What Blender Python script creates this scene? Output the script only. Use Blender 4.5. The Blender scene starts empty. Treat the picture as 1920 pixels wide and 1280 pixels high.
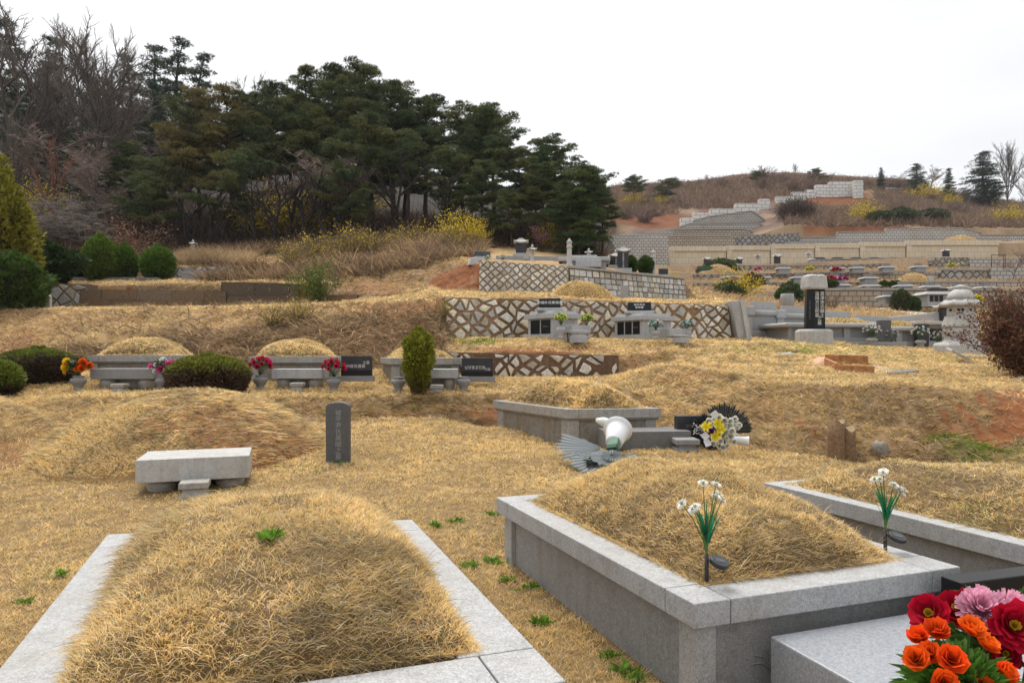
import bpy, math, random
import numpy as np
from mathutils import Vector, Matrix

# ------------------------------------------------------------------ camera, sky, sun, exposure
SC = bpy.context.scene
COL = SC.collection
F, HZ, CZ = 1290.0, 664.0, 1.7            # focal length in photo pixels, horizon row, eye height (m)
cam_d = bpy.data.cameras.new('camera')
cam = bpy.data.objects.new('camera', cam_d)
COL.objects.link(cam)
cam.location = (0, 0, CZ)
cam.rotation_euler = (math.radians(90), 0, 0)
cam_d.sensor_width = 36
cam_d.lens = F / 1920 * 36
cam_d.shift_y = (HZ - 640) / 1920
cam_d.clip_start, cam_d.clip_end = 0.05, 3000
SC.camera = cam

SUN_EL, SUN_AZ = math.radians(62), math.radians(-22)   # azimuth from +Y (ahead), negative = left
world = bpy.data.worlds.new('World')
SC.world = world
world.use_nodes = True
wn, wl = world.node_tree.nodes, world.node_tree.links
wn.clear()
w_out = wn.new('ShaderNodeOutputWorld')
w_bg = wn.new('ShaderNodeBackground')
w_sky = wn.new('ShaderNodeTexSky')
w_sky.sky_type = 'NISHITA'
w_sky.sun_disc = False
w_sky.sun_elevation = SUN_EL
w_sky.sun_rotation = SUN_AZ
w_sky.dust_density = 6
w_tc = wn.new('ShaderNodeTexCoord')
w_noise = wn.new('ShaderNodeTexNoise')
w_noise.inputs['Scale'].default_value = 2.2
w_noise.inputs['Detail'].default_value = 5
w_map = wn.new('ShaderNodeMapping')
w_map.inputs['Scale'].default_value = (1, 1, 3)
w_ramp = wn.new('ShaderNodeValToRGB')
w_ramp.color_ramp.elements[0].position = 0.3
w_ramp.color_ramp.elements[0].color = (5.75, 5.82, 5.9, 1)
w_ramp.color_ramp.elements[1].position = 0.75
w_ramp.color_ramp.elements[1].color = (7.3, 7.32, 7.35, 1)
w_mix = wn.new('ShaderNodeMix')
w_mix.data_type = 'RGBA'
w_mix.inputs['Factor'].default_value = 0.88          # cloud cover
wl.new(w_tc.outputs['Generated'], w_map.inputs['Vector'])
wl.new(w_map.outputs['Vector'], w_noise.inputs['Vector'])
wl.new(w_noise.outputs['Fac'], w_ramp.inputs['Fac'])
wl.new(w_sky.outputs['Color'], w_mix.inputs['A'])
wl.new(w_ramp.outputs['Color'], w_mix.inputs['B'])
wl.new(w_mix.outputs['Result'], w_bg.inputs['Color'])
w_bg.inputs['Strength'].default_value = 0.105
wl.new(w_bg.outputs['Background'], w_out.inputs['Surface'])

sun_d = bpy.data.lights.new('sun', 'SUN')
sun = bpy.data.objects.new('sun', sun_d)
COL.objects.link(sun)
sun_d.energy = 2.1
sun_d.angle = math.radians(35)
sun_d.color = (1.0, 0.96, 0.9)
sdir = Vector((math.sin(SUN_AZ) * math.cos(SUN_EL), math.cos(SUN_AZ) * math.cos(SUN_EL), math.sin(SUN_EL)))
sun.rotation_euler = (-sdir).to_track_quat('-Z', 'Y').to_euler()

SC.view_settings.view_transform = 'Standard'
SC.view_settings.look = 'None'
SC.view_settings.exposure = 0.72
SC.view_settings.gamma = 1.0
SC.view_settings.use_curve_mapping = False
SC.cycles.max_bounces = 6
SC.cycles.diffuse_bounces = 3
SC.cycles.transparent_max_bounces = 6

# ------------------------------------------------------------------ helpers: measuring, tagging, meshes
RNG = np.random.default_rng(7)
random.seed(7)


def W(px, py, d):
    """the point seen at photo pixel (px, py) at depth d"""
    return Vector(((px - 960) / F * d, d, CZ - (py - HZ) / F * d))


def Q(px, py, z):
    """the point seen at photo pixel (px, py) on the level z below/above the eye"""
    return W(px, py, -F * z / (py - HZ))


def tag(o, label=None, cat=None, group=None, kind=None):
    if label: o['label'] = label
    if cat: o['category'] = cat
    if group: o['group'] = group
    if kind or cat: o['kind'] = kind or 'thing'
    return o


def thing(name, label, cat, loc=(0, 0, 0), rotz=0.0, group=None, scale=1.0):
    o = bpy.data.objects.new(name, None)
    COL.objects.link(o)
    o.location = loc
    o.rotation_euler = (0, 0, rotz)
    o.scale = (scale, scale, scale) if not isinstance(scale, (tuple, list)) else scale
    o.empty_display_size = 0.2
    return tag(o, label, cat, group)


def kids(o):
    return [c for c in bpy.data.objects if c.parent == o]


TREE = {}


def dup(root, loc, rotz=None, label=None, group=None, scale=None, cat=None):
    """a copy of a thing with copies of its parts and sub-parts (mesh data shared)"""
    r = root.copy()
    COL.objects.link(r)
    r.location = loc
    if rotz is not None: r.rotation_euler = (0, 0, rotz)
    if scale is not None:
        r.scale = (scale, scale, scale) if not isinstance(scale, (tuple, list)) else scale
    if label: r['label'] = label
    if group: r['group'] = group
    if cat: r['category'] = cat
    for ch in TREE.get(root.name, []):
        c = ch.copy()
        COL.objects.link(c)
        c.parent = r
        TREE.setdefault(r.name, []).append(c)
        for g in TREE.get(ch.name, []):
            k = g.copy()
            COL.objects.link(k)
            k.parent = c
            TREE.setdefault(c.name, []).append(k)
    return r


def link(o, parent):
    COL.objects.link(o)
    if parent is not None:
        o.parent = parent
        TREE.setdefault(parent.name, []).append(o)
    return o


class MB:
    """collects shapes; build() links them as ONE mesh object"""

    def __init__(self):
        self.v, self.f, self.m, self.c, self.s = [], [], [], [], []

    def add(self, vs, fs, mi=0, col=None, smooth=False):
        b = len(self.v)
        self.v += [tuple(p) for p in vs]
        for f in fs:
            self.f.append([b + i for i in f])
            self.m.append(mi)
            self.c.append(col)
            self.s.append(smooth)
        return self

    def box(self, x0, x1, y0, y1, z0, z1, mi=0, col=None, M=None, taper=None):
        t = taper or 0
        vs = [(x0, y0, z0), (x1, y0, z0), (x1, y1, z0), (x0, y1, z0),
              (x0 + t, y0 + t, z1), (x1 - t, y0 + t, z1), (x1 - t, y1 - t, z1), (x0 + t, y1 - t, z1)]
        if M is not None: vs = [M(*p) if callable(M) else M @ Vector(p) for p in vs]
        return self.add(vs, [(3, 2, 1, 0), (4, 5, 6, 7), (0, 1, 5, 4), (1, 2, 6, 5), (2, 3, 7, 6), (3, 0, 4, 7)], mi, col)

    def lathe(self, prof, n=20, mi=0, c=(0, 0, 0), col=None, smooth=True, sq=None, cap=True, M=None):
        """prof = [(r, z)]; sq = number of flat sides instead of a round section"""
        n = sq or n
        off = math.pi / n if sq else 0
        vs, fs = [], []
        for r, z in prof:
            for k in range(n):
                a = 2 * math.pi * k / n + off
                vs.append((c[0] + r * math.cos(a), c[1] + r * math.sin(a), c[2] + z))
        for i in range(len(prof) - 1):
            for k in range(n):
                k2 = (k + 1) % n
                fs.append((i * n + k, i * n + k2, (i + 1) * n + k2, (i + 1) * n + k))
        if M is not None: vs = [M @ Vector(p) for p in vs]
        self.add(vs, fs, mi, col, smooth and not sq)
        if cap:
            b = len(self.v) - len(vs)
            self.f.append([b + k for k in range(n)][::-1]); self.m.append(mi); self.c.append(col); self.s.append(False)
            e = b + (len(prof) - 1) * n
            self.f.append([e + k for k in range(n)]); self.m.append(mi); self.c.append(col); self.s.append(False)
        return self

    def tube(self, pts, rads, n=6, mi=0, col=None, cap=True):
        pts = [Vector(p) for p in pts]
        if not isinstance(rads, (list, tuple)): rads = [rads] * len(pts)
        vs, fs = [], []
        for i, p in enumerate(pts):
            t = (pts[min(i + 1, len(pts) - 1)] - pts[max(i - 1, 0)]).normalized()
            a = t.cross(Vector((0, 0, 1)) if abs(t.z) < 0.9 else Vector((1, 0, 0))).normalized()
            b = t.cross(a)
            for k in range(n):
                w = 2 * math.pi * k / n
                vs.append(p + (a * math.cos(w) + b * math.sin(w)) * rads[i])
        for i in range(len(pts) - 1):
            for k in range(n):
                k2 = (k + 1) % n
                fs.append((i * n + k, (i + 1) * n + k, (i + 1) * n + k2, i * n + k2))
        self.add(vs, fs, mi, col, True)
        if cap and n > 2:
            b = len(self.v) - len(vs)
            for rng_, in (([b + k for k in range(n)],), ([b + (len(pts) - 1) * n + k for k in range(n)][::-1],)):
                self.f.append(rng_); self.m.append(mi); self.c.append(col); self.s.append(False)
        return self

    def prism(self, outline, z0, z1, mi=0, col=None, M=None):
        n = len(outline)
        vs = [(x, y, z0) for x, y in outline] + [(x, y, z1) for x, y in outline]
        if M is not None: vs = [M(*p) if callable(M) else M @ Vector(p) for p in vs]
        fs = [list(range(n))[::-1], list(range(n, 2 * n))] + [(i, (i + 1) % n, n + (i + 1) % n, n + i) for i in range(n)]
        return self.add(vs, fs, mi, col)

    def build(self, name, mats, parent=None, bevel=0.0, origin=None, seg=2):
        o_ = Vector(origin) if origin is not None else Vector((0, 0, 0))
        me = bpy.data.meshes.new(name)
        me.from_pydata([(p[0] - o_[0], p[1] - o_[1], p[2] - o_[2]) for p in self.v], [], self.f)
        for m in (mats if isinstance(mats, (list, tuple)) else [mats]):
            me.materials.append(m)
        me.polygons.foreach_set('material_index', self.m)
        me.polygons.foreach_set('use_smooth', self.s)
        if any(c is not None for c in self.c):
            ca = me.color_attributes.new('Col', 'FLOAT_COLOR', 'CORNER')
            arr = []
            for f, c in zip(self.f, self.c):
                c = c or (0.5, 0.5, 0.5)
                arr += [c[0], c[1], c[2], 1.0] * len(f)
            ca.data.foreach_set('color', arr)
        me.update()
        o = bpy.data.objects.new(name, me)
        if parent is None and origin is not None: o.location = origin
        link(o, parent)
        if bevel:
            b = o.modifiers.new('bevel', 'BEVEL')
            b.width = bevel
            b.segments = seg
            b.limit_method = 'ANGLE'
            b.angle_limit = math.radians(40)
        return o


def np_mesh(name, V, faces_sizes, loops, mats, parent=None, cols=None, mi=None, origin=None, smooth=None):
    """mesh straight from arrays: V (n,3), loop starts from faces_sizes, vertex colours cols (n,3)"""
    me = bpy.data.meshes.new(name)
    V = np.asarray(V, np.float32)
    if origin is not None: V = V - np.asarray(origin, np.float32)
    me.vertices.add(len(V))
    me.vertices.foreach_set('co', V.ravel())
    me.loops.add(len(loops))
    me.loops.foreach_set('vertex_index', np.asarray(loops, np.int32))
    fs = np.asarray(faces_sizes, np.int32)
    me.polygons.add(len(fs))
    st = np.zeros(len(fs), np.int32)
    st[1:] = np.cumsum(fs)[:-1]
    me.polygons.foreach_set('loop_start', st)
    for m in (mats if isinstance(mats, (list, tuple)) else [mats]):
        me.materials.append(m)
    if mi is not None: me.polygons.foreach_set('material_index', np.asarray(mi, np.int32))
    if smooth is not None: me.polygons.foreach_set('use_smooth', np.asarray(smooth, bool))
    if cols is not None:
        ca = me.color_attributes.new('Col', 'FLOAT_COLOR', 'POINT')
        c4 = np.ones((len(V), 4), np.float32)
        c4[:, :3] = cols
        ca.data.foreach_set('color', c4.ravel())
    me.update(calc_edges=True)
    o = bpy.data.objects.new(name, me)
    if parent is None and origin is not None: o.location = origin
    return link(o, parent)


class Soup:
    """many small faces gathered as arrays: blades, leaves, needles, surfaces"""

    def __init__(self):
        self.V, self.C, self.S, self.L, self.M, self.n = [], [], [], [], [], 0

    def put(self, V, C, sizes, loops, mi=0):
        self.V.append(np.asarray(V, np.float32).reshape(-1, 3))
        self.C.append(np.asarray(C, np.float32).reshape(-1, 3))
        self.S.append(np.asarray(sizes, np.int32))
        self.L.append(np.asarray(loops, np.int32) + self.n)
        self.M.append(np.full(len(sizes), mi, np.int32))
        self.n += len(self.V[-1])

    def tris(self, T, C, mi=0):
        """T (n,3,3) corners, C (n,3) or (n,3,3) colours"""
        n = len(T)
        C = np.asarray(C, np.float32)
        if C.ndim == 2: C = np.repeat(C[:, None, :], 3, 1)
        self.put(T.reshape(-1, 3), C.reshape(-1, 3), np.full(n, 3), np.arange(3 * n), mi)

    def grid(self, P, C, mi=0):
        """P (a,b,3) a surface"""
        a, b = P.shape[:2]
        idx = np.arange(a * b).reshape(a, b)
        q = np.stack([idx[:-1, :-1], idx[:-1, 1:], idx[1:, 1:], idx[1:, :-1]], -1).reshape(-1, 4)
        self.put(P.reshape(-1, 3), np.asarray(C).reshape(-1, 3), np.full(len(q), 4), q.ravel(), mi)

    def blades(self, P, D, L, Wd, C, bend, mi=0):
        """grass blades: root P, direction D, length L, width Wd, colour C, tip droop bend (n,3)"""
        n = len(P)
        D = D / np.linalg.norm(D, axis=1, keepdims=True)
        a = RNG.uniform(0, 2 * np.pi, n)
        s = np.stack([np.cos(a), np.sin(a), np.zeros(n)], 1)
        s = np.cross(D, s)
        s /= np.linalg.norm(s, axis=1, keepdims=True) + 1e-6
        s *= (Wd / 2)[:, None]
        mid = P + D * (L * 0.55)[:, None] + bend * 0.3
        tip = P + D * L[:, None] + bend
        V = np.stack([P - s, P + s, mid + s * 0.75, mid - s * 0.75, tip], 1)
        CC = np.repeat(C[:, None, :], 5, 1)
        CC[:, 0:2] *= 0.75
        b = (np.arange(n) * 5)[:, None]
        lp = np.concatenate([b + np.array([[0, 1, 2, 3]]), b + np.array([[3, 2, 4]])], 1)
        self.put(V.reshape(-1, 3), CC.reshape(-1, 3), np.tile([4, 3], n), lp.ravel(), mi)

    def sticks(self, polys, col, n=3, mi=0):
        """thin round stems: polys = [(pts, radii)]"""
        for pts, rad in polys:
            pts = np.asarray(pts, np.float32)
            k = len(pts)
            t = np.gradient(pts, axis=0)
            t /= np.linalg.norm(t, axis=1, keepdims=True) + 1e-9
            ref = np.where(np.abs(t[:, 2:3]) < 0.9, np.array([[0, 0, 1.0]]), np.array([[1.0, 0, 0]]))
            a = np.cross(t, ref)
            a /= np.linalg.norm(a, axis=1, keepdims=True) + 1e-9
            b = np.cross(t, a)
            w = np.arange(n) * 2 * np.pi / n
            ring = a[:, None, :] * np.cos(w)[None, :, None] + b[:, None, :] * np.sin(w)[None, :, None]
            V = pts[:, None, :] + ring * np.asarray(rad, np.float32)[:, None, None]
            idx = np.arange(k * n).reshape(k, n)
            nx = np.roll(idx, -1, 1)
            q = np.stack([idx[:-1], idx[1:], nx[1:], nx[:-1]], -1).reshape(-1, 4)
            c = np.asarray(col, np.float32)
            self.put(V.reshape(-1, 3), np.tile(c, (k * n, 1)), np.full(len(q), 4), q.ravel(), mi)

    def build(self, name, mats, parent=None, origin=None, smooth=None):
        sm = None
        M = np.concatenate(self.M)
        if smooth is not None: sm = np.isin(M, smooth)
        return np_mesh(name, np.concatenate(self.V), np.concatenate(self.S), np.concatenate(self.L), mats, parent,
                       np.concatenate(self.C), M, origin, sm)


def vnoise(x, y, seed=0):
    """smooth value noise in [0,1], vectorised"""
    x, y = np.asarray(x, float), np.asarray(y, float)
    xi, yi = np.floor(x).astype(np.int64), np.floor(y).astype(np.int64)
    fx, fy = x - xi, y - yi
    fx, fy = fx * fx * (3 - 2 * fx), fy * fy * (3 - 2 * fy)

    def h(a, b):
        n = (a * 374761393 + b * 668265263 + seed * 974711) & 0x7fffffff
        n = ((n ^ (n >> 13)) * 1274126177) & 0x7fffffff
        return ((n ^ (n >> 16)) & 0xffff) / 65535.0
    return (h(xi, yi) * (1 - fx) + h(xi + 1, yi) * fx) * (1 - fy) + (h(xi, yi + 1) * (1 - fx) + h(xi + 1, yi + 1) * fx) * fy


def fbm(x, y, seed=0, oct_=4):
    s, a, t = 0, 0.5, 0
    for k in range(oct_):
        s = s + a * vnoise(np.asarray(x) * 2 ** k, np.asarray(y) * 2 ** k, seed + k)
        t += a
        a *= 0.5
    return s / t


# ------------------------------------------------------------------ materials
def new_mat(name):
    m = bpy.data.materials.new(name)
    m.use_nodes = True
    nt = m.node_tree
    b = nt.nodes['Principled BSDF']
    return m, nt, b


def lk(nt, a, b):
    nt.links.new(a, b)


def noise_node(nt, vec, scale, detail=4, rough=0.6, dist=0):
    n = nt.nodes.new('ShaderNodeTexNoise')
    n.inputs['Scale'].default_value = scale
    n.inputs['Detail'].default_value = detail
    n.inputs['Roughness'].default_value = rough
    n.inputs['Distortion'].default_value = dist
    lk(nt, vec, n.inputs['Vector'])
    return n.outputs['Fac']


def ramp_node(nt, fac, stops):
    r = nt.nodes.new('ShaderNodeValToRGB')
    e = r.color_ramp.elements
    while len(e) < len(stops): e.new(0.5)
    for k, (p, c) in enumerate(stops):
        e[k].position = p
        e[k].color = (*c, 1) if not isinstance(c, (int, float)) else (c, c, c, 1)
    lk(nt, fac, r.inputs['Fac'])
    return r.outputs['Color']


def mix_node(nt, a, b, fac, mode='MIX'):
    m = nt.nodes.new('ShaderNodeMix')
    m.data_type = 'RGBA'
    m.blend_type = mode
    for s, v in (('A', a), ('B', b)):
        if hasattr(v, 'links'): lk(nt, v, m.inputs[s])
        else: m.inputs[s].default_value = (*v, 1)
    if hasattr(fac, 'links'): lk(nt, fac, m.inputs['Factor'])
    else: m.inputs['Factor'].default_value = fac
    return m.outputs['Result']


def bump_node(nt, h, b, strength=0.3, dist=0.02):
    n = nt.nodes.new('ShaderNodeBump')
    n.inputs['Strength'].default_value = strength
    n.inputs['Distance'].default_value = dist
    lk(nt, h, n.inputs['Height'])
    lk(nt, n.outputs['Normal'], b.inputs['Normal'])


def granite(name, base, speck=0.35, grain=160, stain=(0.35, 0.27, 0.17), stain_amt=0.35, rough=0.7, bump=0.15):
    m, nt, b = new_mat(name)
    tc = nt.nodes.new('ShaderNodeTexCoord').outputs['Object']
    n1 = noise_node(nt, tc, grain, 2, 0.7)
    n2 = noise_node(nt, tc, grain * 0.37, 3, 0.6)
    lo, hi = tuple(c * (1 - speck) for c in base), tuple(min(1, c * (1 + speck * 0.7)) for c in base)
    c1 = ramp_node(nt, n1, [(0.32, lo), (0.5, base), (0.68, hi)])
    c2 = ramp_node(nt, n2, [(0.35, 0.72), (0.6, 1.05)])
    c = mix_node(nt, c1, c2, 0.7, 'MULTIPLY')
    big = noise_node(nt, tc, 2.3, 6, 0.65, 0.6)
    grime = noise_node(nt, tc, 13, 6, 0.75, 0.4)
    c = mix_node(nt, c, ramp_node(nt, grime, [(0.36, 0.62), (0.52, 1.0)]), min(1.0, stain_amt * 1.6), 'MULTIPLY')
    f = ramp_node(nt, big, [(0.46, 0.0), (0.72, stain_amt)])
    c = mix_node(nt, c, stain, f)
    mp = nt.nodes.new('ShaderNodeMapping')
    mp.inputs['Scale'].default_value = (7, 7, 0.55)
    lk(nt, tc, mp.inputs['Vector'])
    streak = noise_node(nt, mp.outputs['Vector'], 1.6, 5, 0.6)
    fs = ramp_node(nt, streak, [(0.48, 0.0), (0.75, stain_amt * 0.9)])
    c = mix_node(nt, c, tuple(s * 0.6 for s in stain), fs)
    lk(nt, c, b.inputs['Base Color'])
    b.inputs['Roughness'].default_value = rough
    if bump: bump_node(nt, n1, b, bump, 0.004)
    return m


def plain(name, base, rough=0.6, var=0.15, scale=12, metal=0.0, coat=0.0):
    m, nt, b = new_mat(name)
    tc = nt.nodes.new('ShaderNodeTexCoord').outputs['Object']
    n = noise_node(nt, tc, scale, 4)
    c = ramp_node(nt, n, [(0.3, tuple(x * (1 - var) for x in base)), (0.7, tuple(min(1, x * (1 + var)) for x in base))])
    lk(nt, c, b.inputs['Base Color'])
    b.inputs['Roughness'].default_value = rough
    b.inputs['Metallic'].default_value = metal
    return m


def attr_mat(name, rough=0.8, trans=0.0, noise=0.0, nscale=30, spec=0.2, bump=0.0):
    """colour from the mesh's own colour attribute, optionally mottled; thin leaves let light through"""
    m, nt, b = new_mat(name)
    at = nt.nodes.new('ShaderNodeVertexColor')
    at.layer_name = 'Col'
    c = at.outputs['Color']
    if noise:
        tc = nt.nodes.new('ShaderNodeTexCoord').outputs['Object']
        nf = noise_node(nt, tc, nscale, 5, 0.65)
        k = ramp_node(nt, nf, [(0.3, 1 - noise), (0.7, 1 + noise * 0.6)])
        c = mix_node(nt, c, k, 1.0, 'MULTIPLY')
        if bump: bump_node(nt, nf, b, bump, 0.02)
    lk(nt, c, b.inputs['Base Color'])
    b.inputs['Roughness'].default_value = rough
    b.inputs['Specular IOR Level'].default_value = spec
    if trans:
        tr = nt.nodes.new('ShaderNodeBsdfTranslucent')
        lk(nt, c, tr.inputs['Color'])
        mx = nt.nodes.new('ShaderNodeMixShader')
        mx.inputs['Fac'].default_value = trans
        lk(nt, b.outputs['BSDF'], mx.inputs[1])
        lk(nt, tr.outputs['BSDF'], mx.inputs[2])
        lk(nt, mx.outputs['Shader'], nt.nodes['Material Output'].inputs['Surface'])
    return m


M = {}
M['granite'] = granite('light_granite', (0.40, 0.405, 0.41), stain=(0.30, 0.27, 0.22), stain_amt=0.3)
M['granite_side'] = granite('grey_granite_panel', (0.31, 0.315, 0.32), stain=(0.25, 0.22, 0.18), stain_amt=0.3)
M['granite_warm'] = granite('weathered_granite', (0.34, 0.33, 0.31), stain_amt=0.5)
M['granite_old'] = granite('old_brown_granite', (0.25, 0.235, 0.20), stain=(0.22, 0.14, 0.07), stain_amt=0.65)
M['granite_dark'] = granite('dark_speckled_granite', (0.15, 0.15, 0.152), speck=0.9, grain=110, stain_amt=0.2)
M['granite_mid'] = granite('mid_grey_granite', (0.24, 0.24, 0.245), speck=0.5, stain_amt=0.15)
M['granite_white'] = granite('white_granite', (0.46, 0.455, 0.44), speck=0.2, stain=(0.3, 0.27, 0.2), stain_amt=0.4)
M['polished'] = granite('polished_grey_granite', (0.30, 0.315, 0.34), speck=0.3, stain_amt=0.0, rough=0.3, bump=0)
M['slate'] = granite('dark_slate', (0.085, 0.088, 0.09), speck=0.3, stain=(0.14, 0.12, 0.1), stain_amt=0.5, rough=0.6)
M['black'] = granite('black_polished_stone', (0.010, 0.0105, 0.012), speck=0.3, stain_amt=0.0, rough=0.3, bump=0)
M['black'].node_tree.nodes['Principled BSDF'].inputs['Specular IOR Level'].default_value = 0.2
M['black_matt'] = granite('dark_grey_stone', (0.032, 0.034, 0.040), speck=0.3, stain_amt=0.05, rough=0.5, bump=0)
M['black_matt'].node_tree.nodes['Principled BSDF'].inputs['Specular IOR Level'].default_value = 0.25
M['ink'] = plain('engraved_letters', (0.62, 0.62, 0.6), 0.8, 0.05)
M['ink_grey'] = plain('worn_engraved_letters', (0.27, 0.27, 0.26), 0.9, 0.1)
M['ink_dim'] = plain('faint_engraved_letters', (0.16, 0.16, 0.16), 0.9, 0.1)
M['stone_attr'] = attr_mat('wall_stone', 0.85, noise=0.35, nscale=14, bump=0.5)
M['mortar'] = attr_mat('earthy_mortar', 0.95, noise=0.4, nscale=9, bump=0.5)
M['blade'] = attr_mat('grass_blade', 0.95, trans=0.42, spec=0.05)
M['leaf'] = attr_mat('leaf', 0.6, trans=0.25, spec=0.25)
M['petal'] = attr_mat('cloth_petal', 0.7, trans=0.3)
M['needle'] = attr_mat('conifer_needle', 0.7, trans=0.15)
M['bark'] = attr_mat('bark', 0.9, noise=0.5, nscale=25)
M['soil'] = attr_mat('ground_soil', 0.95, noise=0.35, nscale=6, bump=0.4)
M['plastic_black'] = plain('black_plastic', (0.02, 0.02, 0.021), 0.4)
M['plastic_white'] = plain('white_plastic', (0.72, 0.74, 0.76), 0.35, 0.03)
M['solar'] = plain('solar_cell', (0.05, 0.055, 0.075), 0.25)
M['wood_old'] = plain('old_wood', (0.10, 0.075, 0.05), 0.9, 0.5, 18)
# ------------------------------------------------------------------ terrain: measured terraces, column by column
def hill(d0, y0, yc, n=14, d1=180.0):
    out = []
    for k in range(1, n + 1):
        t = k / n
        d = d0 + (d1 - d0) * t ** 1.4
        out.append((d, y0 + (yc - y0) * (1 - (1 - t) ** 1.6)))
    return out + [(260, yc + 35)]


def rows(a):
    ds = [52, 52.1, 62, 62.1, 70, 70.1, 78, 78.1, 100, 100.2, 106, 106.4, 150, 190, 260]
    return list(zip(ds, a))


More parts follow.
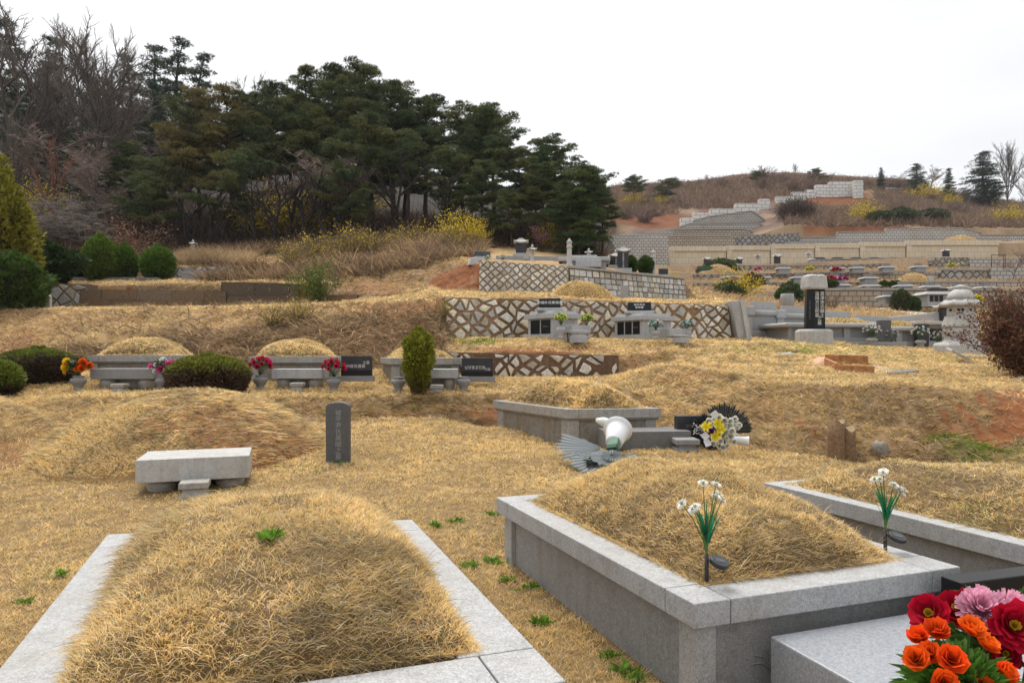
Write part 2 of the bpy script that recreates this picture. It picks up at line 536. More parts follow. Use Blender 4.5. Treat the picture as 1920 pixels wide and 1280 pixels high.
COLS = [
    (-1500, [(9, 850), (12, 780), (15.5, 730), (18.2, 700), (20, 650), (23, 590), (27, 585), (27.1, 584), (31, 530), (31.1, 528), (36, 480), (44, 420)] + hill(44, 420, 130)),
    (0, [(10.5, 838), (13, 752), (15.5, 722), (18.2, 695), (20, 645), (23, 582), (27, 577), (27.1, 535), (31, 523), (31.1, 512), (36, 470), (44, 428)] + hill(44, 428, 170)),
    (200, [(11.3, 815), (13.2, 748), (15.5, 719), (18.3, 692), (20, 640), (23, 580), (27.3, 577), (27.5, 534), (31, 521), (31.1, 500), (36, 470), (44, 428)] + hill(44, 428, 195)),
    (450, [(12, 797), (13.4, 748), (15.5, 719), (18.3, 690), (20, 640), (23, 577), (27.4, 576), (27.6, 530), (31, 520), (31.2, 500), (36, 478), (44, 432)] + hill(44, 432, 260)),
    (612, [(12.4, 792), (13.6, 747), (15.6, 718), (18.3, 690), (20, 638), (22.8, 572), (27.2, 566), (27.4, 530), (30, 518), (31.2, 495), (36, 468), (44, 431)] + hill(44, 431, 300)),
    (640, [(12.5, 792), (13.6, 746), (15.6, 718), (18.3, 690), (20, 638), (22.8, 570), (26.4, 564), (26.6, 552), (29, 520), (31, 495), (36, 466), (44, 431)] + hill(44, 431, 305)),
    (800, [(13.0, 784), (13.9, 745), (15.8, 716), (18.2, 690), (20, 645), (22.2, 562), (24, 549), (25, 543), (26.5, 530), (29, 492), (34, 462), (42, 440)] + hill(42, 440, 335)),
    (832, [(13.1, 782), (13.9, 744), (15.8, 715), (17.8, 690), (19, 658), (20.3, 604), (20.5, 562), (20.8, 556), (25, 546), (28, 494), (34, 464), (42, 441)] + hill(42, 441, 342)),
    (842, [(13.0, 790), (14, 743), (15.8, 715), (17.5, 692), (18, 668), (19.4, 637), (20.65, 637), (20.8, 557), (24.9, 546), (27.5, 496), (33, 466), (41, 446)] + hill(41, 446, 345)),
    (896, [(13.0, 797), (14.2, 739), (15.8, 714), (17.1, 708), (17.25, 662), (19.3, 638), (20.9, 638), (21.05, 557), (24.9, 546), (26.0, 494), (32, 470), (39, 452)] + hill(39, 452, 345)),
    (908, [(13.0, 800), (14.2, 738), (15.8, 714), (17.1, 709), (17.25, 660), (19.3, 637), (21.0, 637), (21.15, 558), (24.95, 546), (25.15, 490), (32, 474), (38, 455)] + hill(38, 455, 345)),
    (1065, [(13.0, 805), (14.4, 735), (15.8, 713), (16.9, 711), (17.05, 660), (19.4, 636), (21.75, 637), (21.9, 560), (24.95, 548), (25.15, 499), (32, 486), (38, 466)] + hill(38, 466, 365)),
    (1158, [(12.4, 812), (14, 728), (15.4, 706), (16.6, 700), (16.75, 668), (19.5, 638), (22.4, 637), (22.55, 565), (26.7, 553), (26.9, 508), (32, 497)] + [(44, 487)] + rows([486, 484, 482, 480, 478, 476, 474, 472, 470, 466, 464, 458, 385, 347, 370])),
    (1200, [(11.7, 818), (13.5, 740), (15.2, 705), (16.6, 690), (17.2, 668), (19.8, 639), (22.7, 636), (22.9, 566), (27.5, 556), (27.7, 513), (32, 503)] + [(44, 510)] + rows([520, 518, 516, 514, 512, 505, 503, 500, 500, 468, 466, 458, 385, 344, 370])),
    (1282, [(11.2, 828), (13, 760), (15, 705), (16.5, 682), (18, 662), (20, 640), (23.3, 636), (23.45, 569), (29.6, 560), (29.8, 523), (33, 535)] + [(44, 545)] + rows([548, 545, 540, 527, 526, 512, 511, 497, 500, 468, 466, 458, 385, 340, 370])),
    (1300, [(11.1, 829), (12.9, 762), (14.8, 705), (16.5, 681), (18.2, 661), (20.5, 641), (23.4, 636), (23.6, 569), (29, 562), (30, 555), (34, 552)] + [(44, 550)] + rows([556, 545, 540, 527, 526, 512, 511, 497, 500, 468, 466, 458, 385, 339, 370])),
    (1376, [(11, 833), (12.6, 765), (14.5, 705), (16.5, 680), (18.5, 660), (21, 643), (23.9, 636), (24.05, 572), (27, 571), (29, 568), (34, 562)] + [(44, 560)] + rows([560, 545, 540, 527, 526, 512, 511, 497, 500, 466, 464, 456, 385, 328, 365])),
    (1392, [(11, 834), (12.5, 766), (14.3, 706), (16.5, 682), (18.5, 662), (21, 644), (24.5, 636), (25.6, 634), (27.8, 632), (27.95, 588), (34, 568)] + [(44, 562)] + rows([562, 545, 540, 527, 526, 512, 511, 497, 500, 465, 463, 452, 385, 326, 365])),
    (1480, [(10.3, 852), (11.6, 778), (13, 727), (16, 690), (18.5, 665), (22, 646), (25, 640), (26.5, 638), (28.4, 636), (28.55, 597), (34, 580)] + [(44, 572)] + rows([566, 544, 541, 527, 526, 510, 509, 494, 496, 460, 458, 422, 385, 322, 365])),
    (1560, [(9.7, 864), (10.8, 792), (12, 735), (15, 699), (18.5, 671), (22, 649), (25, 643), (27, 641), (28.8, 640), (28.95, 604), (36, 588)] + [(44, 578)] + rows([574, 544, 541, 528, 527, 508, 507, 490, 490, 458, 456, 428, 385, 328, 360])),
    (1700, [(9.2, 882), (10.2, 805), (11.4, 738), (15, 702), (18.5, 679), (22, 661), (25, 653), (27.5, 650), (29.5, 648), (29.65, 613), (36, 605)] + [(44, 586)] + rows([577, 545, 541, 528, 527, 506, 505, 484, 486, 457, 453, 425, 380, 336, 355])),
    (1800, [(8.9, 893), (9.9, 818), (11.2, 745), (14.7, 705), (18.2, 682), (22, 665), (25, 657), (27.5, 653), (29.8, 652), (29.95, 618), (36, 611)] + [(44, 592)] + rows([578, 546, 541, 528, 527, 505, 504, 482, 484, 456, 451, 428, 388, 372, 385])),
    (1920, [(8.6, 907), (9.6, 832), (11, 754), (14.5, 709), (18, 686), (22, 669), (25, 661), (27.5, 657), (30, 656), (30.15, 622), (36, 615)] + [(44, 595)] + rows([580, 547, 541, 528, 527, 505, 504, 482, 484, 456, 451, 430, 400, 382, 392])),
    (3400, [(7.5, 930), (8.6, 850), (10, 765), (14, 712), (18, 690), (22, 672), (25, 664), (27.5, 660), (30, 659), (30.15, 626), (36, 618)] + [(44, 600)] + rows([585, 547, 541, 528, 527, 505, 504, 482, 484, 456, 451, 430, 400, 385, 392])),
]
NEAR = [(-9.0, -1.72), (1.0, -1.70), (5.5, -1.67), (7.6, -1.53)]
C_U = np.array([(c[0] - 960) / F for c in COLS])
C_D = np.array([[d for d, _ in NEAR] + [d for d, _ in c[1]] for c in COLS])
C_Z = np.array([[z for _, z in NEAR] + [-(y - HZ) / F * d for d, y in c[1]] for c in COLS])


def terrain_raw(x, y):
    x, y = np.atleast_1d(np.asarray(x, float)), np.atleast_1d(np.asarray(y, float))
    u = np.clip(x / np.maximum(y, 1.5), C_U[0] + 1e-4, C_U[-1] - 1e-4)
    i = np.clip(np.searchsorted(C_U, u) - 1, 0, len(C_U) - 2)
    t = (u - C_U[i]) / (C_U[i + 1] - C_U[i])
    D = C_D[i] * (1 - t)[:, None] + C_D[i + 1] * t[:, None]
    Z = C_Z[i] * (1 - t)[:, None] + C_Z[i + 1] * t[:, None]
    k = np.clip((D < y[:, None]).sum(1) - 1, 0, D.shape[1] - 2)
    r = np.arange(len(u))
    w = np.clip((y - D[r, k]) / np.maximum(D[r, k + 1] - D[r, k], 1e-6), 0, 1)
    return Z[r, k] * (1 - w) + Z[r, k + 1] * w, (Z[r, k + 1] - Z[r, k]) / np.maximum(D[r, k + 1] - D[r, k], 1e-3)


BUMPS = [  # low swells of the ground: x, y, radius x, radius y, height
    (-8.2, 10.2, 2.2, 1.6, 0.35), (4.6, 12.6, 1.6, 1.2, 0.12), (6.6, 11.2, 1.5, 1.3, 0.15), (-1.5, 6.0, 2.0, 0.9, 0.05),
    (3.6, 15.0, 1.2, 1.0, 0.18), (-9.5, 14.8, 1.4, 1.2, 0.15)]


def terrain(x, y):
    z, sl = terrain_raw(x, y)
    x, y = np.atleast_1d(np.asarray(x, float)), np.atleast_1d(np.asarray(y, float))
    amp = np.clip((y - 1) / 12, 0.15, 1.0) * np.where(y > 40, np.where(y > 90, 3.0, 1.0), 1.0)
    amp = np.where(np.abs(sl) > 2.5, 0.1, amp)
    z = z + amp * ((fbm(x * 0.9, y * 0.9, 3) - 0.5) * 0.16 + (fbm(x * 3.1, y * 3.1, 9, 2) - 0.5) * 0.05)
    lump = np.clip((np.abs(sl) - .2) / .2, 0, 1) * (np.abs(sl) < 2.5) * (y < 33) * (y > 8)
    z = z + lump * ((fbm(x * 1.3, y * 1.3, 91, 3) - .5) * .50 + (vnoise(x * 5, y * 5, 92) - .5) * .09)
    for bx, by, rx, ry, h in BUMPS:
        q = ((x - bx) / rx) ** 2 + ((y - by) / ry) ** 2
        z = z + h * np.exp(-q * 1.6)
    return z + CZ


def G(x, y):
    return float(terrain(x, y)[0])


def on_ground(px, d, sink=0.0):
    x = (px - 960) / F * d
    return Vector((x, d, G(x, d) - sink))


STRAW = np.array([0.40, 0.265, 0.125])
CLAY = np.array([0.215, 0.078, 0.030])
LITTER = np.array([0.062, 0.042, 0.028])
PATHC = np.array([0.55, 0.45, 0.32])
SCRUB = np.array([0.155, 0.10, 0.075])


def clay_amount(x, y, sl):
    """how bare the red earth lies: steep cuts first"""
    n = fbm(x * 0.55, y * 0.55, 21)
    s = np.clip((np.abs(sl) - 0.25) / 0.5, 0, 1)
    a = np.clip((n - 0.50) * 9, 0, 1) * s
    a = np.where(y > 34, a * 0.25, a)
    return np.where(y < 9.5, 0, a)


SCARS = [((1795, 768), (1870, 828), 9.6), ((1770, 785), (1800, 820), 9.5), ((1865, 750), (1920, 800), 9.4), ((1830, 752), (1850, 770), 10.2),
         ((1560, 800), (1590, 826), 9.9), ((1475, 800), (1500, 812), 10.2), ((1890, 740), (1935, 790), 9.9)]


def scar_amount(x, y):
    """strips dug bare on the right-hand bank"""
    px = x / np.maximum(y, 1) * F + 960
    zz, _ = terrain_raw(x, y)
    py = HZ - zz / np.maximum(y, 1) * F
    a = np.zeros_like(px)
    for (ax, ay), (bx, by), d in SCARS:
        dx, dy = bx - ax, by - ay
        L2 = dx * dx + dy * dy
        t = np.clip(((px - ax) * dx + (py - ay) * dy) / L2, 0, 1)
        r = np.hypot(px - ax - t * dx, py - ay - t * dy)
        a = np.maximum(a, np.clip((8 - r + 15 * (fbm(px / 9, py / 9, 4) - .5)) / 3, 0, 1))
    return np.where((y > 7.5) & (y < 12.5), a, 0)


PATCHES = [(1010, 656, 150, 9, 15, 22, .9), (1200, 665, 60, 14, 14, 20, .5), (730, 640, 110, 38, 17, 24, .75), (620, 655, 90, 25, 17, 24, .5), (845, 520, 60, 28, 23, 31, 1.0), (700, 540, 70, 14, 23, 31, .7), (400, 660, 120, 30, 17, 23, .5), (30, 640, 60, 35, 16, 23, .6),
           (900, 770, 60, 16, 11, 15, .9), (760, 780, 60, 12, 11, 15, .5), (1290, 715, 90, 40, 10, 17, .5), (1530, 805, 70, 30, 8.5, 12, .5), (1430, 780, 50, 25, 9, 13, .4), (1905, 775, 50, 50, 8, 13, 1.0), (1790, 805, 70, 22, 8, 12, .7), (1890, 712, 60, 10, 13, 17, .8), (1545, 675, 40, 9, 15, 21, .4), (20, 860, 50, 40, 8, 12, .5)]


def patch_amount(x, y):
    """places where the red earth shows through, as measured"""
    zz, _ = terrain_raw(x, y)
    px = x / np.maximum(y, 1) * F + 960
    py = HZ - zz / np.maximum(y, 1) * F
    a = np.zeros(len(px))
    w = (fbm(x * 1.6, y * 1.6, 95) - .5) * 2.2
    for cx, cy, rx, ry, d0, d1, k in PATCHES:
        q = ((px - cx) / rx) ** 2 + ((py - cy) / ry) ** 2
        a = np.maximum(a, k * np.clip((.9 + w - q) * 3, 0, 1) * ((y > d0) & (y < d1)))
    return a


def bank_dark(x, y, sl):
    """1 on the rough brown banks, 0 on the pale straw of gentler ground"""
    zz, _ = terrain_raw(x, y)
    px = x / np.maximum(y, 1) * F + 960
    py = HZ - zz / np.maximum(y, 1) * F
    left = np.clip((py - np.interp(px, [-50, 180, 380, 600, 835], [672, 648, 612, 590, 572]) + (fbm(x * .9, y * .9, 97) - .5) * 50) / 22, 0.12, 1)
    k = np.where((y > 17) & (y < 24) & (px < 840), left, np.where((px > 1150) & (y < 17), .3 + .55 * fbm(x * 1.1, y * 1.1, 98), 1.0))
    return np.clip((np.abs(sl) - 0.15) / 0.3, 0, 1) * k


def ground_colour(x, y):
    zz, sl = terrain_raw(x, y)
    u = x / np.maximum(y, 1.5)
    px = u * F + 960
    c = STRAW[None, :] * ((0.75 + 0.5 * fbm(x * 1.3, y * 1.3, 5)) * np.interp(y, [6, 24], [0.5, 0.95]))[:, None]
    a = np.maximum(np.maximum(clay_amount(x, y, sl), scar_amount(x, y)), patch_amount(x, y))[:, None]
    c = c * (1 - a) + CLAY[None, :] * a * (0.8 + 0.4 * fbm(x * 2, y * 2, 8))[:, None]
    val = (np.clip((y - 40) / 8, 0, 1) * np.clip((px - 1180) / 60, 0, 1))[:, None]
    c = c * (1 - val) + np.array([0.255, 0.175, 0.105])[None] * (0.6 + 0.8 * fbm(x * 0.35, y * 0.35, 15))[:, None] * val
    bank = (bank_dark(x, y, sl) * (y < 30) * (1 - a[:, 0]))[:, None]
    c = c * (1 - bank) + np.array([0.24, 0.165, 0.10])[None] * (0.6 + 0.8 * fbm(x * 1.5, y * 1.5, 16))[:, None] * bank
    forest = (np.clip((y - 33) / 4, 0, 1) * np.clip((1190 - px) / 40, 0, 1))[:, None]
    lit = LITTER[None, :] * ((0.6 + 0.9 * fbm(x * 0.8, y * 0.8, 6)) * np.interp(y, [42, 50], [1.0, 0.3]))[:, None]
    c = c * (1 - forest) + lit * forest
    far = (np.clip((y - 106.5) / 6, 0, 1) * np.clip((px - 1150) / 40, 0, 1) * np.clip(1.0 - 0.75 * (fbm(x * 0.06, y * 0.06, 13) > 0.6), 0, 1))[:, None]
    c = c * (1 - far) + SCRUB[None, :] * (0.6 + 0.8 * fbm(x * 0.5, y * 0.5, 14))[:, None] * far
    fpx = np.where(y > 100, px, 0)
    fpy = HZ - zz / np.maximum(y, 1) * F
    w_ = (vnoise(x * .3, y * .3, 77) - .5) * .6
    red = np.maximum(np.clip((1.15 + w_ - ((fpx - 1555) / 72) ** 2 - ((fpy - 370) / 17) ** 2) * 4, 0, 1), np.clip((1.1 + w_ - ((fpx - 1225) / 85) ** 2 - ((fpy - 413) / 15) ** 2) * 4, 0, 1))
    w_ = w_ + (vnoise(x * .9, y * .9, 78) - .5) * .8
    red = np.maximum(red, np.clip((1.1 + w_ - ((fpx - 1590) / 120) ** 2 - ((fpy - 428) / 6) ** 2) * 4, 0, 1))
    red = np.maximum(red, np.clip((1.1 + w_ - ((fpx - 1380) / 120) ** 2 - ((fpy - 386 + (fpx - 1380) * .25) / 7) ** 2) * 4, 0, 1) * .7)[:, None]
    c = c * (1 - red) + CLAY[None, :] * .8 * red * (.5 + fbm(x * .5, y * .5, 79))[:, None]
    # pale dirt road winding through the valley on the right
    rc = 44 + 4.5 * np.sin((px - 1500) / 90.0) - np.clip((px - 1640) / 300, -0.3, 1) * 10
    road = np.clip((2.3 - np.abs(y - rc)) / 0.4, 0, 1) * np.clip((px - 1540) / 30, 0, 1)
    c = c * (1 - road[:, None]) + PATHC[None, :] * road[:, None]
    return c


def build_terrain():
    us = np.concatenate([np.linspace(-2.6, -1.2, 16)[:-1], np.linspace(-1.2, -0.8, 12)[:-1], np.linspace(-0.8, 0.8, 420), np.linspace(0.8, 1.2, 12)[1:], np.linspace(1.2, 2.6, 16)[1:]])
    cu = [C_U[k] + e for k in range(1, len(C_U) - 1) for e in (-0.0004, 0.0004)]
    us = np.unique(np.concatenate([us, cu]))
    ds = np.concatenate([np.linspace(1.0, 8, 60)[:-1], np.linspace(8, 38, 330)[:-1], np.geomspace(38, 110, 200)[:-1], np.geomspace(110, 300, 80)])
    U, D = np.meshgrid(us, ds)
    X, Y = U * D, D
    Z = terrain(X.ravel(), Y.ravel()).reshape(X.shape)
    s = Soup()
    P = np.stack([X, Y, Z], -1)
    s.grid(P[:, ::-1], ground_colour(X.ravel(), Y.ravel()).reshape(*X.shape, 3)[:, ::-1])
    X2, Y2 = np.meshgrid(us * 1.0, np.linspace(-9, 1.0, 12))
    X2 = X2 * np.where(Y2 < 1, 1.0, 1.0)
    Z2 = terrain(X2.ravel(), Y2.ravel()).reshape(X2.shape)
    Z2[-1] = Z[0]
    s.grid(np.stack([X2, Y2, Z2], -1)[:, ::-1], ground_colour(X2.ravel(), Y2.ravel()).reshape(*X2.shape, 3)[:, ::-1])
    o = s.build('ground', M['soil'], smooth=[0])
    tag(o, kind='structure')
    return o


build_terrain()

# ------------------------------------------------------------------ grass
PAL = np.array([(0.86, 0.655, 0.315), (0.82, 0.585, 0.235), (0.92, 0.74, 0.43), (0.66, 0.455, 0.18), (0.78, 0.68, 0.49), (0.42, 0.31, 0.19), (0.20, 0.14, 0.085)])
PROB = np.array([0.25, 0.22, 0.19, 0.14, 0.09, 0.06, 0.05])
PAL_ROUGH = np.array([0.16, 0.16, 0.14, 0.16, 0.16, 0.14, 0.08])
GREEN = np.array([(0.20, 0.29, 0.045), (0.28, 0.36, 0.07), (0.14, 0.22, 0.035)])


def straw_colours(n, rough=None, green=None):
    k = RNG.choice(len(PAL), n, p=PROB)
    if rough is not None:
        k2 = RNG.choice(len(PAL), n, p=PAL_ROUGH)
        k = np.where(RNG.random(n) < rough, k2, k)
    c = PAL[k] * RNG.uniform(0.8, 1.2, (n, 1))
    if green is not None:
        g = RNG.random(n) < green
        c[g] = GREEN[RNG.integers(0, 3, g.sum())] * RNG.uniform(0.8, 1.3, (g.sum(), 1))
    return c


KEEP_OUT = []   # ground outlines (x, y) of things the lawn does not grow through


def inside_any(x, y):
    hit = np.zeros(len(x), bool)
    for poly in KEEP_OUT:
        p = np.asarray(poly)
        c = np.zeros(len(x), bool)
        j = len(p) - 1
        for i in range(len(p)):
            a, b = p[i], p[j]
            cond = ((a[1] > y) != (b[1] > y)) & (x < (b[0] - a[0]) * (y - a[1]) / (b[1] - a[1] + 1e-12) + a[0])
            c ^= cond
            j = i
        hit |= c
    return hit


GREENS = [(1840, 842, 80, 28, 1.1), (1760, 822, 40, 18, .7), (1700, 850, 40, 10, .3), (880, 640, 70, 9, .6), (1500, 655, 170, 12, .35), (1010, 700, 60, 8, .3), (780, 760, 120, 14, .22), (900, 1000, 80, 30, .10),
          (560, 880, 60, 14, .12), (90, 1090, 60, 40, .08), (930, 770, 40, 20, .2), (640, 770, 40, 20, .12), (1640, 672, 120, 8, .15), (1790, 672, 40, 6, .4)]


def green_amount(x, y, z):
    px = x / np.maximum(y, 1) * F + 960
    py = HZ - (z - CZ) / np.maximum(y, 1) * F
    g = np.full(len(x), 0.012)
    for cx, cy, rx, ry, a in GREENS:
        q = ((px - cx) / rx) ** 2 + ((py - cy) / ry) ** 2
        g = np.maximum(g, a * np.clip(1.3 - q, 0, 1) * (0.25 + 1.3 * np.clip(vnoise(x * 2.5, y * 2.5, 31) * 2 - .5, 0, 1)))
    return np.clip(g, 0, 0.95)


def lawn():
    s = Soup()
    for d0, d1, n in ((1.25, 2.6, 66000), (2.6, 4, 70000), (4, 8, 165000), (8, 13, 165000), (13, 20, 170000), (20, 34, 140000)):
        k = 9
        d = np.repeat(np.exp(RNG.uniform(np.log(d0), np.log(d1), n // k)), k)
        u = np.repeat(RNG.uniform(-0.86, 0.86, n // k), k)
        n = len(d)
        tuft = np.repeat(RNG.uniform(0.75, 1.2, n // k), k)
        tl = np.repeat(RNG.normal(0, 0.25, (n // k, 2)), k, 0)
        rad = 0.012 + 0.0016 * d
        x, y = u * d + RNG.normal(0, 1, n) * rad, d + RNG.normal(0, 1, n) * rad
        d, u = np.maximum(y, .5), x / np.maximum(y, .5)
        z = terrain(x, y)
        _, sl = terrain_raw(x, y)
        px = u * F + 960
        bare = np.maximum(np.maximum(clay_amount(x, y, sl) * 0.8, scar_amount(x, y) * 0.97), patch_amount(x, y) * .85)
        keep = (RNG.random(n) > bare) & ~inside_any(x, y) & (np.abs(sl) < 3) & ~((y > 27.8) & (px > 1386))
        keep &= ~((y > 24.9) & (px > 900) & (px < 1290))
        x, y, z, sl, d, tuft, tl = x[keep], y[keep], z[keep], sl[keep], d[keep], tuft[keep], tl[keep]
        n = len(x)
        steep = bank_dark(x, y, sl)
        wild = np.clip(steep + (d > 12.5) * 0.25 + ((d > 9) & (x / d > 0.2)) * 0.3, 0, 1) * (0.5 + fbm(x * 1.1, y * 1.1, 17))
        P = np.stack([x, y, z - 0.005], 1)
        th = RNG.uniform(0, 2 * np.pi, n)
        lean = RNG.uniform(0.2, 1.0, n) + wild * 0.9
        D = np.stack([np.cos(th) * lean + tl[:, 0], np.sin(th) * lean - wild * 0.4 + tl[:, 1], np.ones(n)], 1)
        patch = fbm(x * 1.7, y * 1.7, 41)
        L = RNG.uniform(0.024, 0.052, n) * (0.7 + 0.7 * patch) * (1 + wild * RNG.uniform(0.3, 2.6, n)) * np.clip(d / 8, 1, 1.7)
        Wd = np.maximum(0.0028, 0.00085 * d) * RNG.uniform(0.7, 1.35, n)
        bend = np.stack([np.cos(th), np.sin(th), -np.ones(n) * (0.3 + 0.6 * wild)], 1) * (L * RNG.uniform(0.1, 0.5, n))[:, None]
        C = straw_colours(n, np.clip(wild, 0, 1), green_amount(x, y, z)) * (1 - np.clip(wild, 0, 1) * (.58 - 1.1 * vnoise(x * np.where(d > 15, 3.6, 6.5), y * np.where(d > 15, 3.6, 6.5), 93)))[:, None]
        C = C * (1 - np.clip(steep * 1.3, 0, 1)[:, None] * np.array([[.14, .22, .28]]))
        C = C * ((0.74 + 0.5 * patch) * tuft * (1 - 0.3 * np.clip(steep * 1.2, 0, 1)))[:, None]
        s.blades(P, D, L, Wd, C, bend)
    o = s.build('dry_grass', M['blade'])
    tag(o, 'dry straw coloured lawn grass with brown tufts covering the terraces', 'grass', kind='stuff')


# ------------------------------------------------------------------ tombs: a granite kerb box with a grass mound in it
def bil(c, s, t):
    """corner order FL, FR, BR, BL"""
    return c[0] * ((1 - s) * (1 - t)) + c[1] * (s * (1 - t)) + c[2] * (s * t) + c[3] * ((1 - s) * t)


def quad_map(corners):
    cs = [Vector((c[0], c[1], 0)) for c in corners]

    def f(s, t, z):
        p = bil(cs, s, t)
        return Vector((p.x, p.y, z))
    return f


def mound_mesh(name, q, s0, s1, t0, t1, zb, h, parent, origin, nb, bl, d_ref, rough=0.3, green=0.02, pw=2.3, skew=0.0, hang=0.04, patches=(), bald=()):
    """a turf dome on the outline q(s,t): surface and its grass in one mesh"""
    s = Soup()
    n = 56
    ss, tt = np.meshgrid(np.linspace(0, 1, n), np.linspace(0, 1, n))

    def hgt(a, b):
        e = np.maximum(0, 1 - np.abs(2 * a - 1) ** pw) * np.maximum(0, 1 - np.abs(2 * (b - skew * b * (1 - b)) - 1) ** pw)
        return h * e ** 0.62

    def pos(a, b):
        S, T = s0 + (s1 - s0) * a, t0 + (t1 - t0) * b
        c = [np.array(q(i, j, 0))[:2] for i, j in ((0, 0), (1, 0), (1, 1), (0, 1))]
        xy = (c[0][None] * ((1 - S) * (1 - T))[:, None] + c[1][None] * (S * (1 - T))[:, None] + c[2][None] * (S * T)[:, None] + c[3][None] * ((1 - S) * T)[:, None])
        z = zb + hgt(a, b) + (fbm(xy[:, 0] * 2.2, xy[:, 1] * 2.2, 51) - 0.5) * 0.16 * np.minimum(1, hgt(a, b) / 0.12)
        return np.concatenate([xy, z[:, None]], 1)
    P = pos(ss.ravel(), tt.ravel())
    col = STRAW[None] * 0.40 * (0.6 + 0.7 * fbm(P[:, 0] * 3, P[:, 1] * 3, 52))[:, None]
    s.grid(P.reshape(n, n, 3), col.reshape(n, n, 3), 0)
    # grass
    k = 11
    nb = nb // k * k
    a, b = np.repeat(RNG.uniform(-hang, 1 + hang, nb // k), k), np.repeat(RNG.uniform(-hang, 1 + hang, nb // k), k)
    tuft = np.repeat(RNG.uniform(0.75, 1.2, nb // k), k)
    tl = np.repeat(RNG.normal(0, 0.28, (nb // k, 2)), k, 0)
    a, b = a + RNG.normal(0, 0.007 + 0.0006 * d_ref, nb), b + RNG.normal(0, 0.006 + 0.0005 * d_ref, nb)
    a, b = np.clip(a, 0.002, 0.998), np.clip(b, 0.002, 0.998)
    p = pos(a, b)
    e = 1e-2
    px_, py_ = pos(np.clip(a + e, 0, 1), b) - pos(np.clip(a - e, 0, 1), b), pos(a, np.clip(b + e, 0, 1)) - pos(a, np.clip(b - e, 0, 1))
    N = np.cross(px_, py_)
    N /= np.linalg.norm(N, axis=1, keepdims=True) + 1e-9
    N *= np.sign(N[:, 2:3] + 1e-9)
    th = RNG.uniform(0, 2 * np.pi, nb)
    patch = fbm(p[:, 0] * 2.6, p[:, 1] * 2.6, 53)
    messy = np.clip((fbm(p[:, 0] * 1.7 + 9, p[:, 1] * 1.7, 54) - 0.45) * 5, 0, 1) * rough * 2
    lean = RNG.uniform(0.1, 0.8, nb) + messy * 0.4
    D = N * 0.15 + np.stack([np.cos(th) * lean + tl[:, 0], np.sin(th) * lean + tl[:, 1], np.full(nb, 1.0)], 1)
    L = bl * RNG.uniform(0.55, 1.25, nb) * (0.6 + 0.7 * patch) * (1 + 0.6 * messy * RNG.random(nb))
    L *= np.repeat(RNG.uniform(.7, 1.35, nb // k), k)
    long_ = RNG.random(nb) < 0.01
    L[long_] *= 2.4
    lying = RNG.random(nb) < .16 + .12 * np.clip(messy, 0, 1)
    D[lying, 2] = D[lying, 2] * .12 + N[lying, 2] * .1
    L[lying] *= 1.25
    Wd = np.maximum(0.0026, 0.00095 * d_ref) * RNG.uniform(0.7, 1.35, nb)
    bend = np.stack([np.cos(th), np.sin(th), -np.full(nb, 0.8)], 1) * (L * RNG.uniform(0.15, 0.6, nb))[:, None]
    g = np.full(nb, green)
    for gx, gy, gr, ga in patches:
        g = np.maximum(g, ga * (np.hypot(a - gx, b - gy) < gr))
    C = straw_colours(nb, np.clip(messy + rough * 0.5, 0, 1), g) * ((0.76 + 0.5 * patch - 0.55 * np.clip(messy, 0, 1) * vnoise(p[:, 0] * 14, p[:, 1] * 14, 55)) * tuft)[:, None]
    bd = np.zeros(nb)
    for gx, gy, gr, ga in bald:      # worn, matted places with the earth showing
        bd = np.maximum(bd, ga * np.clip((gr - np.hypot((a - gx) * 1.0, (b - gy) * .9) + (fbm(p[:, 0] * 7, p[:, 1] * 7, 57) - .5) * .22) / .05, 0, 1))
    worn = RNG.random(nb) < bd
    D[worn, 2] *= .15
    L[worn] *= .8
    C[worn] = np.array([.44, .315, .195]) * RNG.uniform(.35, 1.35, (worn.sum(), 1))
    drop = RNG.random(nb) < bd * .3
    L[drop] *= .25
    C[lying] = C[lying] * .6 + np.array([.34, .27, .19]) * RNG.uniform(.7, 1.3, (lying.sum(), 1)) * .5
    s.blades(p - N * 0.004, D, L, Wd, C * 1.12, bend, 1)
    return s.build(name, [M['soil'], M['blade']], parent, origin, smooth=[0])


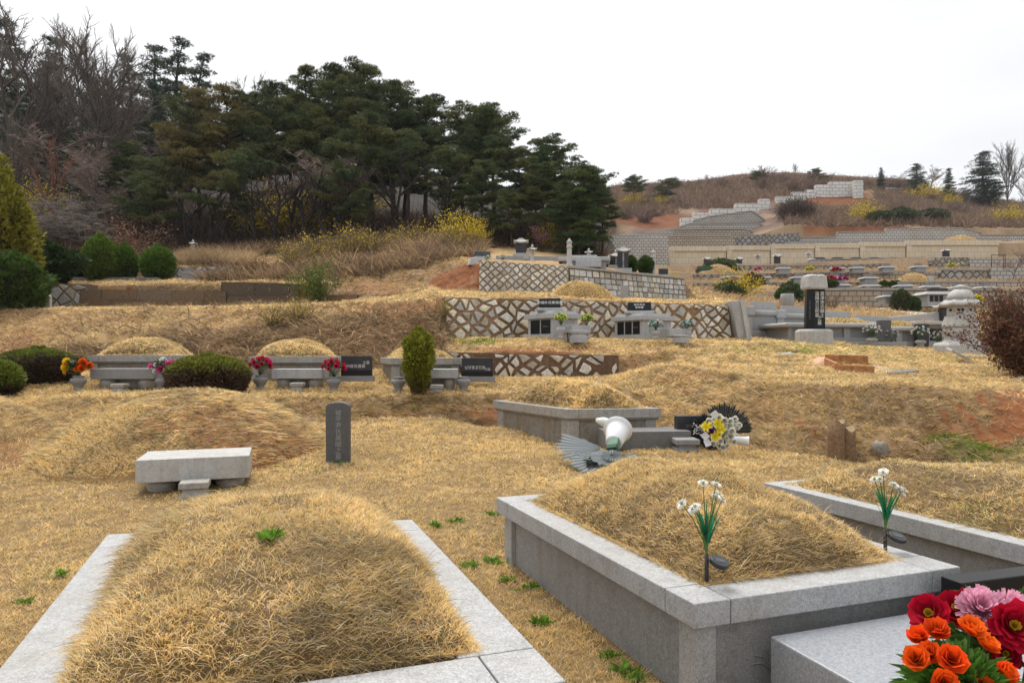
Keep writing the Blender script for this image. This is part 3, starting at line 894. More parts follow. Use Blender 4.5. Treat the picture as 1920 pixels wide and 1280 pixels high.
def tomb(label, corners, zcap, zbase, cap_t=0.12, over=0.05, rim=0.11, post=0.11, mats=('granite', 'granite_side'), mound=(0.45, 30000, 0.07, 4.0), group=None,
         mkw=None, seams=(0.12, 0.88), carve=False, ledge=False):
    """corners of the cap FL, FR, BR, BL in plan; zcap top of cap, zbase ground"""
    c = [Vector((p[0], p[1], 0)) for p in corners]
    o = sum(c, Vector()) / 4
    o.z = zbase
    t = thing('grave_plot', label, 'tomb', o, 0, group)
    q = quad_map(c)
    wid, lng = ((c[1] - c[0]).length + (c[2] - c[3]).length) / 2, ((c[3] - c[0]).length + (c[2] - c[1]).length) / 2
    rs, rt = rim * 2 / wid, rim * 2 / lng
    g = 0.0018
    z0, z1 = zcap - cap_t, zcap
    # cap stones, butted with hairline joints
    def caps(a):
        mb = MB()
        for s0, s1, t0, t1 in a:
            mb.box(s0, s1, t0, t1, z0, z1, M=q)
        return mb
    k = seams[0]
    caps([(0, k - g, 0, rt), (k + g, 1 - k - g, 0, rt), (1 - k + g, 1, 0, rt)]).build('front_kerb', M[mats[0]], t, 0.006, o)
    caps([(0, 1, 1 - rt, 1)]).build('back_kerb', M[mats[0]], t, 0.006, o)
    for side in (0, 1):
        s0, s1 = (0, rs) if side == 0 else (1 - rs, 1)
        caps([(s0, s1, rt + g, 1 - rt - g)]).build('side_kerb', M[mats[0]], t, 0.006, o)
    ws, wt = over / wid, over / lng
    zb = zbase - 0.25
    if ledge:
        MB().box(ws * .5, 1 - ws * .5, wt * .5, 1 - wt * .5, z0 - 0.03, z0 - 0.002, M=q).build('moulding', M[mats[1]], t, 0.004, o)
        z0 -= 0.03
    ps, pt = post / wid, post / lng
    for s_, t_ in ((0, 0), (1, 0), (0, 1), (1, 1)):
        a0 = ws if s_ == 0 else 1 - ws - ps
        b0 = wt if t_ == 0 else 1 - wt - pt * 1.3
        MB().box(a0, a0 + ps, b0, b0 + pt * 1.3, zb, z0 - 0.002, M=q).build('corner_post', M[mats[0]], t, 0.006, o)
    rec = 0.035
    qs, qt = rec / wid, rec / lng
    e = 0.06
    for s0, s1, t0, t1 in ((ws + ps + .001, 1 - ws - ps - .001, wt + qt, wt + qt + e / lng), (ws + ps + .001, 1 - ws - ps - .001, 1 - wt - qt - e / lng, 1 - wt - qt),
                           (ws + qs, ws + qs + e / wid, wt + pt * 1.3 + .001, 1 - wt - pt * 1.3 - .001), (1 - ws - qs - e / wid, 1 - ws - qs, wt + pt * 1.3 + .001, 1 - wt - pt * 1.3 - .001)):
        MB().box(s0, s1, t0, t1, zb, z0 - 0.003, M=q).build('side_panel', M[mats[1]], t, 0, o)
    if carve:      # lotus petals cut in low relief on the front panel
        mb = MB()
        for cx in (0.30, 0.5, 0.70):
            for a in np.linspace(-1.2, 1.2, 7):
                pts = []
                for w in np.linspace(0, 1, 9):
                    rr = 0.13 * w
                    off = 0.022 * math.sin(w * math.pi)
                    pts.append((cx + (rr * math.sin(a) + off * math.cos(a)) / wid, wt + qt - 0.003 / lng, zbase + 0.12 + rr * math.cos(a) - off * math.sin(a)))
                mb.tube([q(*p) for p in pts], 0.004, 4)
        mb.build('lotus_carving', M[mats[1]], t, 0, o)
    h, nb, bl, dr = mound
    kw = dict(s0=rs * 0.72, s1=1 - rs * 0.72, t0=rt * 0.72, t1=1 - rt * 0.72)
    kw.update(mkw or {})
    mound_mesh('mound', q, zb=zcap - 0.02, h=h, parent=t, origin=o, nb=nb, bl=bl, d_ref=dr, **kw)
    KEEP_OUT.append([tuple(q(s_, t_, 0))[:2] for s_, t_ in ((ws, wt), (1 - ws, wt), (1 - ws, 1 - wt), (ws, 1 - wt))])
    return t, q


def fit_rect(FL, FR, BL):
    BR = FR + (BL - FL)
    return [FL, FR, BR, BL]


EA, EB, EC = -1.12, -1.15, -0.87
A_BL, A_BR, A_FR = Q(201.5, 1001, EA), Q(772.7, 973, EA), Q(1061.6, 1275, EA)
tomb_a, qa = tomb('near tomb at left with wide flat kerb, straw mound and one green weed', [Vector((-1.56, 1.74, 0)), A_FR, A_BR, A_BL], CZ + EA, CZ - 1.68, 0.13, rim=0.15,
                  mound=(0.37, 125000, 0.043, 2.1), group='kerbed tombs', mkw=dict(rough=0.7, bald=((.30, .52, .12, .65), (.62, .27, .12, .5), (.42, .16, .11, .6), (.56, .60, .08, .6), (.2, .25, .1, .5)), s0=0.13, s1=0.885, t0=0.13, t1=0.985, pw=3.0))
B_FL, B_FR, B_BL = Q(1301.8, 1131.5, EB), Q(1801, 1061.6, EB), Q(930.6, 931.6, EB)
tomb_b, qb = tomb('raised grey kerbed tomb at centre right with daisy lights stuck in its straw mound', fit_rect(B_FL, B_FR, B_BL), CZ + EB, CZ - 1.69, 0.12, rim=0.115,
                  mound=(0.385, 100000, 0.041, 2.9), group='kerbed tombs', mkw=dict(rough=0.4, pw=2.8, s0=.115, s1=.885, t0=.08, t1=.92, bald=((.22, .30, .09, .6), (.75, .12, .10, .7), (.5, .7, .1, .5))), carve=True)
D_BL = Q(1431, 904, EB)
vl, vw = (B_FL - B_BL), (B_FR - B_FL)
D_BL.z = 0
tomb_d, qd = tomb('kerbed tomb at right edge with low brown mound behind the second daisy light', [D_BL + vl, D_BL + vl + vw * 1.25, D_BL + vw * 1.25, D_BL], CZ + EB, CZ - 1.69, 0.12, rim=0.10,
                  mound=(0.27, 50000, 0.045, 4.5), group='kerbed tombs', mkw=dict(rough=0.8, bald=((.3, .45, .2, .75), (.6, .6, .2, .7), (.25, .75, .14, .7), (.12, .5, .1, .7)), green=0.05, patches=((0.36, 0.62, 0.05, 0.5), (0.05, 0.3, 0.08, 0.2))))
C_FL, C_FR, C_BL = Q(1064, 767, EC), Q(1239.7, 765.2, EC), Q(924.6, 750, EC)
tomb_c, qc = tomb('weathered kerbed tomb with brown panels behind the overturned white wreath', fit_rect(C_FL, C_FR, C_BL), CZ + EC, CZ - 1.42, 0.15, rim=0.11, post=0.17,
                  mats=('granite_warm', 'granite_old'), mound=(0.42, 26000, 0.06, 10), group='kerbed tombs', mkw=dict(rough=0.15), ledge=True)
# ------------------------------------------------------------------ text cut into stone
def text(body, size, parent, loc, rot=(math.pi / 2, 0, 0), mat='ink', vertical=False, name='inscription', spacing=1.12, width=None):
    cu = bpy.data.curves.new(name, 'FONT')
    cu.body = '\n'.join(body) if vertical else body
    cu.size = size
    cu.extrude = 0.0012
    cu.resolution_u = 3
    cu.align_x = 'CENTER'
    cu.align_y = 'CENTER'
    cu.space_line = spacing
    cu.materials.append(M[mat])
    tmp = bpy.data.objects.new('tmp', cu)
    COL.objects.link(tmp)
    bpy.context.view_layer.update()
    me = bpy.data.meshes.new_from_object(tmp.evaluated_get(bpy.context.evaluated_depsgraph_get()))
    bpy.data.objects.remove(tmp)
    bpy.data.curves.remove(cu)
    me.name = name
    o = bpy.data.objects.new(name, me)
    o.location = loc
    o.rotation_euler = rot
    return link(o, parent)


def facing(v):
    """rotation about z so that local -Y looks along v"""
    return math.atan2(v[0], -v[1])


# ------------------------------------------------------------------ stone furniture
def altar(label, loc, rotz, w, d, th, leg, mat='granite', group='stone altar tables', leg_mat='granite_warm', feet=True):
    """slab on two drum feet; loc = middle of its footprint on the ground"""
    t = thing('altar_table', label, 'altar', loc, rotz, group)
    MB().box(-w / 2, w / 2, -d / 2, d / 2, leg, leg + th).build('slab', M[mat], t, 0.008)
    if feet:
        for s in (-1, 1):
            r = min(0.17, w * 0.14)
            MB().lathe([(r * .75, -0.12), (r * .9, leg * .2), (r, leg * .5), (r * .9, leg * .85), (r * .72, leg - .001)], 18, c=(s * w * 0.31, -d * 0.16, 0)).build('drum_foot', M[leg_mat], t)
        MB().box(-w * .4, w * .4, d * .1, d * .4, -0.12, leg - .002).build('rear_support', M[leg_mat], t)
    c, s_ = math.cos(rotz), math.sin(rotz)
    KEEP_OUT.append([(loc[0] + c * x - s_ * y, loc[1] + s_ * x + c * y) for x, y in ((-w / 2, -d / 2), (w / 2, -d / 2), (w / 2, d / 2), (-w / 2, d / 2))])
    return t


def incense(label, loc, rotz, w=0.28, h=0.2, mat='granite_warm', scallop=False):
    t = thing('incense_stone', label, 'incense stone', loc, rotz, 'incense stones')
    a = w / 2 / math.cos(math.pi / 4) * 0.98
    MB().lathe([(a * .94, h * .62), (a, h * .66), (a, h * .94), (a * .95, h)], sq=4).build('top_slab', M[mat], t, 0.006)
    mb = MB()
    if scallop:
        mb.lathe([(a * .72, h * .38), (a * .7, h * .62 - .001)], sq=4)
        out = []
        n = 16
        for k in range(n + 1):
            x = -w * .47 + w * .94 * k / n
            out.append((x, h * .4))
        low = [(-w * .47 + w * .94 * k / n, (0.02 + h * .14 * abs(math.sin(k / n * 3 * math.pi))) if 0 < k < n else -0.1) for k in range(n, -1, -1)]
        mb.prism([(x, z) for x, z in out + low], -w * .45, w * .45, M=lambda x, z, y: Vector((x, y, z)))
    else:
        mb.lathe([(a * .98, -0.1), (a * .98, h * .22), (a * .82, h * .4), (a * .78, h * .55), (a * .86, h * .62 - .001)], sq=4)
    mb.build('pedestal', M[mat], t, 0.004)
    return t


def vase_profile(h, r):
    return [(r * .62, -0.03), (r * .64, h * .06), (r * .5, h * .16), (r * .62, h * .32), (r * .93, h * .55), (r, h * .68), (r * .9, h * .8), (r * .58, h * .88), (r * .6, h * .93), (r * .72, h * .97), (r * .72, h), (r * .5, h)]


def vase(label, loc, h=0.34, r=0.155, mat='granite_mid', group='stone flower vases'):
    t = MB().lathe(vase_profile(h, r), 24).build('flower_vase', M[mat])
    t.location = loc
    return tag(t, label, 'vase', group)


# ------------------------------------------------------------------ flowers
def petal_fan(s, c, ax, n, r, w, cup, col, mi=0, tilt0=0.0, jitter=0.15, ruffle=0.0):
    """n petals round the axis ax at c: each a folded diamond of four faces"""
    ax = Vector(ax).normalized()
    a = ax.orthogonal().normalized()
    b = ax.cross(a)
    for k in range(n):
        th = 2 * math.pi * (k + tilt0) / n + random.uniform(-jitter, jitter)
        out = a * math.cos(th) + b * math.sin(th)
        sd = ax.cross(out)
        rr = r * random.uniform(.88, 1.1)
        e = cup + random.uniform(-.1, .1)
        c0 = Vector(c)
        prof = [(0.0, 0.0, .25), (.38, .35 * e * .6, .85), (.76, e * .72, 1.0), (1.0, e * 1.05, .72)]
        L_, R_, Mi = [], [], []
        for (p, z, wd) in prof:
            q = c0 + out * rr * p + ax * rr * z
            fold = ax * rr * 0.10 * wd * (1 if e > 0 else .5)
            L_.append(q + sd * w * wd + fold + ax * random.uniform(-ruffle, ruffle))
            R_.append(q - sd * w * wd + fold + ax * random.uniform(-ruffle, ruffle))
            Mi.append(q)
        V, q_ = [], []
        for i in range(4): V += [L_[i], Mi[i], R_[i]]
        for i in range(3):
            q_ += [i * 3, i * 3 + 1, i * 3 + 4, i * 3 + 3, i * 3 + 1, i * 3 + 2, i * 3 + 5, i * 3 + 4]
        k_ = random.uniform(.78, 1.12)
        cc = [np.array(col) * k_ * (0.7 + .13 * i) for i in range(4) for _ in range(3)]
        s.put([tuple(v) for v in V], cc, [4] * 6, q_, mi)


def rose(s, c, ax, r, col, mi=0):
    """layers of cupped petals closing on a tight heart"""
    for lay, (n, rr, cup, w) in enumerate(((5, 1.0, .55, .66), (5, .9, 1.0, .6), (5, .72, 1.5, .5), (4, .46, 2.5, .34), (3, .26, 4.2, .2))):
        petal_fan(s, Vector(c) - Vector(ax).normalized() * r * .1, ax, n, r * rr, r * w, cup, np.array(col) * (1.0 - .06 * lay), mi, lay * .37, .2, r * .04)


def peony(s, c, ax, r, col, mi=0):
    for lay, (n, rr, cup, w) in enumerate(((7, 1.0, .25, .36), (7, .85, .6, .34), (6, .66, 1.0, .3), (5, .45, 1.6, .24))):
        petal_fan(s, c, ax, n, r * rr, r * w, cup, np.array(col) * (1.0 - .1 * lay), mi, lay * .41, .25, r * .07)


def mum(s, c, ax, r, col, mi=0, dens=1.0):
    """chrysanthemum: many narrow petals in rings"""
    for lay, (n, rr, cup) in enumerate(((26, 1.0, .0), (26, .97, .3), (24, .88, .62), (20, .76, 1.0), (16, .6, 1.6), (12, .44, 2.4), (8, .3, 3.4))):
        petal_fan(s, c, ax, max(4, int(n * dens)), r * rr, r * .10 / max(.6, dens), cup, np.array(col) * (0.86 + .03 * lay), mi, lay * .5, .12)


def leaf_blades(s, c, n, R, col, lw=0.012, ll=0.05, up=.4, mi=0):
    c = np.array(c)
    th, ph = RNG.uniform(0, 2 * np.pi, n), RNG.uniform(-.5, 1.2, n)
    D = np.stack([np.cos(th) * np.cos(ph), np.sin(th) * np.cos(ph), np.sin(ph) + up], 1)
    D /= np.linalg.norm(D, axis=1, keepdims=True)
    P = c + D * (R * RNG.uniform(.2, .95, (n, 1))) * np.array([1, 1, .8])
    L = ll * RNG.uniform(.7, 1.3, n)
    sd = np.cross(D, RNG.normal(size=(n, 3)))
    sd /= np.linalg.norm(sd, axis=1, keepdims=True)
    w = lw * RNG.uniform(.7, 1.3, n)
    mid = P + D * (L * .5)[:, None]
    tip = P + D * L[:, None] - np.array([0, 0, 1]) * (L * .25)[:, None]
    C = np.array(col) * RNG.uniform(.55, 1.35, (n, 1))
    T1 = np.stack([P, mid + sd * w[:, None], tip], 1)
    T2 = np.stack([P, tip, mid - sd * w[:, None]], 1)
    s.tris(np.concatenate([T1, T2]), np.concatenate([C, C]), mi)


def bouquet(label, loc, flowers, R, leafcol=(.05, .12, .025), nleaf=220, group='artificial bouquets', stem_h=0.12, lw=0.012, ll=0.06, white=0):
    """flowers = [(kind, (x,y,z), radius, colour)] about the vase mouth at loc"""
    t = thing('flower_bouquet', label, 'bouquet', loc, 0, group)
    s = Soup()
    leaf_blades(s, (0, 0, stem_h + R * .35), nleaf, R, leafcol, lw, ll)
    pol = []
    for kind, p, r, col in flowers:
        pol.append(([(0, 0, -0.04), (p[0] * .35, p[1] * .35, p[2] * .55), tuple(p)], (.005, .005, .004)))
    s.sticks(pol, (.06, .13, .03), 4)
    if white:
        leaf_blades(s, (0, 0, stem_h + R * .4), white, R * 1.02, (.75, .78, .7), lw * .8, ll * .5)
    s.build('leaves_and_stems', M['leaf'], t)
    for kind, p, r, col in flowers:
        s = Soup()
        ax = Vector((p[0] * .8 + random.uniform(-.3, .3) * R, p[1] - R * .75, max(.05, p[2] - stem_h * .6) * .7)).normalized()
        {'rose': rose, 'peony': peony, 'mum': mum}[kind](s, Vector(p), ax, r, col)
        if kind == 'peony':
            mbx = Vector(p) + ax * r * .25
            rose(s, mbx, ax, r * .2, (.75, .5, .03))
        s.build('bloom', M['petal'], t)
    return t


def round_bunch(n, R, kind, r, cols, zc, squash=.75, seed=1, face=(0, -1, .5)):
    rr = random.Random(seed)
    out = []
    for k in range(n):
        z = 1 - (k + .5) / n * 1.25
        a = k * 2.39996 + rr.uniform(-.3, .3)
        q = math.sqrt(max(0, 1 - z * z))
        out.append((kind, (R * q * math.cos(a), R * q * math.sin(a), zc + R * squash * z), r * rr.uniform(.85, 1.15), cols[k % len(cols)]))
    return out


# ---- near left: stone table, its incense stone, and the inscribed upright stone
ze = -1.14
e_fl, e_fr, e_br = Q(253.6, 862.8, ze), Q(467.6, 853.4, ze), Q(451, 837, ze)
ex = (e_fr - e_fl).normalized()
ey = Vector((-ex.y, ex.x, 0))
e_w, e_d = (e_fr - e_fl).length, 0.74
e_c = (e_fl + e_fr) / 2 + ey * e_d / 2
e_rot = math.atan2(ex.y, ex.x)
gz = min(G(e_c.x, e_c.y), G(*(e_c - ey * .35).xy)) + 0.0
leg = CZ + ze - 0.25 - gz
altar('pale granite altar slab on squat feet before the big bare mound at left', (e_c.x, e_c.y, gz), e_rot, e_w, e_d, 0.25, max(.06, leg), 'granite_white', leg_mat='granite_warm')
ip = e_c - ey * (e_d / 2 + 0.16) + ex * 0.03
incense('low moulded incense stone under the front edge of the pale altar slab', (ip.x, ip.y, G(ip.x, ip.y) - 0.03), e_rot, 0.30, 0.19)


def headstone_slab(label, loc, rotz, w, h, th, mat='black_matt', base=None, group=None, name='headstone', tilt=0.0):
    t = thing(name, label, 'headstone', loc, rotz, group)
    b = 0.0
    if base:
        b = base[1]
        MB().box(-w / 2 - base[0], w / 2 + base[0], -th / 2 - base[0] * .6, th / 2 + base[0] * .6, -0.1, b).build('plinth', M[base[2]], t, 0.006)
    mb = MB()
    mb.box(-w / 2, w / 2, -th / 2, th / 2, b, b + h)
    mb.build('tablet', M[mat], t, 0.006)
    return t


p = on_ground(634.5, 9.2)
t = thing('grave_marker', 'dark slate upright gravestone with arched top and one column of characters', 'headstone', (p.x, p.y, p.z), math.radians(6))
w_, h_, th_ = 0.31, (877 - 763) / F * 9.2, 0.17
out = [(-w_ / 2 * .97, -0.15), (w_ / 2 * 1.0, -0.15), (w_ / 2, h_ - .06)]
for k in range(1, 12):
    a = math.pi * k / 12
    out.append((w_ / 2 * math.cos(a), h_ - .06 + .06 * math.sin(a)))
out.append((-w_ / 2, h_ - .06))
MB().prism(out, -th_ / 2, th_ / 2, M=lambda x, z, y: Vector((x, y, z))).build('tablet', M['slate'], t, 0.008)
text('坡平尹氏英順之墓', 0.085, t, (0.01, -th_ / 2 - .002, h_ * .5 - .03), mat='ink_grey', vertical=True, spacing=.98)
KEEP_OUT.append([(p.x + a, p.y + b) for a, b in ((-.15, -.07), (.15, -.07), (.15, .07), (-.15, .07))])


# ---- bare turf mounds without kerbs
def bare_mound(label, c, rx, ry, h, rot=0.0, nb=30000, bl=0.07, name='grave_mound', rough=0.5, green=0.02, group='bare turf mounds', clayey=0.35):
    s = Soup()
    n, m = 40, 72
    r, th = np.meshgrid(np.linspace(0, 1, n), np.linspace(0, 2 * np.pi, m), indexing='ij')

    def pos(r, th):
        x0, y0 = r * rx * np.cos(th), r * ry * np.sin(th)
        x, y = c[0] + x0 * math.cos(rot) - y0 * math.sin(rot), c[1] + x0 * math.sin(rot) + y0 * math.cos(rot)
        k = np.clip(1 - r ** 2, 0, 1) ** 0.95
        z = terrain(x, y) + h * k - 0.04 * (r > .97) + (fbm(x * 2, y * 2, 61) - .5) * .16 * h * (1 - r)
        return np.stack([x, y, z], 1), k
    P, _ = pos(r.ravel(), th.ravel())
    cl = (np.clip((fbm(P[:, 0] * 1.1, P[:, 1] * 1.1, 62) - .5) * 6, 0, 1) * clayey)[:, None]
    col = (STRAW * .75)[None] * (1 - cl) + CLAY[None] * cl
    s.grid(P.reshape(n, m, 3), col.reshape(n, m, 3), 0)
    rr, tt = np.sqrt(RNG.random(nb)) * 1.0, RNG.uniform(0, 2 * np.pi, nb)
    p, _ = pos(rr, tt)
    out = p - np.array([c[0], c[1], 0])
    out[:, 2] = 0
    out /= np.linalg.norm(out, axis=1, keepdims=True) + 1e-6
    a = RNG.uniform(0, 2 * np.pi, nb)
    patch = fbm(p[:, 0] * 2, p[:, 1] * 2, 63)
    messy = np.clip((fbm(p[:, 0] * 1.1, p[:, 1] * 1.1, 62) - .42) * 5, 0, 1) * rough * 1.6
    keep = RNG.random(nb) > messy * .45 * (clayey > 0.1)
    D = out * .35 + np.stack([np.cos(a), np.sin(a), np.full(nb, .9)], 1) * np.array([.7, .7, 1])
    D[:, 2] -= messy * .5
    L = bl * RNG.uniform(.5, 1.3, nb) * (.7 + .6 * patch) * (1 + messy)
    Wd = np.maximum(.0028, .0008 * c[1]) * RNG.uniform(.7, 1.3, nb)
    bend = (out * .5 + np.array([0, 0, -.8])) * (L * RNG.uniform(.1, .6, nb))[:, None]
    C = straw_colours(nb, np.clip(messy, 0, 1), np.full(nb, green)) * ((.75 + .45 * patch) * (1 - np.clip(messy, 0, 1) * (.6 - vnoise(p[:, 0] * 9, p[:, 1] * 9, 64))))[:, None]
    s.blades(p[keep], D[keep], L[keep], Wd[keep], C[keep], bend[keep], 1)
    o = s.build(name, [M['soil'], M['blade']], None, (c[0], c[1], G(c[0], c[1])), smooth=[0])
    return tag(o, label, 'grave mound', group)


bare_mound('big rough bare mound behind the pale altar slab at left', (-4.75, 10.1), 1.95, 2.2, 0.82, 0.3, 60000, 0.06, rough=.9, clayey=.7)
bare_mound('low overgrown mound cut by the left edge of the photo', (-8.9, 10.3), 1.9, 1.6, 0.55, 0, 16000, 0.08, rough=.8)

# ---- altar, incense stone and marker before the weathered tomb
fy = Vector((qc(.5, 0, 0) - qc(.5, 1, 0)).normalized())
fx = (qc(1, 0, 0) - qc(0, 0, 0)).normalized()
crot = math.atan2(fx.y, fx.x)
ac = Q(1187, 812, -1.08)
a_c = Vector((qc(.62, 0, 0).x, qc(.62, 0, 0).y, 0)) + fy * .42
altar('dark speckled altar slab the white wreath has fallen against', (a_c.x, a_c.y, CZ - 1.50), crot - .02, 1.30, 0.62, 0.27, .07, 'granite_dark')
ip = a_c + fy * .50 + fx * .30
incense('small incense stone with scalloped apron beside the dark speckled altar', (ip.x, ip.y, G(ip.x, ip.y) - .01), crot - .1, .36, .22, 'granite_mid', True)
p = on_ground(1312, 10.75)
hs = headstone_slab('plain dark slab headstone half hidden by the yellow lily wreath', (p.x, p.y, p.z - .02), .12, 0.78, 0.515, 0.14, 'black_matt', (0.02, 0.01, 'granite_mid'))
text('密陽朴公', 0.07, hs, (-.12, -.073, .36), mat='ink_dim')

# ---- polished altar and black headstone before the centre right tomb
fyb = (qb(.5, 0, 0) - qb(.5, 1, 0)).normalized()
fxb = (qb(1, 0, 0) - qb(0, 0, 0)).normalized()
brot = math.atan2(fxb.y, fxb.x)
bl_ = Q(1435, 1191, -1.33)
bl_.z = 0
b_c = bl_ + fxb * .56 + fyb * .40
altar('smooth polished grey altar slab beside the orange rose bouquet', (b_c.x, b_c.y, CZ - 1.69), brot, 1.12, .78, .32, .04, 'polished', feet=False)
hb = W(1809, 1096, 3.42)
hx = Vector((math.cos(brot), math.sin(brot), 0))
hc = Vector((hb.x, hb.y, 0)) + hx * .42 - fyb * .055
hs = headstone_slab('glossy black granite headstone at right edge behind pink chrysanthemums', (hc.x, hc.y, CZ - 1.69), brot - .04, .84, .55, .12, 'black')
text('朴氏之墓', 0.1, hs, (.1, -.063, .27), mat='ink_dim')

# ---- two bouquets in stone vases at lower right
vp = W(1800, 1270, 1.92)
vz = CZ - 1.69
vase('grey stone vase holding the orange rose bouquet at lower right', (vp.x, vp.y, vz), .55, .13, 'granite_mid')
org = (1.0, .135, .012)
fl = []
for px_, py_, dd, r in ((1718, 1236, 1.86, .035), (1743, 1226, 1.9, .033), (1783, 1238, 1.84, .040), (1757, 1186, 1.92, .034), (1724, 1197, 1.98, .03), (1818, 1183, 1.92, .036), (1846, 1212, 1.94, .03),
                        (1880, 1263, 1.88, .034), (1768, 1280, 1.8, .036), (1838, 1290, 1.86, .03)):
    q = W(px_, py_, dd) - Vector((vp.x, vp.y, vz + .55))
    fl.append(('rose', tuple(q), r * 1.0 * random.uniform(.88, 1.1), tuple(np.array(org) * random.uniform(.9, 1.05) * np.array([1, random.uniform(.85, 1.35), 1]))))
bouquet('bright orange artificial roses in thick green leaves at lower right', (vp.x, vp.y, vz + .55), fl, .142, (.085, .20, .025), 950, stem_h=.13, lw=.011, ll=.062, white=50)
vp2 = W(1905, 1210, 2.22)
vase('grey stone vase holding the crimson and pink bouquet', (vp2.x, vp2.y, vz), .55, .13, 'granite_mid')
red, pink = (.52, .004, .03), (.86, .46, .60)
fl = []
for kind, px_, py_, dd, r, col in (('peony', 1745, 1152, 2.2, .072, red), ('peony', 1795, 1146, 2.28, .078, red), ('peony', 1897, 1174, 2.06, .08, red), ('peony', 1862, 1186, 2.16, .055, red), ('peony', 1885, 1225, 2.12, .05, red),
                                   ('mum', 1838, 1144, 2.16, .078, pink), ('mum', 1886, 1146, 2.24, .07, pink), ('peony', 1960, 1180, 2.2, .07, red)):
    q = W(px_, py_, dd) - Vector((vp2.x, vp2.y, vz + .55))
    fl.append((kind, tuple(q), r * .9, col))
bouquet('crimson artificial peonies with two pink chrysanthemums at right edge', (vp2.x, vp2.y, vz + .55), fl, .2, (.045, .11, .02), 420, stem_h=.1, lw=.018, ll=.09, white=8)


# ---- solar daisy lights
def daisy_light(label, loc, h, rotz, seed):
    rr = random.Random(seed)
    t = thing('solar_flower_light', label, 'garden light', loc, rotz, 'solar daisy lights')
    MB().tube([(0, 0, -.06), (0, 0, .075)], .011, 8).build('stake', M['plastic_black'], t)
    Mx = Matrix.Translation((.06, -.015, .035)) @ Matrix.Rotation(.22, 4, 'Y') @ Matrix.Rotation(.34, 4, 'X')
    pn = MB().lathe([(.045, -.013), (.05, -.008), (.05, .006), (.045, .012)], 28, M=Mx).add([Mx @ Vector(v) for v in ((-.052, -.008, -.006), (-.03, -.008, -.006), (-.03, .008, -.006), (-.052, .008, -.006), (-.062, -.008, .006), (-.03, -.008, .006), (-.03, .008, .006), (-.062, .008, .006))],
        [(3, 2, 1, 0), (4, 5, 6, 7), (0, 1, 5, 4), (2, 3, 7, 6), (3, 0, 4, 7)]).build('solar_panel', M['plastic_black'], t)
    MB().box(-.024, .024, -.015, .015, .012, .0135, M=Mx).build('solar_cell', M['solar'], pn)
    s = Soup()
    heads = []
    spec = [(-.115, .0, .33), (-.085, -.03, .315), (-.05, -.04, .32), (0.0, .0, .42), (.02, -.03, .415), (.055, -.02, .345), (.075, .02, .355), (.10, .0, .33)]
    if seed % 2 == 0: spec = [(-x * .9, y, z + .02 * math.sin(9 * x)) for x, y, z in spec[:7]] + [(.02, -.06, .33)]
    for x, y, z in spec:
        x, y, z = x + rr.uniform(-.02, .02), y + rr.uniform(-.02, .02), z * h / .42 + rr.uniform(-.015, .015)
        s.sticks([([(0, 0, .07), (x * .12, y * .12, z * .42), (x * .55, y * .6, z * .75), (x, y, z)], (.004, .0035, .003, .002))], (.10, .22, .06), 5)
        heads.append((x, y, z))
    s.sticks([([(0, 0, .05), (0, 0, .2)], (.007, .006))], (.12, .2, .07), 6)
    n = 30
    th = RNG.uniform(0, 2 * np.pi, n)
    k = RNG.uniform(.35, 1, n)
    P = np.stack([np.cos(th) * .012 * k, np.sin(th) * .012 * k, RNG.uniform(.13, .2, n)], 1)
    D = np.stack([np.cos(th) * .42 * k, np.sin(th) * .3 * k, np.ones(n)], 1)
    L = RNG.uniform(.1, .17, n)
    C = np.array([(.02, .27, .13)]) * RNG.uniform(.6, 1.3, (n, 1))
    s.blades(P, D, L, np.full(n, .011), C, np.stack([np.cos(th) * .02, np.sin(th) * .02, -np.ones(n) * .01], 1))
    s.build('stems_and_leaves', M['leaf'], t)
    for x, y, z in heads:
        s = Soup()
        ax = Vector((x * 1.5, -.06, .12 + rr.uniform(0, .1))).normalized()
        petal_fan(s, (x, y, z), ax, 13, .029, .0056, .12, (.86, .86, .84), 0, 0, .1)
        petal_fan(s, Vector((x, y, z)) + ax * .003, ax, 9, .022, .0055, .3, (.86, .86, .80), 0, .5, .1)
        rose(s, Vector((x, y, z)) + ax * .006, ax, .008, (.75, .7, .42))
        s.build('daisy', M['petal'], t)
    return t


def on_mound(px, py, d, sink):
    w = W(px, py, d)
    return w


daisy_light('white daisy solar light stuck in front corner of the centre mound', W(1325, 1066, 3.42), .42, .15, 3)
daisy_light('white daisy solar light at the far right rim of the centre mound', W(1660, 1016, 4.02), .42, -.1, 4)


# ---- green weeds
def weed(label, loc, R, seed, leafy=26, cat='weed', ll=None):
    s = Soup()
    n = leafy
    th, ph = RNG.uniform(0, 2 * np.pi, n), RNG.uniform(.25, 1.35, n)
    D = np.stack([np.cos(th) * np.cos(ph), np.sin(th) * np.cos(ph), np.sin(ph)], 1)
    P = RNG.normal(0, R * .42, (n, 3)) * np.array([1, .8, .0]) + np.repeat(RNG.normal(0, R * .18, (n // 10 + 1, 3)) * np.array([1, 1, 0]), 10, 0)[:n]
    ll = ll or R * .8
    L = ll * RNG.uniform(.25, 1.15, n)
    C = np.array([(.13, .26, .03)]) * RNG.uniform(.6, 1.6, (n, 1)) + np.array([(.02, .02, 0)]) * RNG.random((n, 1))
    s.blades(P, D, L, L * .34, C, D * (L * .2)[:, None] - np.array([0, 0, 1]) * (L * .25)[:, None])
    o = s.build('green_weed', M['leaf'])
    o.location = loc
    return tag(o, label, cat, 'green weeds in the lawn')


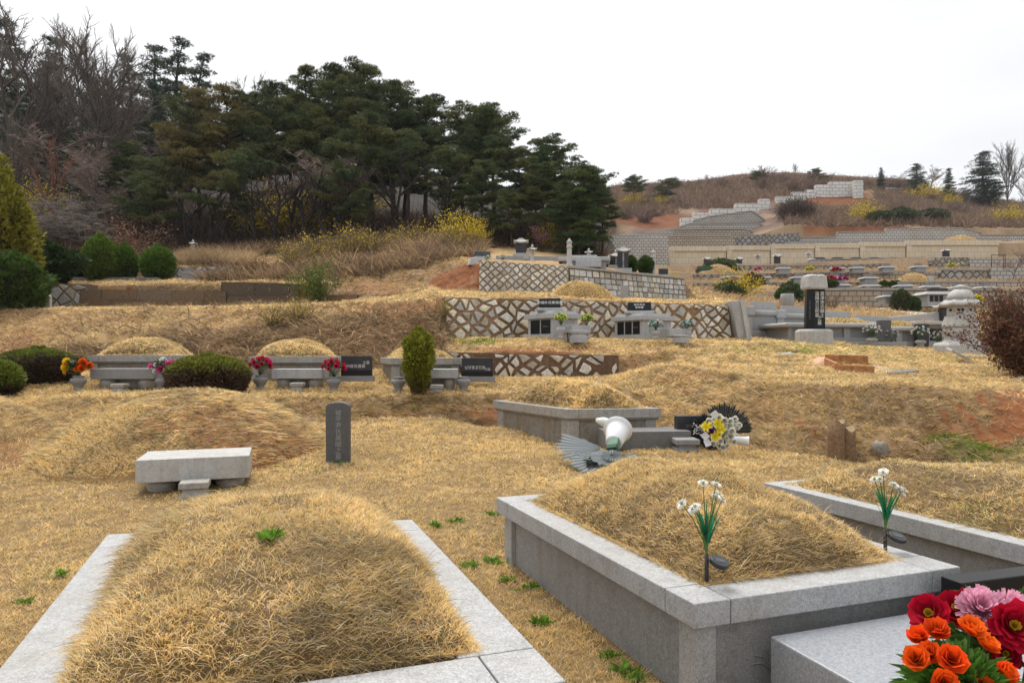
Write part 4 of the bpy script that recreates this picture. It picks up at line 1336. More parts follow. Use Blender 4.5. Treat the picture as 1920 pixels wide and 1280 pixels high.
weed('dense green weed growing on top of the near left mound', W(503, 1006, 3.0), .06, 1, 80, ll=.055)
WD = [((858, 998), 4.9, .10, 'bright weed clump between the near tombs, beside the back kerb corner'), ((920, 985), 5.2, .07, 'small bright weed just left of the centre tomb corner post'),
      ((925, 1060), 4.35, .085, 'green weed patch by the foot of the centre tomb'), ((882, 1070), 4.25, .09, 'dark green weed patch beside the near left kerb'),
      ((950, 1093), 4.0, .07, 'low weed cluster in the path between the near tombs'), ((995, 1105), 3.9, .08, 'spreading weed halfway along the centre tomb panel'),
      ((1015, 1168), 3.4, .06, 'lone weed in the middle of the path between the near tombs'), ((1165, 1255), 2.95, .09, 'leafy weed low in the path near the bottom of the photo'),
      ((1140, 1228), 3.05, .05, 'small sprig of weed near the bottom of the path'), ((1190, 1272), 2.9, .05, 'weed with a white bud at the bottom of the path'),
      ((815, 1006), 4.9, .05, 'thin weed just beyond the back corner of the near left kerb'), ((45, 1132), 3.5, .07, 'green weed on the lawn beside the left end of the near kerb'),
      ((115, 1085), 4.0, .05, 'small weed on the lawn outside the near left kerb'), ((1190, 846 + 0), 0, 0, ''), ((1780, 905), 0, 0, '')]
for (px_, py_), d, r, lab in WD:
    if d:
        q = Q(px_, py_, -1.675)
        weed(lab, (q.x, q.y, G(q.x, q.y) + .01), r * random.uniform(.7, 1.15), 1, int(30 + random.uniform(200, 500) * r), ll=random.uniform(.04, .065))
pm = W(1778, 908, 5.3)
weed('green weed on the brown mound at right edge', pm, .07, 1, 40)
p = on_ground(640, 9.05)
weed('tuft of green grass at the foot of the dark upright gravestone', p, .05, 1, 50, ll=.05)
p = on_ground(1865, 9.3)
# ------------------------------------------------------------------ funeral wreaths
def fan_leaf(s, c, u, v, nrm, r0, r1, a0, a1, n, col, width=.9):
    """a pleated palm fan: n narrow fingers spread from a0 to a1 in the plane (u, v)"""
    c, u, v, nrm = (Vector(x) for x in (c, u, v, nrm))
    T, C = [], []
    for k in range(n):
        a = a0 + (a1 - a0) * (k + .5) / n
        da = abs(a1 - a0) / n * .5 * width
        rr = r1 * random.uniform(.9, 1.05)

        def pt(ang, r, h=0): return c + (u * math.cos(ang) + v * math.sin(ang)) * r + nrm * h
        A, B, Cc, D_, E = pt(a - da * .6, r0), pt(a + da * .6, r0), pt(a + da, rr * .9), pt(a, rr), pt(a - da, rr * .9)
        Mi, Mo = pt(a, r0, .012), pt(a, rr * .92, .016)
        for tri in ((A, Mi, Mo), (A, Mo, E), (Mi, B, Cc), (Mi, Cc, Mo), (E, Mo, D_), (Mo, Cc, D_)):
            T.append([tuple(x) for x in tri])
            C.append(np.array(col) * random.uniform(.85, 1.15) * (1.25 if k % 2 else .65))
    s.tris(np.array(T), np.array(C))


# overturned wreath seen from behind: white bell holder, green foam block, wire leg, grey palm fans
d0 = 9.75
wp = on_ground(1140, d0)
t = thing('overturned_wreath', 'overturned funeral wreath with white plastic bell and grey palm fan backs', 'wreath', (wp.x, wp.y, wp.z))


def L_(px, py, d): return W(px, py, d) - wp


ctr = L_(1158, 806, 9.95)
ax = (L_(1147, 845, 9.45) - ctr).normalized()
zz = Vector((0, 0, 1))
rot = Matrix.Translation(ctr) @ ax.to_track_quat('Z', 'Y').to_matrix().to_4x4()
MB().lathe([(.205, -.02), (.21, .0), (.172, .012), (.165, .02), (.15, .16), (.115, .36), (.11, .365), (.02, .366)], 40, M=rot).build('plastic_bell', M['plastic_white'], t)
MB().lathe([(.17, -.03), (.212, -.028), (.212, -.021), (.17, -.021)], 40, M=rot, cap=False).build('bell_rim', M['plastic_white'], t)
M['foam'] = plain('green_flower_foam', (.10, .19, .13), .8)
M['foam_dark'] = plain('wet_green_foam', (.018, .06, .035), .8)
fb = Matrix.Translation(L_(1150, 838, 9.45)) @ ax.to_track_quat('Z', 'Y').to_matrix().to_4x4() @ Matrix.Rotation(.2, 4, 'Z')
MB().box(-.07, .07, -.06, .06, -.16, .02, M=fb).build('foam_block', M['foam'], t, .008)
MB().box(-.072, .072, -.062, .062, .02, .11, M=fb).build('wet_foam_block', M['foam_dark'], t, .008)
MB().tube([L_(1146, 843, 9.38), L_(1140, 862, 9.33), L_(1136, 878, 9.28)], .008, 6).build('wire_leg', M['granite'], t)
s = Soup()
gcol = (.44, .48, .49)
cc = L_(1150, 862, 9.12) + Vector((0, 0, .06))
dn = Vector((.0, -.42, .9)).normalized()
uu, vv = Vector((1, 0, .02)).normalized(), Vector((0, .9, .42)).normalized()
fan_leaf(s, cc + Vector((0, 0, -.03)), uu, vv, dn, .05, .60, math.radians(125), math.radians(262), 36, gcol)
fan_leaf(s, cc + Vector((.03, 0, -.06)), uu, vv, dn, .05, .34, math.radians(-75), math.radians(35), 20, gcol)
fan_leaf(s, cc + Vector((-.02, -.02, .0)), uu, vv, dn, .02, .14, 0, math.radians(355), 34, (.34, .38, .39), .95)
s.build('grey_palm_fan', M['leaf'], t)
s = Soup()
fan_leaf(s, L_(1130, 850, 9.3) + Vector((0, 0, .08)), Vector((1, 0, .04)), Vector((-.1, .8, .5)), Vector((0, -.6, .7)), .05, .62, math.radians(140), math.radians(205), 18, (.46, .50, .52))
s.build('grey_palm_fan', M['leaf'], t)
s = Soup()
fan_leaf(s, L_(1125, 876, 8.95) + Vector((0, 0, .05)), Vector((1, 0, 0)), Vector((0, .5, .5)), Vector((0, -.6, .7)), .03, .2, math.radians(150), math.radians(330), 12, (.035, .04, .045))
leaf_blades(s, L_(1102, 866, 9.05), 14, .06, (.05, .13, .03), .012, .07)
leaf_blades(s, L_(1102, 870, 9.0), 12, .05, (.8, .8, .75), .01, .03)
s.build('black_palm_fan', M['leaf'], t)
M['cream_bag'] = plain('pale_plastic_wrap', (.60, .63, .58), .45, .1, 20)
mb = MB()
pts = [L_(1118, 787, 10.1), L_(1130, 790, 10.05), L_(1150, 796, 10.02), L_(1172, 803, 10.05), L_(1183, 806, 10.1)]
mb.tube(pts, [.03, .07, .075, .06, .02], 9)
mb.tube([L_(1176, 798, 10.0), L_(1180, 806, 9.98), L_(1178, 815, 9.98)], [.02, .055, .02], 8)
mb.build('plastic_wrap', M['cream_bag'], t)

# upright wreath on the slab: black pleated fans, white mums, yellow lilies, ribbons, white pot
wp = on_ground(1350, 10.35)
t = thing('funeral_wreath', 'white chrysanthemum wreath with yellow lilies, purple bloom and black palm fans', 'wreath', (wp.x, wp.y, wp.z))
s = Soup()
nr = Vector((.05, -.95, .25)).normalized()
fan_leaf(s, L_(1356, 815, 10.45), Vector((1, 0, 0)), Vector((0, .2, .97)), nr, .06, .50, math.radians(5), math.radians(120), 24, (.025, .034, .038), .95)
s.build('black_palm_fan', M['leaf'], t)
s = Soup()
fan_leaf(s, L_(1335, 815, 10.5), Vector((1, 0, 0)), Vector((0, .2, .97)), nr, .06, .36, math.radians(100), math.radians(190), 18, (.02, .025, .03), .95)
fan_leaf(s, L_(1338, 818, 10.4), Vector((1, 0, 0)), Vector((0, .2, .97)), nr, .06, .24, math.radians(190), math.radians(300), 22, (.018, .022, .026), .8)
s.build('black_palm_fan', M['leaf'], t)
rr = random.Random(5)
whites = [(1338, 788), (1348, 783), (1358, 788), (1345, 796), (1356, 798), (1368, 789), (1378, 786), (1366, 800), (1375, 797), (1371, 808), (1360, 810), (1383, 802), (1386, 797), (1352, 806), (1362, 822), (1350, 827), (1343, 828), (1369, 818),
          (1376, 828), (1363, 835), (1350, 836), (1340, 820), (1327, 790), (1330, 798), (1320, 800), (1357, 816), (1370, 813), (1380, 818), (1336, 832), (1355, 839)]
for px_, py_ in whites:
    s = Soup()
    dd = 10.12 + rr.uniform(-.06, .08) + abs(px_ - 1352) * .003
    (rose if rr.random() < .5 else peony)(s, L_(px_, py_, dd), Vector((rr.uniform(-.5, .5), -1, rr.uniform(0, .6))), .052 * rr.uniform(.8, 1.15), (.9, .89, .80))
    s.build('chrysanthemum', M['petal'], t)
for px_, py_ in ((1324, 800), (1345, 794), (1350, 804), (1341, 818)):
    s = Soup()
    petal_fan(s, L_(px_, py_, 10.02), (rr.uniform(-.3, .3), -1, .3), 6, .082, .022, .4, (.85, .68, .02), jitter=.1)
    s.build('yellow_lily', M['petal'], t)
s = Soup()
rose(s, L_(1333, 808, 9.98), (0, -1, .2), .042, (.13, .04, .35))
s.build('purple_bloom', M['petal'], t)
M['ribbon'] = attr_mat('ribbon', .5)
mb = MB()
for x0, y0, x1, y1, w in ((1335, 781, 1346, 773, .05), (1318, 812, 1327, 822, .05), (1324, 824, 1329, 836, .045)):
    a, b = L_(x0, y0, 10.1), L_(x1, y1, 10.06)
    sd = (b - a).cross(Vector((0, 1, 0))).normalized() * w
    mb.add([a - sd, b - sd, b + sd, a + sd, a - sd + Vector((0, .004, 0)), b - sd + Vector((0, .004, 0)), b + sd + Vector((0, .004, 0)), a + sd + Vector((0, .004, 0))],
           [(0, 1, 2, 3), (7, 6, 5, 4), (0, 4, 5, 1), (1, 5, 6, 2), (2, 6, 7, 3), (3, 7, 4, 0)], 0, (.66, .68, .76))
mb.build('white_ribbon', M['ribbon'], t)
s = Soup()
for k in range(26):
    px_, py_ = 1309 + rr.uniform(-8, 9), 803 + rr.uniform(-11, 11)
    petal_fan(s, L_(px_, py_, 10.08), (rr.uniform(-1, 1), -1, rr.uniform(-.5, 1)), 3, .035, .008, .7, (.75, .75, .75) if k % 2 else (.01, .01, .01))
s.build('dotted_bow', M['petal'], t)
pa, pb = L_(1374, 824, 10.25), L_(1402, 827, 10.2)
axp = (pb - pa).normalized()
MB().lathe([(.055, 0), (.07, .2), (.076, .205), (.076, .225), (.066, .225), (.06, .06)], 26, M=Matrix.Translation(pa) @ axp.to_track_quat('Z', 'Y').to_matrix().to_4x4()).build('white_pot', M['plastic_white'], t)

# ------------------------------------------------------------------ stump, rock, broken tomb, fallen urn
p = on_ground(1577, 9.75)
t = thing('tree_stump', 'weathered split tree stump standing at the foot of the grassy bank', 'tree stump', (p.x, p.y, p.z + .12))
for dx, r, h, a in ((-.055, .135, .47, 0), (.085, .125, .36, 1)):
    vs, fs = [], []
    n = 20
    lev = [(-.32, 1.12), (.1, 1.02), (.25, .97), (h, .95)]
    for z, k in lev:
        for i in range(n):
            th = 2 * math.pi * i / n
            q = r * k * (1 + .09 * math.sin(3 * th + a) + .05 * math.sin(7 * th + 2 * a)) * (1 if z < .4 else 1)
            zz_ = z + (.03 * math.sin(2 * th + a) + .02 * math.sin(5 * th) if z == h else 0)
            vs.append((dx + q * math.cos(th) * (.85 if a == 0 else .9), q * math.sin(th), zz_))
    for j in range(len(lev) - 1):
        for i in range(n):
            i2 = (i + 1) % n
            fs.append((j * n + i, j * n + i2, (j + 1) * n + i2, (j + 1) * n + i))
    fs.append([3 * n + i for i in range(n)])
    mb = MB()
    mb.add(vs, fs, 0, (.21, .132, .075), True)
    mb.c[-1] = (.36, .26, .15)
    mb.s[-1] = False
    mb.build('split_trunk', M['bark'], t)


def rock(label, loc, r, seed, name='rock', mat='granite_warm', sq=(1, .8, .8)):
    rr = random.Random(seed)
    bm_v, n, m = [], 9, 14
    mb = MB()
    vs, fs = [], []
    for i in range(n + 1):
        ph = math.pi * i / n
        for j in range(m):
            th = 2 * math.pi * j / m
            q = r * (1 + .18 * math.sin(2 * th + seed) * math.sin(ph) + .12 * math.sin(3 * ph + seed * 2) + rr.uniform(-.04, .04))
            vs.append((q * sq[0] * math.sin(ph) * math.cos(th), q * sq[1] * math.sin(ph) * math.sin(th), q * sq[2] * math.cos(ph)))
    for i in range(n):
        for j in range(m):
            j2 = (j + 1) % m
            fs.append((i * m + j, (i + 1) * m + j, (i + 1) * m + j2, i * m + j2))
    mb.add(vs, fs, 0, None, True)
    o = mb.build(name, M[mat])
    o.location = loc
    return tag(o, label, 'rock')


p = on_ground(1650, 9.75)
rock('rounded grey rock half buried right of the tree stump', (p.x, p.y, p.z - .05), .14, 3, sq=(.8, .7, 1.25), mat='granite_old')
p = on_ground(1740, 9.0)
rock('small pale stone on the green grass right of the stump', (p.x, p.y, p.z + .01), .05, 5, mat='granite_white')

# dismantled tomb on the plateau
M['rust'] = plain('clay_stained_stone', (.36, .16, .06), .9, .4, 8)
c1 = W(1590, 690, 15.8)
gz = G(c1.x, c1.y)
t = thing('dismantled_tomb', 'dismantled grave kerb of clay stained stone boards on the plateau', 'tomb', (c1.x, c1.y, gz))


def board(a, b, h, th, name, mat, z=0.0):
    a, b = Vector((a.x - c1.x, a.y - c1.y, 0)), Vector((b.x - c1.x, b.y - c1.y, 0))
    dx = (b - a).normalized()
    nn = Vector((-dx.y, dx.x, 0)) * th
    mb = MB()
    za, zb_ = G(a.x + c1.x, a.y + c1.y) - gz, G(b.x + c1.x, b.y + c1.y) - gz
    vs = []
    for q, zq in ((a, za), (b, zb_)):
        vs += [q + Vector((0, 0, zq - .12)), q + nn + Vector((0, 0, zq - .12)), q + nn + Vector((0, 0, zq + h)), q + Vector((0, 0, zq + h))]
    mb.add(vs, [(0, 1, 2, 3), (7, 6, 5, 4), (0, 4, 5, 1), (1, 5, 6, 2), (2, 6, 7, 3), (3, 7, 4, 0)])
    return mb.build(name, M[mat], t, .008)


board(W(1548, 695, 16.6), W(1628, 695, 16.4), .26, .1, 'back_board', 'rust')
board(W(1566, 702, 15.2), W(1640, 702, 15.1), .17, .1, 'front_board', 'rust')
board(W(1545, 695, 16.5), W(1566, 702, 15.3), .2, .08, 'side_board', 'rust')
t = thing('fallen_kerb_stone', 'tilted dark grey kerb stone lying before the clay stained boards', 'stone slab', W(1666, 709, 15.0))
t.rotation_euler = (.12, -.10, .06)
MB().box(-.62, .02, -.12, .12, -.09, .12).build('left_block', M['granite_dark'], t, .01)
MB().box(.026, .62, -.12, .12, -.09, .13).build('right_block', M['granite_dark'], t, .01)
o = MB().box(-.6, .6, -.42, .42, -.03, .03).build('fallen_slab', M['polished'], None, .008)
o.location = W(1698, 699, 15.6)
o.rotation_euler = (.16, .12, -.1)
tag(o, 'flat grey slab lying on the grass behind the tilted kerb stone', 'stone slab')
o = MB().box(-.3, .3, -.13, .13, -.03, .03).build('fallen_slab', M['granite_white'], None, .008)
o.location = W(1797, 665, 18.5) + Vector((0, 0, .02))
o.rotation_euler = (.3, .45, .1)
tag(o, 'small pale slab leaning on the kerb near the burgundy bush', 'stone slab')
M['pink'] = plain('pink_sacking', (.62, .36, .26), .8, .25, 30)
vs, fs, n, m = [], [], 10, 18
for i in range(n):
    for j in range(m):
        x, y = (j / (m - 1) - .5) * .62, (i / (n - 1) - .5) * .5
        e = max(0, 1 - (2 * x / .64) ** 2) * max(0, 1 - (2 * y / .52) ** 2)
        vs.append((x + .02 * math.sin(9 * y), y, .2 * e ** .5 * (1 + .25 * math.sin(24 * x + 5 * y) * .5 + .2 * math.sin(37 * y + 3)) - .02 - (0.25 * x if x > .1 else 0)))
for i in range(n - 1):
    for j in range(m - 1):
        fs.append((i * m + j, i * m + j + 1, (i + 1) * m + j + 1, (i + 1) * m + j))
o = MB().add(vs, fs, 0, None, True).build('pink_sack', M['pink'])
o.location = W(1547, 684, 16.9)
tag(o, 'crumpled pink sack dumped beside the dismantled grave boards', 'sack')
o = MB().lathe(vase_profile(.5, .13), 22, M=Matrix.Rotation(math.radians(97), 4, 'Y') @ Matrix.Translation((0, 0, -.25))).build('fallen_vase', M['granite_white'])
o.location = W(1475, 668, 18.3)
o.rotation_euler = (0, 0, .15)
tag(o, 'pale stone vase lying on its side in the plateau grass', 'vase')

# ------------------------------------------------------------------ second row of tombs on the left terrace
Z2 = -0.66
zg2 = CZ + Z2


def row_tomb(label, pxl, pxr, ytop, d, yaw, lng, h, seed, left_long=False):
    a, b = W(pxl, ytop, d), W(pxr, ytop, d + (pxr - pxl) / F * d * math.tan(yaw))
    a.z = b.z = 0
    x = (b - a).normalized()
    y = Vector((-.27, .963, 0))
    zc = CZ - (ytop - HZ) / F * d
    return tomb(label, [a, b, b + y * lng, a + y * lng], zc, zg2 - .02, .145, rim=.12, post=.17, mats=('granite_warm', 'granite_old'),
                mound=(h, 20000, .045, 12), group='terrace tombs', mkw=dict(rough=.2, pw=2.0), ledge=True)[1]


q1 = row_tomb('terrace tomb between the yellow and the white pink bouquets', 163, 345, 666, 15.3, .02, 2.3, .42, 1)
q2 = row_tomb('terrace tomb flanked by two magenta bouquets', 466, 641, 668, 15.6, .03, 2.4, .40, 2)
q3 = row_tomb('terrace tomb behind the small upright conifer, vases empty', 731, 866, 671, 15.2, .16, 2.5, .30, 3)


def row_altar(label, pxl, pxr, ytop, ybot, d, yaw, mat='granite_mid', depth=.6):
    x0, x1 = (pxl - 960) / F * d, (pxr - 960) / F * d
    w, th = x1 - x0, (ybot - ytop) / F * d
    cx, cy = (x0 + x1) / 2, d + depth / 2
    z1 = CZ - (ytop - HZ) / F * d
    gz = zg2 - .02
    return altar(label, (cx, cy, gz), yaw, w, depth, th, max(.05, z1 - th - gz), mat)


row_altar('grey altar slab on the terrace beside the round green bush', 171, 287, 691, 710.5, 14.35, .04)
row_altar('grey altar slab on the terrace between two magenta bouquets', 509, 603, 691.7, 709.8, 14.7, .02, 'granite')
row_altar('grey altar slab on the terrace behind the small upright conifer', 775, 856, 692, 709, 14.4, .05, 'granite')
for lab, px_, d in (('incense stone before the altar beside the round green bush', 225, 14.05), ('incense stone before the altar flanked by magenta bouquets', 558, 14.4), ('incense stone before the altar by the small conifer', 819, 14.1)):
    q = on_ground(px_, d)
    incense(lab, (q.x, q.y, q.z), .03, .27, .19)
VS = [('terrace vase holding the yellow and orange bouquet', 147, 14.15), ('terrace vase half hidden behind the round green bush', 306, 14.35), ('terrace vase with magenta bouquet at left of its altar', 488, 14.6),
      ('terrace vase with magenta bouquet beside the black slab', 626, 14.6), ('empty terrace vase left of the small conifer', 747, 14.5), ('empty terrace vase beside the rightmost black slab', 869, 14.5)]
vz2 = {}
for lab, px_, d in VS:
    q = on_ground(px_, d)
    vase(lab, (q.x, q.y, q.z), .30, .155)
    vz2[px_] = (q.x, q.y, q.z + .30)
yl, orr, wh, mg, pk = (.85, .56, .02), (.85, .16, .015), (.80, .80, .78), (.62, .015, .11), (.80, .10, .36)
bouquet('yellow, orange and white flowers in the leftmost terrace vase', vz2[147],
        [('mum', (-.24, -.02, .16), .075, yl), ('mum', (-.17, -.06, .28), .09, yl), ('mum', (-.27, .02, .07), .05, yl), ('mum', (-.19, -.08, .17), .085, yl), ('mum', (-.05, -.05, .27), .06, wh), ('rose', (.07, -.05, .22), .075, orr),
         ('rose', (.14, -.06, .26), .085, orr), ('rose', (.22, 0, .2), .07, orr), ('rose', (.13, -.1, .15), .075, orr), ('rose', (.0, 0, .26), .06, orr), ('rose', (.05, -.1, .14), .06, orr)], .2, (.03, .07, .02), 260, lw=.016, ll=.09)
bouquet('pink and white flowers leaning over the round green bush', vz2[306],
        [('rose', (-.22, -.02, .2), .065, pk), ('mum', (-.10, -.05, .22), .06, wh), ('mum', (.02, -.02, .3), .085, wh), ('rose', (.0, -.1, .14), .075, pk), ('rose', (.14, -.04, .22), .085, pk), ('mum', (-.12, -.06, .1), .06, wh),
         ('mum', (.1, -.1, .12), .055, wh), ('rose', (.2, 0, .26), .06, pk)], .17, (.03, .09, .02), 220, lw=.016, ll=.09)
bouquet('round magenta bouquet in the vase left of the middle altar', vz2[488], round_bunch(17, .19, 'rose', .05, [mg, mg, (.72, .03, .16)], .2, .8, 3), .2, (.05, .16, .03), 300, lw=.014, ll=.07, white=40)
bouquet('round magenta bouquet beside the black slab with characters', vz2[626], round_bunch(17, .21, 'rose', .05, [mg, (.72, .03, .16)], .19, .75, 9), .22, (.05, .16, .03), 320, lw=.014, ll=.07, white=40)

for lab, x0, x1, y0, y1, ys, d, txt in (('black slab inscribed in Chinese beside the right magenta bouquet', 641, 697, 668.5, 706, 696, 15.0, ('全州崔氏善姬', '之墓')),
                                        ('black slab inscribed in Korean at the end of the terrace row', 866, 924, 672.5, 707, 701, 15.2, ('남양홍공진봉', '가묘'))):
    xa, xb = (x0 - 960) / F * d, (x1 - 960) / F * d
    w, h = xb - xa, (y1 - y0) / F * d
    q = Vector(((xa + xb) / 2, d, CZ - (y1 - HZ) / F * d))
    hs = headstone_slab(lab, q, .03, w, h, .14, 'black_matt', (.05, .02, 'granite_mid'))
    MB().box(-w / 2 - .002, w / 2 + .002, -.074, .074, .022, .022 + h * .28).build('lower_band', M['black'], hs, .004)
    text(txt[0], .083, hs, (-.05, -.0712 - .002, h * .52), mat='ink')
    text(txt[1], .075, hs, (w * .33, -.0712 - .002, h * .70 if x0 < 700 else h * .42), mat='ink')
# ------------------------------------------------------------------ retaining walls
def inset(poly, k):
    c = sum((np.array(p) for p in poly), np.zeros(2)) / len(poly)
    return [tuple(c + (np.array(p) - c) * k) for p in poly]


def stone_wall(label, a, b, za, zb, ta, tb, cell, kind, group='stone retaining walls', th=0.4, gap=.82, out=.05, scol=(.33, .32, .30), mcol=(.25, .14, .075), seed=1, batter=0.12, coping=None, jit=.22, skip=0.0, cat='wall', name='retaining_wall', copcol='granite_warm', mossy=.3):
    """a wall of real stones from plan point a to b; z of foot and top at each end. kind: diamond | course | block"""
    rr = random.Random(seed)
    a, b = Vector((a.x, a.y, 0)), Vector((b.x, b.y, 0))
    Lx = (b - a).length
    x = (b - a) / Lx
    nrm = Vector((x.y, -x.x, 0))                # out of the face, to the viewer
    t = thing(name, label, cat, (a.x, a.y, za), 0, group)
    Hm = max(ta - za, tb - zb)

    def pos(s, h, o):
        k = s / Lx
        f = h / Hm
        z0, z1 = za + (zb - za) * k, ta + (tb - ta) * k
        return Vector((0, 0, 0)) + x * s + nrm * (o + batter * (1 - f) * Hm) + Vector((0, 0, z0 + (z1 - z0) * f - za))
    mb = MB()
    ns = max(2, int(Lx / 0.8))
    for i in range(ns):
        s0, s1 = Lx * i / ns, Lx * (i + 1) / ns
        mc = tuple(np.array(mcol) * rr.uniform(.7, 1.25))
        q = [pos(s0, -.3, 0), pos(s1, -.3, 0), pos(s1, Hm, 0), pos(s0, Hm, 0), pos(s0, -.3, -th - batter * Hm), pos(s1, -.3, -th - batter * Hm), pos(s1, Hm, -th), pos(s0, Hm, -th)]
        fs = [(0, 1, 2, 3), (3, 2, 6, 7)] + ([(4, 0, 3, 7)] if i == 0 else []) + ([(1, 5, 6, 2)] if i == ns - 1 else []) + [(5, 4, 7, 6)]
        mb.add(q, fs, 1, mc)
    cells = []
    if kind == 'diamond':
        n = int((Lx + Hm) / cell) + 6
        nodes = {}

        def node(i, j):
            if (i, j) not in nodes:
                s = (i - j) * cell * .5 + rr.uniform(-jit, jit) * cell
                h = (i + j) * cell * .5 + rr.uniform(-jit, jit) * cell
                nodes[i, j] = (s, h)
            return nodes[i, j]
        for i in range(-n, 2 * n):
            for j in range(-n, n):
                cs, ch = (i - j) * cell * .5, (i + j + 1) * cell * .5
                if -cell * .6 < cs < Lx + cell * .6 and -cell * .4 < ch < Hm + cell * .4:
                    cells.append([node(i, j), node(i + 1, j), node(i + 1, j + 1), node(i, j + 1)])
    else:
        h = 0.0
        r = 0
        while h < Hm - .02:
            hh = cell * (.62 if kind == 'course' else .5) * rr.uniform(.9, 1.1)
            if Hm - h - hh < hh * .4: hh = Hm - h
            s = -rr.uniform(0, cell)
            while s < Lx:
                w = cell * (rr.uniform(.75, 1.25) if kind == 'course' else rr.uniform(1.4, 1.9))
                j = .04 * cell * (1 if kind == 'course' else .3)
                cells.append([(s + rr.uniform(-j, j), h + rr.uniform(-j, j)), (s + w, h + rr.uniform(-j, j)), (s + w + rr.uniform(-j, j), h + hh), (s + rr.uniform(-j, j), h + hh)])
                s += w
            h += hh
            r += 1
    for c in cells:
        if rr.random() < skip: continue
        c = [(min(max(p[0], 0.01), Lx - .01), min(max(p[1], -.05), Hm - .005)) for p in c]
        area = abs(sum(c[i][0] * c[(i + 1) % len(c)][1] - c[(i + 1) % len(c)][0] * c[i][1] for i in range(len(c)))) / 2
        if area < cell * cell * .1: continue
        pc = inset(c, gap + rr.uniform(-.05, .03))
        if kind == 'diamond' and rr.random() < .6:      # knock a corner off
            k = rr.randrange(4)
            p0, p1, p2 = np.array(pc[k - 1]), np.array(pc[k]), np.array(pc[(k + 1) % 4])
            f = rr.uniform(.12, .32)
            pc = pc[:k] + [tuple(p1 + (p0 - p1) * f), tuple(p1 + (p2 - p1) * f)] + pc[k + 1:]
        pi_ = inset(pc, .86)
        oo = out * rr.uniform(.6, 1.3)
        m = len(pc)
        vs = [pos(p[0], p[1], -.01) for p in pc] + [pos(p[0], p[1], oo * .7) for p in pc] + [pos(p[0], p[1], oo) for p in pi_] + [pos(*np.mean(np.array(pc), 0), oo * rr.uniform(.9, 1.3))]
        k = rr.uniform(.62, 1.25) if kind != 'block' else rr.uniform(.85, 1.1)
        col = np.array(scol) * k
        if rr.random() < mossy: col = col * np.array([1.0, .93, .8])
        fs = [(i, (i + 1) % m, m + (i + 1) % m, m + i) for i in range(m)] + [(m + i, m + (i + 1) % m, 2 * m + (i + 1) % m, 2 * m + i) for i in range(m)] + [(2 * m + i, 2 * m + (i + 1) % m, 3 * m) for i in range(m)]
        mb.add(vs, fs, 0, tuple(col))
    mb.build('stonework', [M['stone_attr'], M['mortar']], t)
    if coping:
        cm = MB()
        nseg = max(1, int(Lx / 1.6))
        for i in range(nseg):
            s0, s1 = Lx * i / nseg + .006, Lx * (i + 1) / nseg - .006
            vs = []
            for s in (s0, s1):
                for o_, h_ in ((.09, Hm + .003), (-th, Hm + .003), (-th, Hm + coping), (.09, Hm + coping)):
                    vs.append(pos(s, h_, o_) if h_ <= Hm else pos(s, Hm, o_) + Vector((0, 0, h_ - Hm)))
            cm.add(vs, [(0, 1, 2, 3), (7, 6, 5, 4), (0, 4, 5, 1), (1, 5, 6, 2), (2, 6, 7, 3), (3, 7, 4, 0)])
        cm.build('coping', M[copcol], t, .01)
    return t


def PZ(px, py, d):
    return W(px, py, d)


def wall_px(label, pa, pb, cell, kind, **kw):
    """pa, pb = (px, d, yfoot, ytop)"""
    A, B = W(pa[0], pa[2], pa[1]), W(pb[0], pb[2], pb[1])
    return stone_wall(label, A, B, A.z, B.z, W(pa[0], pa[3], pa[1]).z, W(pb[0], pb[3], pb[1]).z, cell, kind, **kw)


# middle: low wall half buried in red earth, big diamond wall, upper walls
wall_px('low wall of whitish stones in red brown mortar behind the terrace slabs', (838, 17.0, 714, 660), (1160, 16.45, 724, 666), .36, 'diamond', jit=.3, gap=.68, skip=.22, scol=(.54, .51, .45), mcol=(.20, .125, .078), seed=4, batter=.05, mossy=.5)
wall_px('long wall of large diamond set stones in red mortar behind the two ossuary tombs', (832, 20.45, 645, 557), (1366, 23.9, 640, 572), .43, 'diamond', jit=.29, gap=.71, out=.08, scol=(.60, .58, .52), mcol=(.27, .17, .10), seed=2, batter=.10, mossy=.5, skip=.03)
wall_px('upper left wall of small diamond set stones below the lantern and tall pillar', (898, 24.92, 549, 488), (1066, 24.92, 551, 499), .30, 'diamond', jit=.14, gap=.74, out=.035, scol=(.58, .56, .51), mcol=(.26, .195, .135), seed=3, batter=.14)
wall_px('coursed grey block wall with flat coping under the dark steles', (1066.8, 24.9, 551, 503), (1283, 29.5, 563, 524), .33, 'course', gap=.86, out=.035, scol=(.48, .48, .46), mcol=(.13, .09, .065), seed=5, coping=.09, batter=.12)

